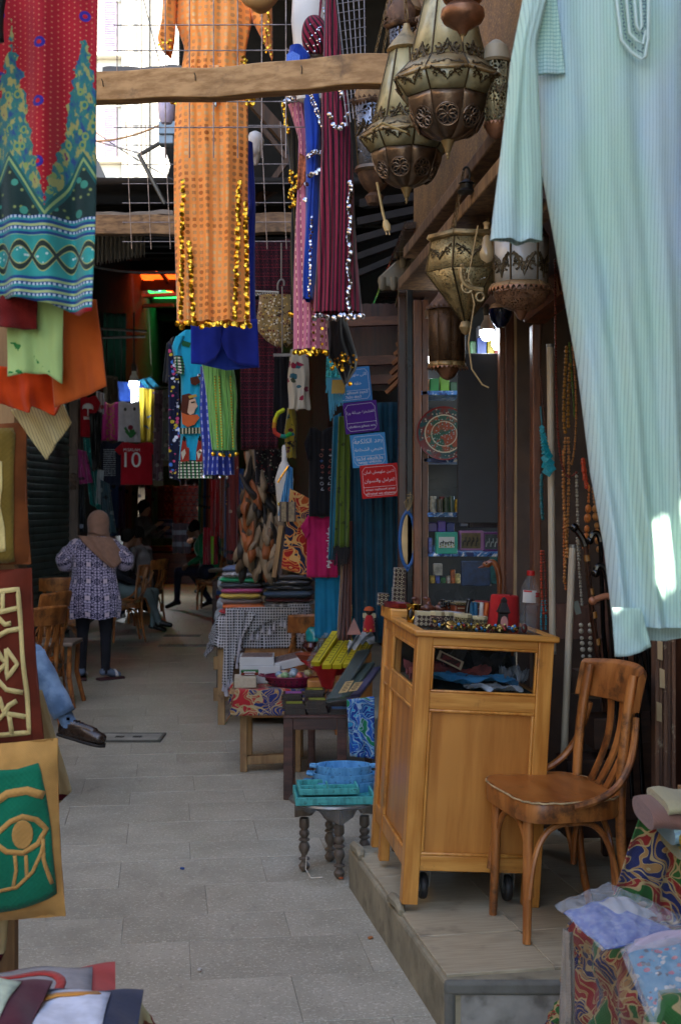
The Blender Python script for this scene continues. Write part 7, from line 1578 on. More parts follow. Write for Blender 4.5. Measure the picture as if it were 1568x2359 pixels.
sheet('turquoise_bag','turquoise and white garments bunched high beside the bulb','garment',fab('turq white bunch',floral('#23708a',['#6d7078'],6,.3)),[(318,875),(350,868)],[(330,900),(372,892)],15.9,.06,2,9,12,10)
cable('upper hanging bar of the clothes shop',[W(232,757,15.8),W(338,763,15.8)],.016,M_iron,'bar','clothes_bar');cable('lower hanging bar of the clothes shop',[W(236,778,16.),W(335,775,16.)],.016,M_iron,'bar','clothes_bar')
# ================================================================ FAR END OF THE ALLEY
rg=random.Random(5)
far=[(400,1120,482,1216,26.5,'white and red fringed rug hanging at the far end',fab('white red rug',ornate('#7d787a',['#7d1a1c','#24304a','#9a1f20'],.22)),'rug'),(330,1118,402,1200,27.5,'dark red rug hanging at the far end beside the white one',fab('dark red rug',ornate('#3f1016',['#1a1a2c','#6d4a3a'],.2)),'rug'),(250,1150,300,1240,24,'dark cloth with small flowers hung behind the seated people',fab('dark flower cloth',floral('#22161c',['#6d2238','#33502c','#7d7480'],8,.3)),'cloth'),(485,1105,506,1235,13.5,'bright red scarf hanging in the right hand shops',fab('red scarf','#8a1216'),'scarf'),(507,1100,522,1240,13.2,'rust orange scarf hanging beside the bright red one',fab('rust scarf',floral('#6d2c16',['#8a5a1f'],20,.3)),'scarf'),(523,1105,545,1300,12.2,'black and gold beaded scarf next to the slipper bunch',fab('black gold scarf',floral('#15100c',['#7a5a1c','#3a2a14'],24,.36)),'scarf'),(540,1080,560,1180,11.6,'blue scarf half hidden behind the slipper bunch',fab('far blue scarf','#163a6d'),'scarf'),(470,1215,500,1300,14.5,'crimson garment with a lime stripe near the green sweater',fab('crimson lime',lambda s:s.mix((abs(s.x-.02)<.02),'#7d1420','#6a9a1c')),'garment'),(415,1090,470,1118,22,'dark patterned carpet roll end over the far stalls',fab('dark roll',ornate('#2c1a1a',['#5a2a1f','#1c2c24'],.2)),'carpet'),(350,1195,398,1240,25,'blue and grey folded goods stacked at the far end',fab('blue goods',stripes('#16243f','#4a5060',.12,.5,'y')),'goods'),(398,1205,440,1275,24.5,'white and grey blankets stacked behind the green sweater',fab('blankets',stripes('#565a66','#2a1f26',.22,.6,'y')),'blankets')]
for u0,v0,u1,v1,d,lb,mt,cat in far:sheet(cat if cat!='goods' else 'folded_goods',lb,cat,mt,[(u0,v0),(u1,v0)],[(u0,v1),(u1,v1)],d,.06,2.5,int(u0),20,16,.02)
# racks of small hanging goods both sides (each bundle a thing)
pal=['#5a1f1c','#24365a','#5a4a1f','#1f4a3a','#4a1f44','#6a5a48','#2a2022','#7a3a1c']
for i in range(12):
 u=528-i*6;d=11.5+i*.95;c=pal[i%8];v0=lerp(1050,1085,i/11);v1=lerp(1290,1235,i/11)
 sheet('hanging_garment','%s garment in the right row, %s from the slippers'%({'#5a1f1c':'wine red','#24365a':'dark blue','#5a4a1f':'ochre','#1f4a3a':'dark green','#4a1f44':'plum','#6a5a48':'beige','#2a2022':'blackish','#7a3a1c':'rust'}[c],('first','second','third','fourth','fifth','sixth','seventh','eighth','ninth','tenth','eleventh','twelfth')[i]),'garment',fab('row garment %d'%i,floral(c,['#1a1416','#7d6a5a'],12,.25)),[(u-4,v0),(u+22,v0)],[(u-6,v1),(u+22,v1)],d,.05,1.5,i,10,12,group='garments in the right hand row')
for i in range(8):
 u=262+i*15;d=18+i*1.1;c=pal[(i*3+1)%8]
 sheet('hanging_garment','%s cloth in the left row, %s from the white tank top'%({'#5a1f1c':'wine red','#24365a':'dark blue','#5a4a1f':'ochre','#1f4a3a':'dark green','#4a1f44':'plum','#6a5a48':'beige','#2a2022':'blackish','#7a3a1c':'rust'}[c],('first','second','third','fourth','fifth','sixth','seventh','eighth')[i]),'cloth',fab('left row %d'%i,floral(c,['#1a1416','#6a5a58'],9,.28)),[(u-10,1118),(u+12,1118)],[(u-10,1235),(u+12,1235)],d,.06,1.5,i,10,12,group='cloths in the left row')
for k_,(u,d,w_,lb)in enumerate(((552,13.6,.4,'low stall crate with folded goods before the right hand row'),(524,17.0,.35,'dim stall crate further along the right hand row'),(390,26,1.2,'dim stall counter at the far end of the alley'))):
 cr=thing('stall_crate',lb,'crate',G(u,d));c=G(u,d)
 m=MB();m.box(c+V((0,0,.3)),(w_,.5,.6));m.build('body',W_RED,cr,bevel=.01)
 for i in range(3):m=MB();m.box(c+V((random.uniform(-.1,.1),0,.625+i*.05)),(w_*.8,.4,.045),rot(z=random.uniform(-8,8)));m.build('folded_cloth',tmat('crate cloth %d%d'%(k_,i),pal[(k_*3+i)%8]),cr,bevel=.015)
bulb('tiny bright bulb showing beside the curly haired man',322,1198,22.0,.035,10)
# ================================================================ STALL GOODS
# scarf table with keffiyeh
tb2=thing('scarf_table','wooden chest and table under the pile of packed scarves and the checked keffiyeh','table',G(610,9.7));c=G(612,9.75)
m=MB();m.box(c+V((0,0,.76)),(.66,.74,.03));m.build('top',W_RAW,tb2,bevel=.004)
m=MB();m.box(c+V((.07,-.05,.40)),(.40,.6,.70));m.build('chest',W_CABP,tb2,bevel=.006)
for zz_ in(.72,.44,.10):m=MB();m.box(c+V((.07,-.36,zz_)),(.40,.02,.05));m.build('chest_rail',W_CAB,tb2,bevel=.004)
for sx in(-1,1):
 for sy in(-1,1):m=MB();m.box(c+V((sx*.3,sy*.33,.375)),(.05,.05,.75));m.build('leg',W_RAW,tb2)
def keff(s):
 a,b=(s.x/.020).fr()<.62,(s.y/.020).fr()<.62;c=s.mix(a*b,'#b5b2b4','#0f0f12');return s.mix((a*1.+b*1.)>1.5,c,'#0e0e11')
M_keff=fab('keffiyeh check',keff)
kf=drape('keffiyeh','black and white checked keffiyeh with white tassels spread over the scarf table','keffiyeh',c+V((0,-.02,0)),.68,.72,.775,.22,M_keff,2,8,.016)
def tassels(par,pts,d,L=.06,seed=0):
 r=random.Random(seed)
 for(u,v)in pts:
  p=W(u,v,d);off=par.location;m=MB()
  m.lathe(p,[(.004,0),(.007,-.006),(.004,-.012),(.008,-.02),(.015,-L),(.006,-L-.006)],8);m.build('tassel',pm_tas,par)
pm_tas=pm('white tassel','#a9a5ac',.9,bump=.6)
M_kh=sheet('keffiyeh_end','checked keffiyeh end hanging steeply at the left corner of the scarf table','keffiyeh',M_keff,[(520,1400),(560,1405),(590,1412)],[(512,1575),(530,1590),(545,1500)],9.3,.03,2.5,4,30,30)
tassels(M_kh,[(515+i*4+3*math.sin(i*2),1572+12*math.sin(i*1.3))for i in range(7)]+[(546+i*2,1520-i*14)for i in range(5)],9.27)
ke2=sheet('keffiyeh_end','checked keffiyeh edge with tassels hanging over the front of the chest','keffiyeh',M_keff,[(530,1400),(620,1398),(700,1400)],[(575,1462),(618,1432),(660,1420),(702,1408)],9.32,.012,3,6,40,14)
tassels(ke2,[(581+i*13+3*math.sin(i*3),1456-i*5.6+6*math.sin(i*2.4))for i in range(10)],9.28,.055)
ke3=sheet('keffiyeh_end','dark checked scarf edge with white tassels hanging right of the chest','keffiyeh',M_keff,[(668,1390),(715,1392)],[(672,1470),(692,1480),(712,1440)],9.36,.02,1.5,7,16,16)
tassels(ke3,[(672+i*6,1452+9*math.sin(i*2))for i in range(6)]+[(690+i*5,1408+i*5)for i in range(5)],9.3,.05)
# packed scarves, two stacks
names=['red','orange','white and red','yellow','pink','dark grey','green','navy checked','blue and white']
cols=['#b81f28','#e06a1c','#9c8c8a','#ccac30','#b83a70','#2c3038','#18b072','#26334a','#5c6c92']
def packet(lb,cx,cy,z,w_,d_,h,mat,yaw,grp,film=True):
 t=thing('packed_scarf',lb,'packed scarf',(cx,cy,z),grp);r=random.Random(int(z*1e4));ph=[r.uniform(0,6)for _ in range(3)];Q=rot(z=yaw)
 def sh_(a,b,k):
  th=a*6.2832;e=.28;x=w_/2*math.copysign(abs(math.cos(th))**e,math.cos(th));y=d_/2*math.copysign(abs(math.sin(th))**e,math.sin(th));q=math.sin(b*math.pi);zz=(1-math.cos(b*math.pi))/2
  return V((cx,cy,z))+Q@V((x*(q**.35)*k,y*(q**.35)*k,h*(zz*k-(k-1)*.5)+.004*math.sin(x*40+ph[0])*math.sin(y*37+ph[1])))
 m=MB();m.grid(lambda a,b:(sh_(a,min(.999,max(.001,b)),1),(a*1.4,b*.3)),36,10,cu=True);m.build('folded_scarf',mat,t)
 if film:m=MB();m.grid(lambda a,b:(sh_(a,min(.999,max(.001,b)),1.02)+V((0,0,.003*math.sin(a*60)*math.sin(b*11))),(a,b)),44,10,cu=True);m.build('film',M_film,t)
M_film=glassy('packet film','#b5babe',.12,.1,1.45,.7);s_=M_film.node_tree
z=.785
for i,(n,q)in enumerate(zip(names,cols)):
 mt=keff if 'checked' in n else None;mat=fab('scarf '+n,floral(q,['#b9b4b0','#1c2030'],16,.25)if 'white' in n else(mt or q));h=.042
 packet('%s scarf packed in clear film, %s of the left stack'%(n,('bottom','second','third','fourth','fifth','sixth','seventh','eighth','top')[i]),c.x-.165+random.uniform(-.012,.012),c.y-.1+random.uniform(-.02,.02),z,.31,.36,h,mat,random.uniform(-5,5),'packed scarves on the scarf table');z+=h*.92
z=.785
for i,(n,q,h)in enumerate((('black checked','#1a1a1e',.05),('brown checked','#1a1a1e',.04),('wine red','#5a1420',.042),('steel blue','#2c4a6a',.05),('black patterned','#15161c',.045),('grey patterned','#3c4048',.045),('pale grey','#7d7a80',.05),('tan and gold','#8a7040',.045))):
 mat=M_keff if 'checked' in n else fab('scarf r '+n,floral(q,['#a9a5a2','#23262c'],18,.22)if 'pat' in n or 'gold' in n else q)
 packet('%s scarf packed in film, %s of the right stack'%(n,('bottom','second','third','fourth','fifth','sixth','seventh','top')[i]),c.x+.175+random.uniform(-.015,.015),c.y-.05+random.uniform(-.02,.02),z,.36,.38,h,mat,random.uniform(-6,6),'packed scarves on the scarf table');z+=h*.92
 # white plastic wrapped bundles left of the table
for i,(u,v,s_)in enumerate(((508,1420,.05),(506,1452,.06),(512,1392,.045),(515,1345,.05))):
 m=MB();m.ball(W(u,v,9.95+.05*i),(s_,s_*.9,s_*1.3),9,7);tag(m.build('plastic_bundle',pm('white plastic%d'%i,'#8d9296',.3,var=.4,scale=25,bump=.9,bscale=40)),'crumpled white plastic bundle at the left edge of the scarf table, %s one'%('lower middle','lowest','upper middle','topmost')[i],'bundle','white plastic bundles')
sd=thing('side_crate','grey wooden crate standing at the left end of the scarf table','crate',G(522,10.6));m=MB();m.box(G(526,10.5,.36),(.14,1.1,.72),rot(z=8));m.build('body',W_TBL,sd,bevel=.006)
for i in range(3):m=MB();m.box(G(516,9.95,.14+i*.24),(.16,.02,.1),rot(z=8));m.build('slat',W_RAW,sd,bevel=.003)
bkc=dup(chair0,G(716,9.2),R(100),'bentwood chair back peeping between the scarf table and the yellow boxes',CHG);bkc.scale=(1,1,1);bkc.location.z=-.02
# white flat boxes and notebooks on the khayamiya table
c=G(628,8.0);M_wb=pm('white carton','#b9b8b6',.6,var=.08,bump=.05);M_lid=pm('printed lid','#7d6a64',.3,var=.6,scale=40,bump=.05)
def box_thing(name,lb,cat,p,size,mat,yaw=0,bev=.003,grp=None,lid=None,pitch=0,roll=0):
 m=MB();m.box((0,0,size[2]/2),size);o=m.build(name,mat,org=(0,0,0),bevel=bev);o.location=p;o.rotation_euler=(R(pitch),R(roll),R(yaw));tag(o,lb,cat,grp)
 if lid:m=MB();m.box((0,0,size[2]+.0012),(size[0]*.9,size[1]*.86,.002));e=m.build('printed_label',lid,None,org=(0,0,0));e.parent=o
 return o
tz=.500
for i,(x,y,z,w_,d_,h,yw,lb,pt_)in enumerate(((-.06,.08,.0,.25,.28,.05,3,'bottom white carton box on the red patterned cloth',0),(-.07,.09,.05,.25,.28,.055,-2,'second white carton box of the stack on the patterned cloth',0),(-.10,.10,.105,.21,.26,.05,2,'white carton with a printed lid, left on top of the stack',0),(.10,.14,.09,.22,.26,.05,12,'white carton with a printed lid, tilted on the right of the stack',12))):
 box_thing('carton_box',lb,'box',c+V((x,y,tz+z)),(w_,d_,h),M_wb,yw,.003,'white cartons on the patterned cloth',M_lid if i>1 else None,0,-pt_)
nb=box_thing('notebook_stack','stack of cream spiral notebooks at the left front of the patterned cloth','notebooks',c+V((-.155,-.17,tz)),(.13,.16,.062),pm('cream paper','#b0a58e',.8,var=.1,scale=60),4)
m=MB();[m.tube([V((-.066+.132*sg,-.082,.006+i*.009)),V((-.07+.14*sg,-.086,.010+i*.009)),V((-.066+.132*sg,-.078,.013+i*.009))],.0016,4)for i in range(6)for sg in(0,1)];e=m.build('spiral',M_iron,None,org=(0,0,0));e.parent=nb
gb=box_thing('card_box','small green and red card packet lying on the spiral notebooks','card packet',c+V((-.13,-.15,tz+.064)),(.105,.05,.03),fab('green red packet',lambda s:s.mix(s.z>.018,'#6d2c20','#1a5a2c'),coord='Object'),3)
m=MB();m.box((0,-.0262,.021),(.07,.002,.006));m.box((0,-.0262,.008),(.06,.002,.005));e=m.build('white_print',M_ink,None,org=(0,0,0));e.parent=gb
# magenta basket
bk_=thing('plastic_basket','magenta plastic basket full of glass paperweights on the patterned cloth','basket',c+V((.13,-.17,tz)));p=c+V((.125,-.17,tz+.002))
M_mag=pm('magenta plastic','#6d1234',.35,var=.15,bump=.1);m=MB()
prof=[(.10,0),(.125,.004),(.15,.03),(.163,.055),(.172,.06),(.168,.064)]
m.lathe(p,prof,40,sy=.75,cap=False);m.lathe(p,[(.001,.002),(.12,.003)],30,sy=.75,cap=False);m.build('basket_wall',M_mag,bk_,solid=.003)
m=MB()
for i in range(28):
 for j in range(2):a=i/28*6.283;r=.140+j*.014;z=.018+j*.02;m.ball(p+V((r*math.cos(a),r*.75*math.sin(a),z)),(.006,.006,.007),6,4)
tag(m.build('basket_hole',pm('basket hole','#2c0716',.8),bk_),kind='stuff')
for sg in(-1,1):m=MB();m.tube([p+V((sg*.168,-.04,.062)),p+V((sg*.195,-.03,.066)),p+V((sg*.195,.03,.066)),p+V((sg*.168,.04,.062))],.006,7);m.build('handle',M_mag,bk_)
gl=['#8fae7a','#c0a090','#a9b8c0','#d06a5a','#7d94a8','#b5b08a','#9cb0a0']
for i in range(13):
 a=i*2.4;r=.03+.1*((i*.37)%1);m=MB();q=p+V((r*math.cos(a),r*.7*math.sin(a),.055+.014*(i%3)));m.ball(q,(.026,.026,.02),14,8)
 tag(m.build('paperweight',pm('glass ball %d'%i,gl[i%7],.08,var=.5,scale=50,bump=0,coord='Object')),'%s glass paperweight in the magenta basket, %s'%(('green','blush','pale blue','coral','slate','khaki','mint')[i%7],'lower one of its colour' if i<7 else 'upper one of its colour'),'paperweight','paperweights in the magenta basket')
 # slanted display behind the dark table: red cloth, yellow boxes, packets
ds=thing('display_step','stepped wooden display stand under the yellow boxes','display stand',G(765,7.85));c=G(775,7.85)
for i,(y,z,h)in enumerate(((-.12,.0,.56),(.1,.0,.70))):m=MB();m.box(c+V((.02,y,h-.09)),(.38,.22,.18));m.build('step',W_CABP,ds,bevel=.004)
for sx in(-.15,.19):
 for sy in(-.2,.18):m=MB();m.box(c+V((sx,sy,.2)),(.035,.035,.4));m.build('leg',W_RED,ds)
sheet('red_cloth','bright red cloth edge under the yellow boxes','cloth',fab('red display cloth','#8a1414'),[(690,1520),(770,1532),(848,1536)],[(706,1532),(728,1548),(742,1585),(764,1590),(772,1556),(850,1550)],7.6,.02,2,3,30,10)
M_yel=pm('yellow carton','#b9a818',.5,var=.1,bump=.05)
ybx=[(726,1530,775,1458),(752,1536,790,1478),(776,1536,812,1477),(800,1534,832,1476),(824,1530,848,1482)]
for i,(ua,va,ub,vb)in enumerate(ybx):
 a,b=W(ua,va,7.35),W(ub,vb,7.62);t=thing('yellow_box','long yellow box on the sloping display, %s from the left'%('first and longest','second','third','fourth','fifth')[i],'box',a,'yellow boxes on the sloping display')
 sdv=V((1,0,0));ax=(b-a).normalized();nr=sdv.cross(ax).normalized();nr=-nr if nr.z<0 else nr
 M=Matrix((sdv,ax,nr)).transposed();m=MB();m.box((a+b)/2-nr*.0,(.052,(b-a).length,.03),M);m.build('carton',M_yel,t,bevel=.002)
 m=MB();m.box((a+b)/2+nr*.016+sdv*.012,(.004,(b-a).length*.9,.002),M);[m.box(a.lerp(b,.15+.1*q)+nr*.0165-sdv*.008,(.02,.004,.001),M)for q in range(8)];m.build('printed_line',pm('yellow box print%d'%i,'#3c3a12',.7),t)
m=MB();a,b=W(728,1530,7.33),W(768,1466,7.55);m.bar(a-V((.035,0,0)),b-V((.035,0,0)),.03,.05);tag(m.build('film_packet',M_poly),'clear film packet beside the first yellow box','packet')
box_thing('green_box','small green patterned box lying across the top of the yellow boxes','box',W(812,1468,7.5),(.155,.05,.035),pm('green box','#1d4a2c',.4,var=.5,scale=60),2)
box_thing('blue_box','small sky blue box behind the green patterned box','box',W(800,1458,7.7),(.05,.06,.05),pm('blue box','#2f74b5',.4),20,roll=-30)
box_thing('yellow_pack','small yellow pack behind the green patterned box','box',W(826,1455,7.7),(.03,.06,.04),M_yel,20,roll=-30)
pal2=[(768,1612,838,1500,'#1c2c1e','dark green'),(790,1608,848,1530,'#1f3a24','leaf green'),(812,1606,862,1540,'#2f1a52','purple')]
for i,(ua,va,ub,vb,q,nm)in enumerate(pal2):
 a,b=W(ua,va,6.9),W(ub,vb,7.25);t=thing('scarf_packet','%s scarf packet with a tan label leaning beside the cabinet'%nm,'packet',a);ax=(b-a).normalized();sdv=V((1,0,.15)).normalized();nr=sdv.cross(ax).normalized();nr=-nr if nr.z<0 else nr;M=Matrix((sdv,ax,nr)).transposed()
 m=MB();m.box((a+b)/2,(.075,(b-a).length,.02),M);m.build('scarf',fab('packet '+nm,q),t,bevel=.006);m=MB();m.box((a+b)/2,(.078,(b-a).length*1.01,.024),M);m.build('film',M_poly,t)
 if i<2:
  m=MB();q_=W(798+i*22,1586,6.9)+nr*.016-V((0,.03,0));m.box(q_,(.045,.10,.002),M);m.build('label',pm('tan label%d'%i,'#a58a5a',.8),t);m=MB();[m.box(q_+ax*(-.035+.014*k_)+nr*.0016,(.03 if k_%2 else .02,.004,.001),M)for k_ in range(6)];m.build('label_print',pm('label ink%d'%i,'#2c2216',.9),t)
sheet('blue_patterned_cloth','bright blue patterned cloth hanging beside the cabinet','cloth',M_kh2,[(798,1612),(862,1604)],[(806,1742),(862,1748)],6.55,.012,2,4,24,24)
# pots and inlaid boxes behind the yellow boxes
def inlay(name,c1='#2c1a12',c2='#b5a98c',k_=60.):
 def f(s):
  gx,gy,gz=[abs((q*k_).fr()-.5)for q in(s.x,s.y,s.z)];d1=(gx+gz);return s.mix(((d1>.32)*(d1<.44)).mx((gx+gy+gz)<.2),c1,c2)
 return fab(name,f,rough=.35,coord='Object')
M_in1=inlay('inlay brown');M_in2=inlay('inlay olive','#3a2f1a','#a89a6a',75.);M_in3=inlay('inlay red','#3a1512','#b09a80',50.);M_bone=pm('bone lid','#b0a27c',.4,var=.1)
def ibox(lb,p,w_,d_,h,mat,yaw=0,cat='inlaid box',n=4,rotm=None,lid=True):
 t=thing('inlaid_box',lb,cat,p,'inlaid boxes');m=MB();ph=math.pi/n;r=w_/2/math.cos(math.pi/n)
 m.lathe((0,0,0),[(r,0),(r,h*.74)],n,sy=d_/w_,phase=ph);part_local(m,'case',mat,t,bevel=.0015,ang=20)
 m=MB();m.lathe((0,0,h*.74),[(r*1.03,0),(r*1.03,h*.24),(r*.96,h*.26)],n,sy=d_/w_,phase=ph);part_local(m,'lid',M_bone if lid else mat,t,bevel=.0015,ang=20)
 t.rotation_euler=rotm if rotm else(0,0,R(yaw));return t
pz=lambda u,v,d:W(u,v,d)
ibox('tall inlaid box behind the yellow boxes with a cream top',pz(752,1490,8.0),.10,.1,.15,M_in2)
ibox('small olive inlaid box with a cream top near the cabinet back',pz(844,1412,7.4),.055,.055,.08,M_in2);ibox('lower olive inlaid box near the cabinet back',pz(850,1450,7.3),.07,.07,.09,M_in1)
def pot(lb,p,prof,mat,cat='pot',nm='clay_pot',n=20):m=MB();m.lathe(p,prof,n);return tag(m.build(nm,mat),lb,cat)
M_tq=pm('turquoise glaze','#1f8a8a',.2,var=.4,scale=14,bump=0);M_crm=pm('painted cream glaze','#a08a5c',.3,var=.6,scale=30,bump=0)
pot('turquoise glazed pot behind the first yellow box',pz(724,1478,8.0),[(.045,0),(.055,.01),(.055,.06),(.04,.085),(.03,.09)],M_tq)
pot('turquoise and tan mug near the cabinet back',pz(824,1456,7.4),[(.04,0),(.042,.06),(.038,.09)],M_tq);pot('cream painted mug stacked on the turquoise mug',pz(823,1418,7.4),[(.036,0),(.038,.05),(.03,.066)],M_crm)
pot('small glossy dark pot in the terracotta bowl',pz(718,1500,7.85),[(.03,0),(.06,.03),(.05,.055),(.03,.06)],pm('lustre glaze','#4a2a28',.12,.3,var=.8,scale=40,bump=0));pot('terracotta bowl behind the yellow boxes',pz(715,1525,7.75),[(.05,0),(.09,.045),(.095,.05),(.085,.048),(.05,.01)],pm('terracotta','#8a3f22',.7))
m=MB();o=pz(815,1462,7.1);m.add([o+V((-.04,0,0)),o+V((.04,0,0)),o+V((.0,.06,0)),o+V((0,.02,.09))],[(0,1,3),(1,2,3),(2,0,3),(0,2,1)]);tag(m.build('stone_pyramid',pm('pink stone','#8a5c4e',.6)),'small pinkish stone pyramid beside the cabinet back','pyramid')
dl_=thing('doll','small red and orange doll in a headscarf behind the cabinet','doll',pz(852,1440,7.05));o=pz(850,1455,7.05);m=MB();m.lathe(o,[(.035,0),(.03,.05),(.018,.085),(.01,.09)],14);m.build('dress',fab('doll dress',floral('#9c1f24',['#b98a2c'],40,.3),coord='Object'),dl_);m=MB();m.ball(o+V((0,0,.108)),.02,10,8);m.build('head',pm('doll head','#2a1a12',.6),dl_);m=MB();m.lathe(o+V((0,0,.115)),[(.03,0),(.022,.016),(.006,.022)],12);m.build('hat',pm('doll hat','#a8481c',.8),dl_)
m=MB();m.grid(lambda a,t:W(lerp(800,862,a),1485-28*math.sin(a*2.2)+20*t,7.2)+V((0,.03*math.sin(a*14+t*7)-.06*t,.012*math.sin(a*23+t*11))),24,8);tag(m.build('plastic_sheet',pm('white film','#9a9ea0',.3,var=.3,scale=30,bump=.8)),'crumpled white plastic sheet beside the cabinet back','plastic sheet')
# ================================================================ ON THE CABINET
def put(u,y,z=None):return ontop(u,y,z)[0]
ER=cab.rotation_euler.copy()
ibox('tall inlaid box standing upright on the lower one at the back left of the cabinet',put(915,.70)+CROT@V((0,0,.078)),.042,.042,.078,M_in1,rotm=ER,lid=False);ibox('tall inlaid box under the upper one at the back left of the cabinet',put(915,.70),.046,.046,.078,M_in1,rotm=ER,lid=False)
ibox('small square inlaid box left of the tall ones on the rear counter',put(881,.72),.04,.04,.05,M_in1,rotm=ER,lid=False)
t=thing('red_tray','red octagonal tray on the rear counter of the cabinet','tray',put(913,.62));m=MB();m.lathe((0,0,0),[(.03,0),(.045,.003),(.055,.022),(.051,.022),(.04,.006),(.001,.005)],8);part_local(m,'tray',pm('red lacquer','#6d1218',.3),t);t.rotation_euler=ER
def cab_thing(name,lb,cat,u,y,fns,z=None,rz=0):
 t=thing(name,lb,cat,put(u,y,z));t.rotation_euler=(CROT@rot(z=rz)).to_euler()
 for part,mat,fn,kw in fns:m=MB();fn(m);part_local(m,part,mat,t,**kw)
 return t
M_gold=pm('polished brass','#b98a34',.18,1.,var=.15,bump=0)
cab_thing('brass_cup','polished brass cup with a dark oval on its side, left on the cabinet top','cup',950,.30,[('cup',M_gold,lambda m:m.lathe((0,0,0),[(.001,.002),(.02,0),(.024,.008),(.022,.03),(.025,.055),(.03,.068),(.027,.066),(.02,.03),(.001,.006)],24,cap=False),{}),('oval',pm('dark oval','#2a1c10',.4),lambda m:m.ball((-.012,-.021,.034),(.011,.004,.02),12,8),{}),('oval_rim',M_gold,lambda m:m.tube([V((-.012+.012*math.cos(a),-.024,.034+.022*math.sin(a)))for a in[i*.4 for i in range(16)]],.002,5,closed=True),{})])
for i,(u,y,w_,h,n,mt,nm)in enumerate(((972,.19,.052,.052,4,M_in1,'silver grey inlaid box, first of the row behind the rings'),(1004,.17,.05,.056,8,M_in3,'reddish octagonal inlaid box with a tiny yellow bird panel'),(1028,.25,.045,.05,6,M_in1,'dark inlaid box behind the reddish octagonal one'),(1063,.20,.062,.05,8,M_in2,'olive octagonal inlaid box with a cream lid in the middle of the row'),(1102,.20,.056,.044,8,M_in2,'olive octagonal inlaid box at the right end of the row'))):ibox(nm,put(u,y),w_,w_,h,mt,rotm=ER,n=n)
cab_thing('bird_panel','tiny framed yellow bird panel on the reddish octagonal box','panel',1000,.13,[('panel',pm('panel black','#14100c',.4),lambda m:m.box((0,0,.024),(.022,.004,.02)),{}),('bird',pm('panel yellow','#b08a14',.5),lambda m:(m.ball((0,-.003,.022),(.006,.002,.004),8,5),m.ball((-.005,-.003,.026),(.0025,.002,.0025),6,4)),{}),('frame',M_in3,lambda m:[m.box((x,0,.024+z),sz)for x,z,sz in((-.013,0,(.004,.006,.03)),(.013,0,(.004,.006,.03)),(0,.013,(.022,.006,.004)),(0,-.013,(.022,.006,.004)))],{})])
cab_thing('oval_tray','thin oval tray with a pearl inlay behind the small boxes','tray',1035,.33,[('tray',pm('tray rim wood','#8a7a5c',.4),lambda m:m.lathe((0,0,.03),[(.05,0),(.075,.01),(.078,.014),(.07,.012),(.001,.01)],24,sy=.5),{}),('pearl',pm('pearl','#a9a5ac',.15,bump=0),lambda m:m.ball((0,0,.042),(.05,.02,.006),14,6),{})])
def camel(m):
 m.ball((0,0,.045),(.026,.014,.016),12,8);m.ball((.0,0,.06),(.011,.01,.012),10,6);m.tube(bez([(-.022,0,.045),(-.042,0,.03),(-.044,0,.075),(-.05,0,.08)],10),.007,8);m.ball((-.056,0,.08),(.014,.007,.007),8,6)
 for x in(-.016,.016):
  for y in(-.007,.007):m.tube([(x,y,.04),(x*1.1,y,.02),(x,y,0)],[.006,.004,.005],6)
W_CAM=wood('carved red brown wood','#3f1f14','#6d3a24',k=(60,60,9),rough=.35)
cab_thing('wooden_camel','small carved wooden camel, left of the pair on the cabinet','figurine',985,.45,[('body',W_CAM,camel,{})],rz=8);cab_thing('wooden_camel','small carved wooden camel nearer the inlaid chest','figurine',1012,.47,[('body',W_CAM,camel,{})],rz=-15)
cab_thing('black_beads','tangle of black beads beside the inlaid chest','beads',1028,.44,[('bead',pm('black bead','#0e0d0d',.2,bump=0),lambda m:[m.ball((random.uniform(-.03,.03),random.uniform(-.02,.02),.05+random.uniform(0,.035)),.006,8,5)for _ in range(16)],{})])
cab_thing('inlaid_chest','wooden inlaid chest with a carved front at the back of the cabinet top','chest',1066,.46,[('case',wood('mahogany','#4a1f12','#7d3c20',k=(3,40,40),rough=.3),lambda m:m.box((0,0,.033),(.125,.08,.062)),dict(bevel=.003)),('lid',M_in2,lambda m:m.box((0,0,.071),(.13,.085,.012)),dict(bevel=.002)),('front_panel',W_CAM,lambda m:m.box((0,-.042,.032),(.1,.004,.04)),dict(bevel=.002)),('inlay_line',M_bone,lambda m:[m.box((0,-.0445,z),(.11,.002,.003))for z in(.01,.055)],{})],rz=20)
cab_thing('red_case','small red case behind the inlaid chest','case',1108,.52,[('case',pm('red leather','#7d1418',.5),lambda m:m.box((0,0,.04),(.06,.05,.08)),dict(bevel=.006))])
cab_thing('scent_bottle','tan cone shaped scent bottle with a black carved neck','bottle',1073,.30,[('base',pm('tan base','#9a6a44',.5),lambda m:m.lathe((0,0,0),[(.034,0),(.034,.012),(.02,.034),(.012,.042)],20),{}),('neck',pm('black neck','#131011',.3),lambda m:(m.tube([(0,0,.04),(.001,0,.07),(.004,0,.09)],[.011,.009,.008],10),m.ball((.009,0,.094),(.014,.008,.007),10,6)),{})])
for i,(dx,cl,ln)in enumerate(((-.026,'#2c6a8a','blue'),(-.016,'#1f5a78','dark teal'),(.0,'#c0bab0','white'),(.012,'#b9581c','orange'),(.03,'#c2601f','bright orange'))):cab_thing('coloured_stick','%s stick standing upright in the little bundle before the fez'%ln,'stick',1106+dx*640,.34,[('stick',pm('stick %s'%ln,cl,.5),lambda m,i=i:m.tube([(0,0,.0),(.008*(i-2),0,.085)],[.0085,.0085],10),{})])
M_felt=pm('red felt','#9c0f0e',.95,var=.12,scale=30,bump=.3,bscale=200)
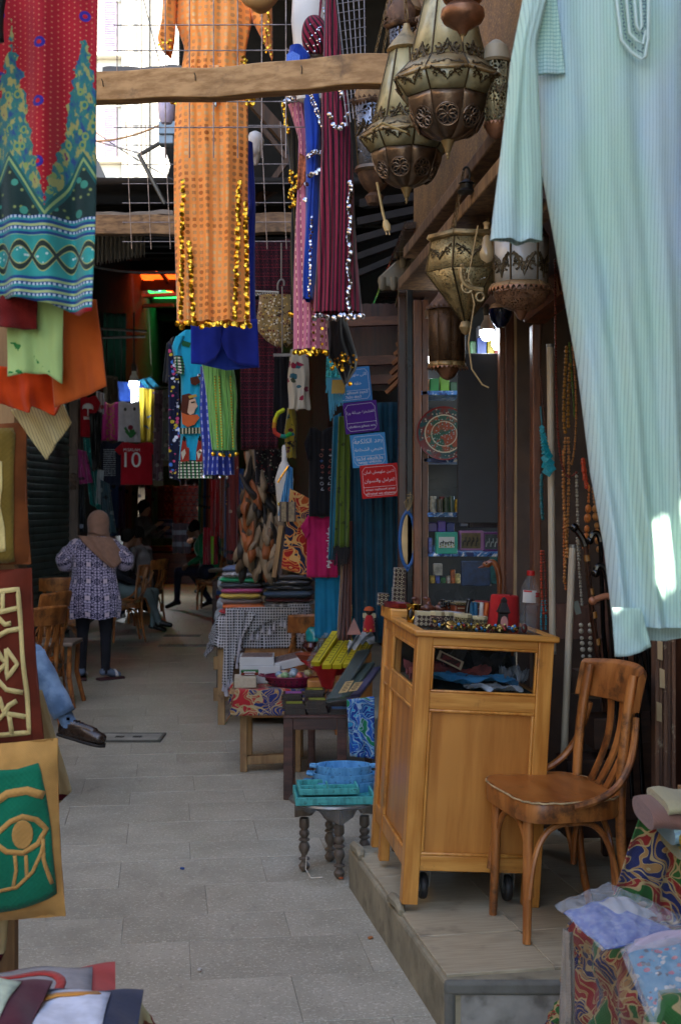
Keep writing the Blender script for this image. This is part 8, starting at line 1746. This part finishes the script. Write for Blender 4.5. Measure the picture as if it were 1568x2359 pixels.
cab_thing('fez','bright red felt fez standing behind the water bottle','fez',1158,.34,[('crown',M_felt,lambda m:m.lathe((0,0,0),[(.062,0),(.061,.004),(.053,.112),(.050,.117),(.046,.118),(.02,.112),(.001,.111)],36),{}),('stalk',pm('fez stalk','#5a0a0a',.9),lambda m:m.tube([(.02,0,.112),(.022,0,.122)],.003,6),{})])
cab_thing('tin_lantern','small dark tin lantern with a pink glass arch in front of the fez','lantern',1156,.14,[('case',pm('dark tin','#1f1b1a',.5,.4),lambda m:(m.lathe((0,0,0),[(.031,0),(.031,.006),(.024,.01),(.021,.062),(.03,.066),(.03,.071)],4,phase=.785)),dict(ang=20)),('roof',pm('dark tin roof','#232020',.5,.4),lambda m:m.lathe((0,0,.071),[(.028,0),(.016,.026),(.013,.03),(.014,.04),(.004,.05)],4,phase=.785),dict(ang=20)),('glass',pm('pink glass','#b07a74',.3,bump=0),lambda m:m.prism([(-.013,-.0235,.012),(.013,-.0235,.012),(.013,-.021,.036),(.009,-.0195,.05),(0,-.019,.056),(-.009,-.0195,.05),(-.013,-.021,.036)],(0,-1,0),.002),dict(smooth=False)),('roof_hole',pm('roof hole','#0a0909',.9),lambda m:[m.ball((x,-.017,.085+z),.002,6,4)for x,z in((-.006,0),(.006,0),(0,.006))],{})])
M_pet=glassy('clear bottle plastic','#8d9498',.08,.13,1.4)
cab_thing('water_bottle','clear plastic water bottle with a red cap and white label','bottle',1214,.13,[('bottle',M_pet,lambda m:m.lathe((0,0,0),[(.001,.006),(.02,.003),(.031,.0),(.034,.008),(.034,.03),(.031,.036),(.034,.042),(.033,.05),(.029,.064),(.03,.07),(.0335,.09),(.034,.096),(.032,.1),(.034,.104),(.034,.145),(.033,.155),(.028,.175),(.018,.192),(.013,.198),(.013,.21)],28,cap=False),{}),('cap',pm('red cap','#b0161a',.4,bump=0),lambda m:m.lathe((0,0,.205),[(.0145,0),(.0150,.004),(.0150,.016),(.013,.018),(.001,.018)],20),{}),('label',pm('white label','#b9b7b2',.6,bump=0),lambda m:m.grid(lambda a,t:(.0347*math.cos(-2.6+a*1.5),.0347*math.sin(-2.6+a*1.5),.108+t*.045),12,2),{}),('label_print',pm('red print','#a8161c',.6,bump=0),lambda m:[m.grid(lambda a,t,z=z,q0=q0:(.0352*math.cos(q0+a*.9),.0352*math.sin(q0+a*.9),z+t*.006),8,1)for z,q0 in((.146,-2.5),(.139,-1.2),(.130,-1.2))],{}),('water',glassy('water','#5d686c',.02,.10,1.33),lambda m:m.lathe((0,0,.004),[(.001,0),(.031,0),(.031,.05),(.028,.064),(.001,.064)],24),{})])
M_pile=[pm('brass ring','#8d7334',.25,.9,bump=0),pm('pale ring stone','#c2b070',.2,.4,bump=0),pm('dark ring','#3a2f1c',.3,.8,bump=0),pm('red ring stone','#7d1c1c',.2,bump=0),pm('blue ring stone','#2c6a9a',.2,bump=0)]
rg=random.Random(9)
for i in range(58):
 u=rg.uniform(1016,1196);y=rg.uniform(.045,.11);p=put(u,y);sk=rg.choice([1,1,0,3,4,2]);t=thing('ring','ring with a %s stone in the cabinet heap, %s'%(('brass','pale','dark','red','blue')[sk],'below the octagonal boxes' if u<1075 else 'before the coloured sticks' if u<1135 else 'around the small tin lantern'),'ring',p+V((0,0,.009+rg.uniform(0,.010))),'rings heaped on the cabinet front');Q=Euler((rg.uniform(-1.3,1.3),rg.uniform(-.6,.6),rg.uniform(0,6))).to_matrix();r=rg.uniform(.0085,.0115)
 m=MB();m.tube([Q@V((r*math.cos(a),r*math.sin(a),0))for a in[q/14*6.283 for q in range(14)]],r*.18,6,closed=True);part_local(m,'band',M_pile[rg.choice([0,0,0,2])],t)
 m=MB();m.ball(Q@V((r,0,0)),(.006,.007,.007),8,6);part_local(m,'stone',M_pile[sk],t)
cab_thing('gold_disc','bright gold disc ornament lying among the rings','ornament',1038,.075,[('disc',pm('bright gold','#c9a05a',.2,.8,bump=0),lambda m:m.lathe((0,0,.016),[(.001,-.003),(.016,-.002),(.018,.001),(.001,.004)],18,M=rot(x=60)),{})])
cab_thing('painted_egg','small red and green painted stone egg at the foot of the bottle','egg',1206,.06,[('egg',fab('painted egg',floral('#4a1c18',['#2f7a6a','#8a3a30'],60,.4),rough=.3,coord='Object'),lambda m:m.ball((0,0,.018),(.012,.012,.018),14,10),{})])
# goose headed walking cane rising behind the fez
gc=thing('goose_cane','walking cane with a carved brown goose head handle rising behind the fez','cane',W(1146,1420,5.45));d=5.45;W_GOO=wood('goose wood','#5a2c14','#8d4f28',k=(40,40,8),rough=.28,coat=.4)
m=MB();m.tube(bez([W(1150,1345,d),W(1148,1300,d),W(1136,1288,d),W(1124,1298,d)],12),[.012]*6+[.0125]*7,10);m.ball(W(1121,1300,d),(.02,.014,.014),12,8);m.build('handle',W_GOO,gc)
m=MB();m.tube([W(1113,1304,d),W(1101,1308,d)],[.008,.002],8);m.build('beak',pm('beak','#5f2a18',.4),gc);m=MB();m.tube([W(1150,1345,d),V((W(1152,1345,d).x,d,PZ))],.010,8);m.build('shaft',W_GOO,gc);m=MB();m.ball(W(1119,1298,d-.013),.003,6,5);m.build('eye',pm_eye,gc)
# ================================================================ SHOW WINDOW CONTENTS
pl_=thing('painted_plate','large painted plate with a red rim and bird motif in the show window','plate',W(1020,1060,6.42));k=6.42/F;o=W(1022,1000,6.42);Q=rot(x=82)
def platem(s):
 r=(s.x*s.x+s.y*s.y).pw(.5);n=s.voro(60.);th=s.noise(30,2);c=s.mix(th.ss(.4,.6),'#5a2420','#24403f');c=s.mix((n<.26)*1.,c,'#8a8070');c2=s.mix(s.noise(26,3).ss(.45,.55),'#2a4a3c','#7d3f28');c2=s.mix((s.voro(85.)<.26)*1.,c2,'#7d8f8a');c2=s.mix((s.voro(60.)<.16)*1.,c2,'#8a2f28')
 c=s.mix(r<.092,c,c2);c=s.mix((abs(r-.094)<.003).mx(abs(r-.062)<.002)*1.,c,'#a59a80');return s.mix(r>.128,c,'#5f1616')
m=MB();m.lathe((0,0,0),[(.001,0),(.08,0),(.1,.008),(.134,.018),(.136,.021),(.1,.012),(.001,.005)],40);part_local(m,'plate',fab('painted plate',platem,rough=.25,coord='Object',bump=.1),pl_);pl_.location=o;pl_.rotation_euler=(R(80),0,R(0))
rg=random.Random(4)
def wbox(lb,u0,v0,u1,v1,d,mat,dep=.08,nm='gift_box',lid=None):
 a,b=W(u0,v1,d),W(u1,v0,d);m=MB();m.box(((a.x+b.x)/2,d+dep/2,(a.z+b.z)/2),(b.x-a.x,dep,b.z-a.z));return tag(m.build(nm,mat,bevel=.003),lb,'box','boxes in the show window')
g=[('green box on the top shelf of the show window',990,872,1010,904,'#1c8a3c'),('lime box on the top shelf of the show window',1014,866,1034,904,'#6da81f'),('dark green wide box under the perforated lantern',1036,880,1056,904,'#14562c'),('yellow box on the second shelf',1008,944,1028,966,'#c0b01c'),('small green box beside the yellow one',994,948,1007,966,'#2f9a4a'),('lime box at the right of the second shelf',1029,940,1048,966,'#8ab51c'),('red box left of the second shelf',980,950,993,966,'#a81f1f')]
for lb,u0,v0,u1,v1,q in g:wbox(lb,u0,v0,u1,v1,6.55,pm('gift '+lb[:18],q,.35,bump=0))
for lb,u0,v0,u1,v1,q,d in(('tall yellow box under the glowing bulbs',1122,775,1138,820,'#c9b41c',6.3),('blue box with a red rose under the glowing bulbs',1098,778,1120,822,'#2a4a9a',6.28),('green striped box at the left under the bulbs',1082,786,1097,822,'#3f8a4a',6.32),('red box right under the bulbs',1138,798,1152,822,'#a52a1f',6.3),('white box behind the bulbs',1100,750,1118,778,'#9aa0a8',6.4)):
 o=wbox(lb,u0,v0,u1,v1,d,pm('gift '+lb[:14],q,.35,bump=0))
m=MB();m.box((W(1117,823,6.32)),(.17,.14,.012));m.build('shelf',M_marb,case)
for i,(u0,v0,u1,v1,q)in enumerate(((990,1143,1004,1180,'#8a8676'),(1005,1150,1020,1180,'#3f3c30'),(1020,1146,1033,1180,'#20301c'),(1034,1143,1046,1180,'#23361f'),(1047,1150,1058,1180,'#9a7a1c'))):
 m=MB();c=W((u0+u1)/2,v1,6.45);h=(v1-v0)*6.45/F;r=(u1-u0)/2*6.45/F;m.lathe(c,[(r,0),(r,h*.98),(r*.9,h)],16);tag(m.build('canister',pm('canister%d'%i,q,.35,var=.6,scale=60)),'%s canister on the middle shelf of the show window'%('silver grey','dark grey','dark green printed','leaf green printed','gold')[i],'canister')
rows=[('purple packet lying on the lower shelf, leftmost',985,1204,1006,1225,'#3a1f6a'),('violet packet second on the lower shelf',1008,1200,1026,1225,'#4a2c8a'),('dark blue packet third on the lower shelf',1028,1204,1046,1225,'#1c2f6a'),('grey tin above the pink calligraphy box',1060,1198,1076,1212,'#6a7078'),('black box behind the calligraphy boxes',1078,1200,1150,1216,'#1c1a22')]
for lb,u0,v0,u1,v1,q in rows:wbox(lb,u0,v0,u1,v1,6.6,pm('low '+lb[:16],q,.3,bump=0))
gx=wbox('turquoise wooden box with a white flowered calligraphy panel on the lower shelf',1004,1226,1053,1276,6.3,pm('turquoise paint box','#128a72',.4))
for nm,mt,(u0,v0,u1,v1),y in(('white_panel',pm('white panel paint','#b5b8b0',.5,bump=0),(1010,1237,1046,1262),6.297),('calligraphy',pm('flower calligraphy','#1f2a1c',.6),(0,0,0,0),6.29)):
 m=MB()
 if u0 and nm=='white_panel':a,b=W(u0,v1,y),W(u1,v0,y);m.box((a+b)/2,(b.x-a.x,.004,b.z-a.z))
 else:
  for q in range(5):m.tube(bez([W(1013+q*6,1256-q%2*3,y),W(1016+q*6,1238,y),W(1022+q*6,1262,y),W(1020+q*6,1245+q%3*4,y)],8),.0022,5)
 e=m.build(nm,mt,None,org=tuple(gx.location));e.parent=gx;e.location=(0,0,0)
m=MB();[m.ball(W(1013+i*6.4,1259-(i%2)*3,6.288),.004,6,4)for i in range(6)];e=m.build('flower',pm('tiny flowers','#8a8a2c',.6),None,org=tuple(gx.location));e.parent=gx;e.location=(0,0,0)
for lb,u0,v0,u1,v1,q,q2 in(('pale pink framed box with black calligraphy on gold',1058,1223,1114,1268,'#8a5c8a','#4f4322'),('purple box with a silver half moon panel',1112,1226,1152,1270,'#5a1f6a','#33424a')):
 o=wbox(lb,u0,v0,u1,v1,6.35,pm('cb '+lb[:12],q,.35));a,b=W(u0+4,v1-5,6.345),W(u1-8,v0+5,6.345);m=MB();m.box((a+b)/2,(b.x-a.x,.004,b.z-a.z));e=m.build('panel',pm('pn '+lb[:12],q2,.4,var=.4,scale=60),None,org=tuple(o.location));e.parent=o;e.location=(0,0,0)
 m=MB()
 for i in range(4):m.tube(bez([W(u0+7+i*10,v1-10,6.338),W(u0+10+i*10,v0+6,6.338),W(u0+16+i*9,v1-4,6.338),W(u0+14+i*9,v0+14,6.338)],8),.003,5)
 e=m.build('calligraphy',pm('ink '+lb[:12],'#14110c' if u0<1100 else '#7d8a90',.5),None,org=tuple(o.location));e.parent=o;e.location=(0,0,0)
for i,(lb,u0,v0,u1,v1,q)in enumerate((('dark blue painted tray leaning under the lower shelf',1062,1292,1130,1350,'#0f2a4a'),('teal painted tray leaning at the right under the lower shelf',1128,1284,1152,1345,'#14504e'),('small white framed picture under the lower shelf',998,1298,1018,1326,'#7d7a6c'))):
 o=wbox(lb,u0,v0,u1,v1,6.2,pm('tray lean%d'%i,q,.35,var=.5,scale=40),.02,'leaning_tray')
rg=random.Random(21);hues=['#8a2a1f','#1f5a7a','#b0902a','#2c6a3c','#5a2a6a','#a8a295','#2a2a30','#a0562a','#17706a','#7a1f44','#3a4a8a','#c0b070'];hn=['brick red','steel blue','mustard','bottle green','plum','chalk white','black','burnt orange','sea green','raspberry','indigo','straw']
for row_,(v,ua,ub,d,hs,lb)in enumerate(((904,972,990,6.7,(14,30),'top shelf'),(966,972,1048,6.72,(10,24),'second shelf'),(1058,978,1050,6.74,(16,46),'plate shelf'),(1180,986,1056,6.72,(20,36),'canister shelf'),(1184,1058,1148,6.5,(10,30),'right canister shelf'),(1275,986,1004,6.5,(14,40),'calligraphy shelf'),(1345,990,1062,6.55,(14,46),'bottom row'))):
 u=ua;k_=0
 while u<ub-4:
  w_=rg.uniform(6,15);hgt=rg.uniform(*hs);q=rg.randrange(12);wbox('small %s trinket box in the show window, %s, %s along'%(hn[q],lb,('first','second','third','fourth','fifth','sixth','seventh','eighth','ninth','tenth','eleventh','twelfth','thirteenth','fourteenth','fifteenth')[k_]),u,v-hgt,min(ub,u+w_),v-1,d+rg.uniform(-.03,.03),pm('trinket %d %d'%(row_,k_),hues[q],.35,var=.6,scale=70,bump=0),.05,'trinket_box');u+=w_+1;k_+=1
  # ================================================================ BEADS, TUBES AND CANES
def strand(lb,pts,d,r,mat,gap=2.05,grp='bead strands',sx=1.,big=None):
 P=bez([W(u,v,d)for u,v in pts],60)if len(pts)>2 else[W(pts[0][0],lerp(pts[0][1],pts[1][1],i/60),d)+V(((pts[1][0]-pts[0][0])*i/60*d/F,0,0))for i in range(61)]
 m=MB();acc=0;k=0
 for a,b in zip(P,P[1:]):
  L=(b-a).length
  while acc<L:q=a.lerp(b,acc/L);rr=r*(1+.15*math.sin(k*2.1))*(big(k)if big else 1);m.ball(q+V((0,.002*(k%2),0)),(rr,rr,rr*sx),7,5);acc+=gap*rr*sx;k+=1
  acc-=L
 o=m.build('bead_strand',mat);o['kind']='thing';return tag(o,lb,'necklace',grp)
M_b={k:pm('bead '+k,c,.35,var=.25,scale=90,bump=0)for k,c in dict(red='#6d2a1c',amber='#9a6a24',tq='#14808a',coral='#a83c22',tan='#a8703a',cream='#9a9482',green='#4f6a1c',brown='#4a2a18',orange='#b0642c',teal='#1a5a60',black='#1a1612').items()}
strand('long dark red bead strand hanging from beside the gallabiya sleeve',[(1277,600),(1281,900),(1276,1110),(1300,1120),(1330,1085)],5.0,.0052,M_b['red']);
strand('amber bead strand looped inside the door frame',[(1304,800),(1298,900),(1293,990),(1300,1005),(1306,995)],5.2,.0075,M_b['amber']);strand('second amber strand beside the looped one',[(1312,840),(1306,930),(1308,985)],5.22,.0075,M_b['amber'])
strand('green bead strand next to the amber ones',[(1310,790),(1318,880),(1322,960)],5.25,.0045,M_b['green']);strand('pale brown bead strand at the gallabiya edge',[(1318,800),(1328,900),(1330,1010),(1316,1070)],5.25,.005,M_b['tan'])
strand('tan wooden bead strand in the middle of the frame',[(1302,1010),(1290,1100),(1300,1200),(1308,1290)],5.2,.0072,M_b['tan']);strand('second tan wooden strand ending near the white tube',[(1308,1010),(1312,1100),(1306,1250),(1298,1340)],5.22,.0068,M_b['tan']);strand('third tan strand, partly behind the others',[(1296,1040),(1302,1150),(1294,1270),(1302,1360)],5.24,.006,M_b['orange'])
strand('cream bead strand right of the tan ones',[(1327,1090),(1328,1180),(1334,1290)],5.15,.0062,M_b['cream']);strand('cream bead strand ending at a paper tag',[(1328,1240),(1334,1320),(1340,1400)],5.12,.0058,M_b['cream'])
strand('coral chip bead strand at the gallabiya edge',[(1342,1060),(1344,1090),(1352,1125)],5.1,.0105,M_b['coral'],1.0);strand('orange wooden strand with long barrel beads',[(1356,1120),(1354,1180),(1348,1260)],5.08,.009,M_b['orange'],2.1,sx=1.3,big=lambda k:1.5 if k>5 else .6);strand('pale barrel bead strand beside the orange one',[(1364,1125),(1372,1190),(1378,1270)],5.1,.0085,M_b['tan'],2.1,sx=1.25,big=lambda k:1.4 if k>5 else .6)
strand('thin black and copper bead strand left of the white tube',[(1243,850),(1250,930),(1258,1030),(1270,1100)],5.15,.004,M_b['brown']);strand('teal chip strand below the turquoise necklace',[(1247,1095),(1244,1150),(1249,1195)],5.2,.008,M_b['teal'],1.2);strand('coral red strand on the door jamb behind the bottle',[(1246,1270),(1244,1350),(1252,1420)],5.2,.0055,M_b['coral']);strand('second coral red strand on the door jamb',[(1251,1270),(1258,1340),(1257,1415)],5.2,.0055,M_b['red']);strand('turquoise strand behind the water bottle cap',[(1248,1385),(1244,1420),(1246,1450)],5.2,.0045,M_b['tq']);strand('twin turquoise strand close to the bottle',[(1255,1385),(1258,1420),(1256,1450)],5.2,.0045,M_b['tq'])
strand('shell bead strand hanging low among the canes',[(1337,1440),(1340,1490),(1345,1540)],4.98,.009,M_b['cream'],2.6);strand('second shell strand beside the first among the canes',[(1358,1440),(1360,1490),(1356,1545)],4.98,.009,M_b['cream'],2.6)
tq=thing('turquoise_necklace','necklace of chunky square turquoise stones hanging at the door jamb','necklace',W(1256,1090,4.92));rg=random.Random(3)
m=MB();[m.ball(W(1244+.2*i,938+i*2.6,4.92),.004,6,4)for i in range(18)];m.build('small_bead',M_b['teal'],tq)
for i in range(15):
 v=985+i*7.2;u=1247+i*1.2+(4 if i%2 and i>8 else-3 if i>8 else 0);s_=.011+.0008*i;m=MB();m.box(W(u,v,4.92-.004*(i%2)),(s_*1.5,s_,s_*1.35),Euler((rg.uniform(-.5,.5),.7+rg.uniform(-.3,.3),rg.uniform(-.5,.5))).to_matrix());m.build('turquoise_stone',M_b['tq'],tq,bevel=.001)
M_tube=pm('white lamp tube','#a79a84',.35,var=.1,bump=.02)
for lb,(ua,va),(ub,vb),d,r,q in(('long white fluorescent tube standing upright in the door frame',(1266,800),(1272,1500),5.0,.0135,1),('second white fluorescent tube leaning lower beside the canes',(1318,1262),(1298,1740),4.85,.0135,0)):
 t=thing('lamp_tube',lb,'lamp tube',W(ub,vb,d));a,b=W(ua,va,d),W(ub,vb,d);m=MB();m.tube([a,a.lerp(b,.5),b],r,14);m.build('glass',M_tube,t);m=MB();m.tube([a+(a-b).normalized()*.012,a],r*1.04,14);m.build('end_cap',M_stl,t);m=MB();m.tube([b,b+(b-a).normalized()*.012],r*1.04,14);m.build('end_cap',M_stl,t)
W_CANE=wood('dark cane','#1c100a','#3c2014',k=(40,40,4),rough=.25,coat=.4);M_bc=pm('black lacquer cane','#0d0c0d',.2,bump=0);M_ring=pm('cane ring','#8a5a1c',.4)
def cane(lb,pts,d,r,mat,handle,hm=None,rings=()):
 t=thing('walking_cane',lb,'cane',W(*pts[-1],d),'walking canes leaning behind the chair');P=[W(u,v,d)for u,v in pts];m=MB();m.tube(P,r,9);m.build('shaft',mat,t)
 m=MB();Hh=[W(u,v,d)for u,v in handle];m.tube(bez(Hh,12),[r*1.25]*13,9);m.ball(Hh[-1],r*1.7,9,7);m.build('handle',hm or mat,t)
 for q in rings:p=P[0].lerp(P[-1],q);dd=(P[-1]-P[0]).normalized();m=MB();m.tube([p-dd*.012,p+dd*.012],r*1.12,9);m.build('ring',M_ring,t)
cane('cane with a bulbous black handle and tan rings, leaning foremost',[(1347,1255),(1365,1430),(1395,1640)],4.88,.0105,W_CANE,[(1347,1258),(1342,1240),(1332,1226),(1322,1216)],M_bc,(.08,.28,.42,.58))
cane('black crook handled cane second from the left',[(1382,1245),(1388,1450),(1408,1650)],4.92,.009,M_bc,[(1382,1248),(1380,1222),(1362,1220),(1358,1245)])
cane('black crook handled cane lower among the others',[(1397,1330),(1412,1500),(1425,1700)],4.86,.010,M_bc,[(1397,1334),(1400,1300),(1370,1290),(1371,1320)])
cane('black cane with a pale carved handle',[(1406,1378),(1414,1500),(1430,1660)],4.82,.0095,M_bc,[(1406,1378),(1402,1368),(1385,1375),(1364,1384)],pm('carved pale handle','#a56a48',.4))
for i,(u0,u1)in enumerate(((1440,1455),(1462,1480),(1490,1515),(1472,1545))):cane('plain dark cane leaning behind the chair back, %s'%('first','second','third','fourth')[i],[(u0,1500),(u1,1840)],4.95,.008,M_bc,[(u0,1500),(u0-2,1485),(u0-6,1480)])
m=MB();m.box(W(1328,1400,5.0),(.022,.004,.05),rot(y=-16));tag(m.build('paper_tag',pm('paper tag','#6d7468',.7)),'grey green paper tag hanging from the cream bead strand','tag')
# dim clutter low behind the chair
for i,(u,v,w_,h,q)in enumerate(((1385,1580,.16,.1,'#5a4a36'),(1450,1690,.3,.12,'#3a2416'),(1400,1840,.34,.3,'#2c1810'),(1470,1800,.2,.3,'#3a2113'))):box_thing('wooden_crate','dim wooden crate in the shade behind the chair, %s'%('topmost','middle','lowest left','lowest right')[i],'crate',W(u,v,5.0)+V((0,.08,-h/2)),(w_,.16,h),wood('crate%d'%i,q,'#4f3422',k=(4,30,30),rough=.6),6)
# ================================================================ CLOTH COVERED TABLE, LOWER RIGHT
rt=thing('sales_table','hidden wooden table under the patterned cloth at the lower right','table',(.95,3.1,0));c=V((.95,3.05,0))
m=MB();m.box(c+V((0,-.02,.55)),(.56,.62,.03));m.build('top',W_RAW,rt);m=MB();m.box(c+V((.22,.36,.70)),(.5,.3,.26));m.build('raised_step',W_RAW,rt)
for sx in(-1,1):
 for sy in(-1,1):m=MB();m.box(c+V((sx*.24,sy*.27,.27)),(.045,.045,.54));m.build('leg',W_RAW,rt)
M_kh3=khay_m('khayamiya tent cloth',base='#7d2522',b2='#232a52',b3='#285a28',line='#a08c62',tan='#8f6c42',sc_=9.)
drape('tent_cloth','red, blue and green patterned tent cloth covering the sales table at the lower right','cloth',c+V((0,-.02,0)),.58,.64,.566,.5,M_kh3,3,5,.02,70,None,.09)
sheet('tent_cloth','upper patterned tent cloth falling from the raised step under the folded garments','cloth',M_kh3,[(1474,1874),(1520,1870),(1720,1870)],[(1405,2085),(1520,2130),(1720,2160)],3.18,.02,3,5,50,40,.003)
sheet('cloth_lining','pale frayed lining of the tent cloth hanging at the table corner','cloth',fab('raw lining','#8a7f72',bump=.5),[(1296,2140),(1320,2150)],[(1290,2420),(1326,2430)],3.02,.03,1,6,12,30,.003)
# folded garments on the raised step
for i,(lb,u,v,w_,h,q,sx)in enumerate((('mauve folded cloth under the folded galabiyas',1625,1872,.30,.05,'#7d5c50',0),('cream folded garment with a pale green edge',1630,1846,.24,.035,'#a8a07c',0),('pale blue striped folded garment with mustard trim',1625,1906,.20,.05,'#8fb0b0',1),('multicolour striped folded garment lowest at the edge',1630,1946,.18,.03,'#a08a4a',2))):
 t=thing('folded_garment',lb,'folded garment',W(u,v,3.08),'folded garments on the sales table');p=W(u,v,3.08)+V((0,0,-h/2))
 mt=fab('folded %d'%i,(stripes('#8fb0b0','#7d9aa8',.008,.5,'y')if sx==1 else stripes('#a58a3a','#5a8a8a',.012,.5,'y')if sx==2 else q))
 def fn(a,b,p=p,w_=w_,h=h):th=b*6.2832;return p+V(((a-.5)*w_,-.11*math.copysign(abs(math.cos(th))**.5,math.cos(th)),h*(.5+.5*math.sin(th))+.004*math.sin(a*17))),(a*.3,b*.12)
 m=MB();m.grid(fn,20,20,cv=True);m.grid(lambda a,b,f=fn:(p.lerp(f(0,a)[0],b)if False else V((f(0,a)[0].x,lerp(p.y,f(0,a)[0].y,b),lerp(p.z+h/2,f(0,a)[0].z,b)))),20,3);m.build('folded_cloth',mt,t,ang=80)
 if sx==1:
  m=MB();m.tube([p+V((-.09+.02*math.cos(a)+.02,-.114-.0*a,h*.5+.02*math.sin(a)))for a in[q_*.35 for q_ in range(14)]],.004,6);m.build('trim',pm('mustard trim','#8a7420',.8),t)
  # clear plastic bags with packed clothes
M_bag=glassy('clear bag','#d0d4d8',.12,.27,1.45,1.);M_fold=pm('bag crease','#c9ced4',.15,.1,var=.3,scale=30,bump=.9,bscale=60,coord='Object')
def bag(lb,corners,ds,fillers,seed):
 r=random.Random(seed);ph=[r.uniform(0,6)for _ in range(4)];(tl,tr,br,bl)=[W(u,v,d)for(u,v),d in zip(corners,ds)];t=thing('plastic_bag',lb,'plastic bag',(tl+tr+br+bl)/4)
 nrm=(tr-tl).cross(bl-tl).normalized();nrm=nrm if nrm.z>0 else-nrm
 P=lambda a,b:tl.lerp(tr,a).lerp(bl.lerp(br,a),b)
 for part,mat,a0,a1,b0,b1,lift in fillers:
  m=MB();m.grid(lambda a,b:(P(lerp(a0,a1,a),lerp(b0,b1,b))+nrm*(lift*(1-abs(2*a-1)**4)*(1-abs(2*b-1)**4)+.003*math.sin(a*13+b*9)),(a,b)),22,22);m.build(part,mat,t,solid=.004,ang=80)
 def f(a,b):e=(1-abs(2*a-1)**4)*(1-abs(2*b-1)**4);w_=abs(math.sin(a*9+b*7+ph[0]))*.5+abs(math.sin(a*21-b*17+ph[1]))*.3+abs(math.sin(b*31+a*11+ph[2]))*.2;return P(a,b)+nrm*(.026*e+.012*w_*(1-.3*e))
 m=MB();m.grid(lambda a,b:(f(a,b),(a,b)),46,46);m.build('film',M_bag,t,ang=25)
 return t,f,nrm
def printcloth(name,base,cols,sc_=9,coord='UV',line=None):
 def fn(s):
  c=floral(base,cols,sc_,.34)(s);return s.mix((abs((s.x*1.1+s.y*.35)-.62)<.012)*(s.y>.5),c,line)if line else c
 return fab(name,fn,coord=coord)
bag('clear plastic bag with a periwinkle blue garment, upper one on the sales table',[(1272,2090),(1400,2040),(1640,2150),(1385,2195)],[3.0,3.12,2.95,2.85],[('blue_garment',fab('periwinkle',lambda s:s.mix(s.noise(9,4).ss(.45,.6),'#34499a','#5f6fa5'),coord='UV'),.05,.74,.16,.95,.014),('white_paper',pm('packing white','#a9a8aa',.7),.45,.85,.2,.6,.02)],2)
t,f,nr=bag('clear plastic bag with a turquoise printed garment, lower one on the sales table',[(1420,2180),(1720,2120),(1800,2420),(1500,2370)],[2.9,2.92,2.68,2.68],[('turquoise_garment',printcloth('turq print','#1f7a9c',['#a3323f','#1c2430','#b0aaa0'],12,line='#b09a6a'),.05,.97,.06,.97,.018),('pink_paper',pm('pale lilac paper','#a89aa8',.7),.05,.7,.0,.13,.022)],5)
# litter on the paving
for i,(u,v,q)in enumerate(((785,2025,'#b0582c'),(853,2163,'#a5683c'),(460,2237,'#c2bfb8'),(180,2238,'#b0a898'),(420,2003,'#2c4a8a'))):
 d=4800/(v-HZ);m=MB();m.box(G(u,d,.005),(.018,.012,.008),rot(z=i*40));tag(m.build('litter_scrap',pm('scrap%d'%i,q,.8),bevel=.002),('orange scrap lying near the foot of the turned stool','small tan pebble on the paving before the platform corner','white paper scrap in the middle of the paving','pale scrap on the paving near the green cushion','tiny blue scrap far along the paving')[i],'litter')
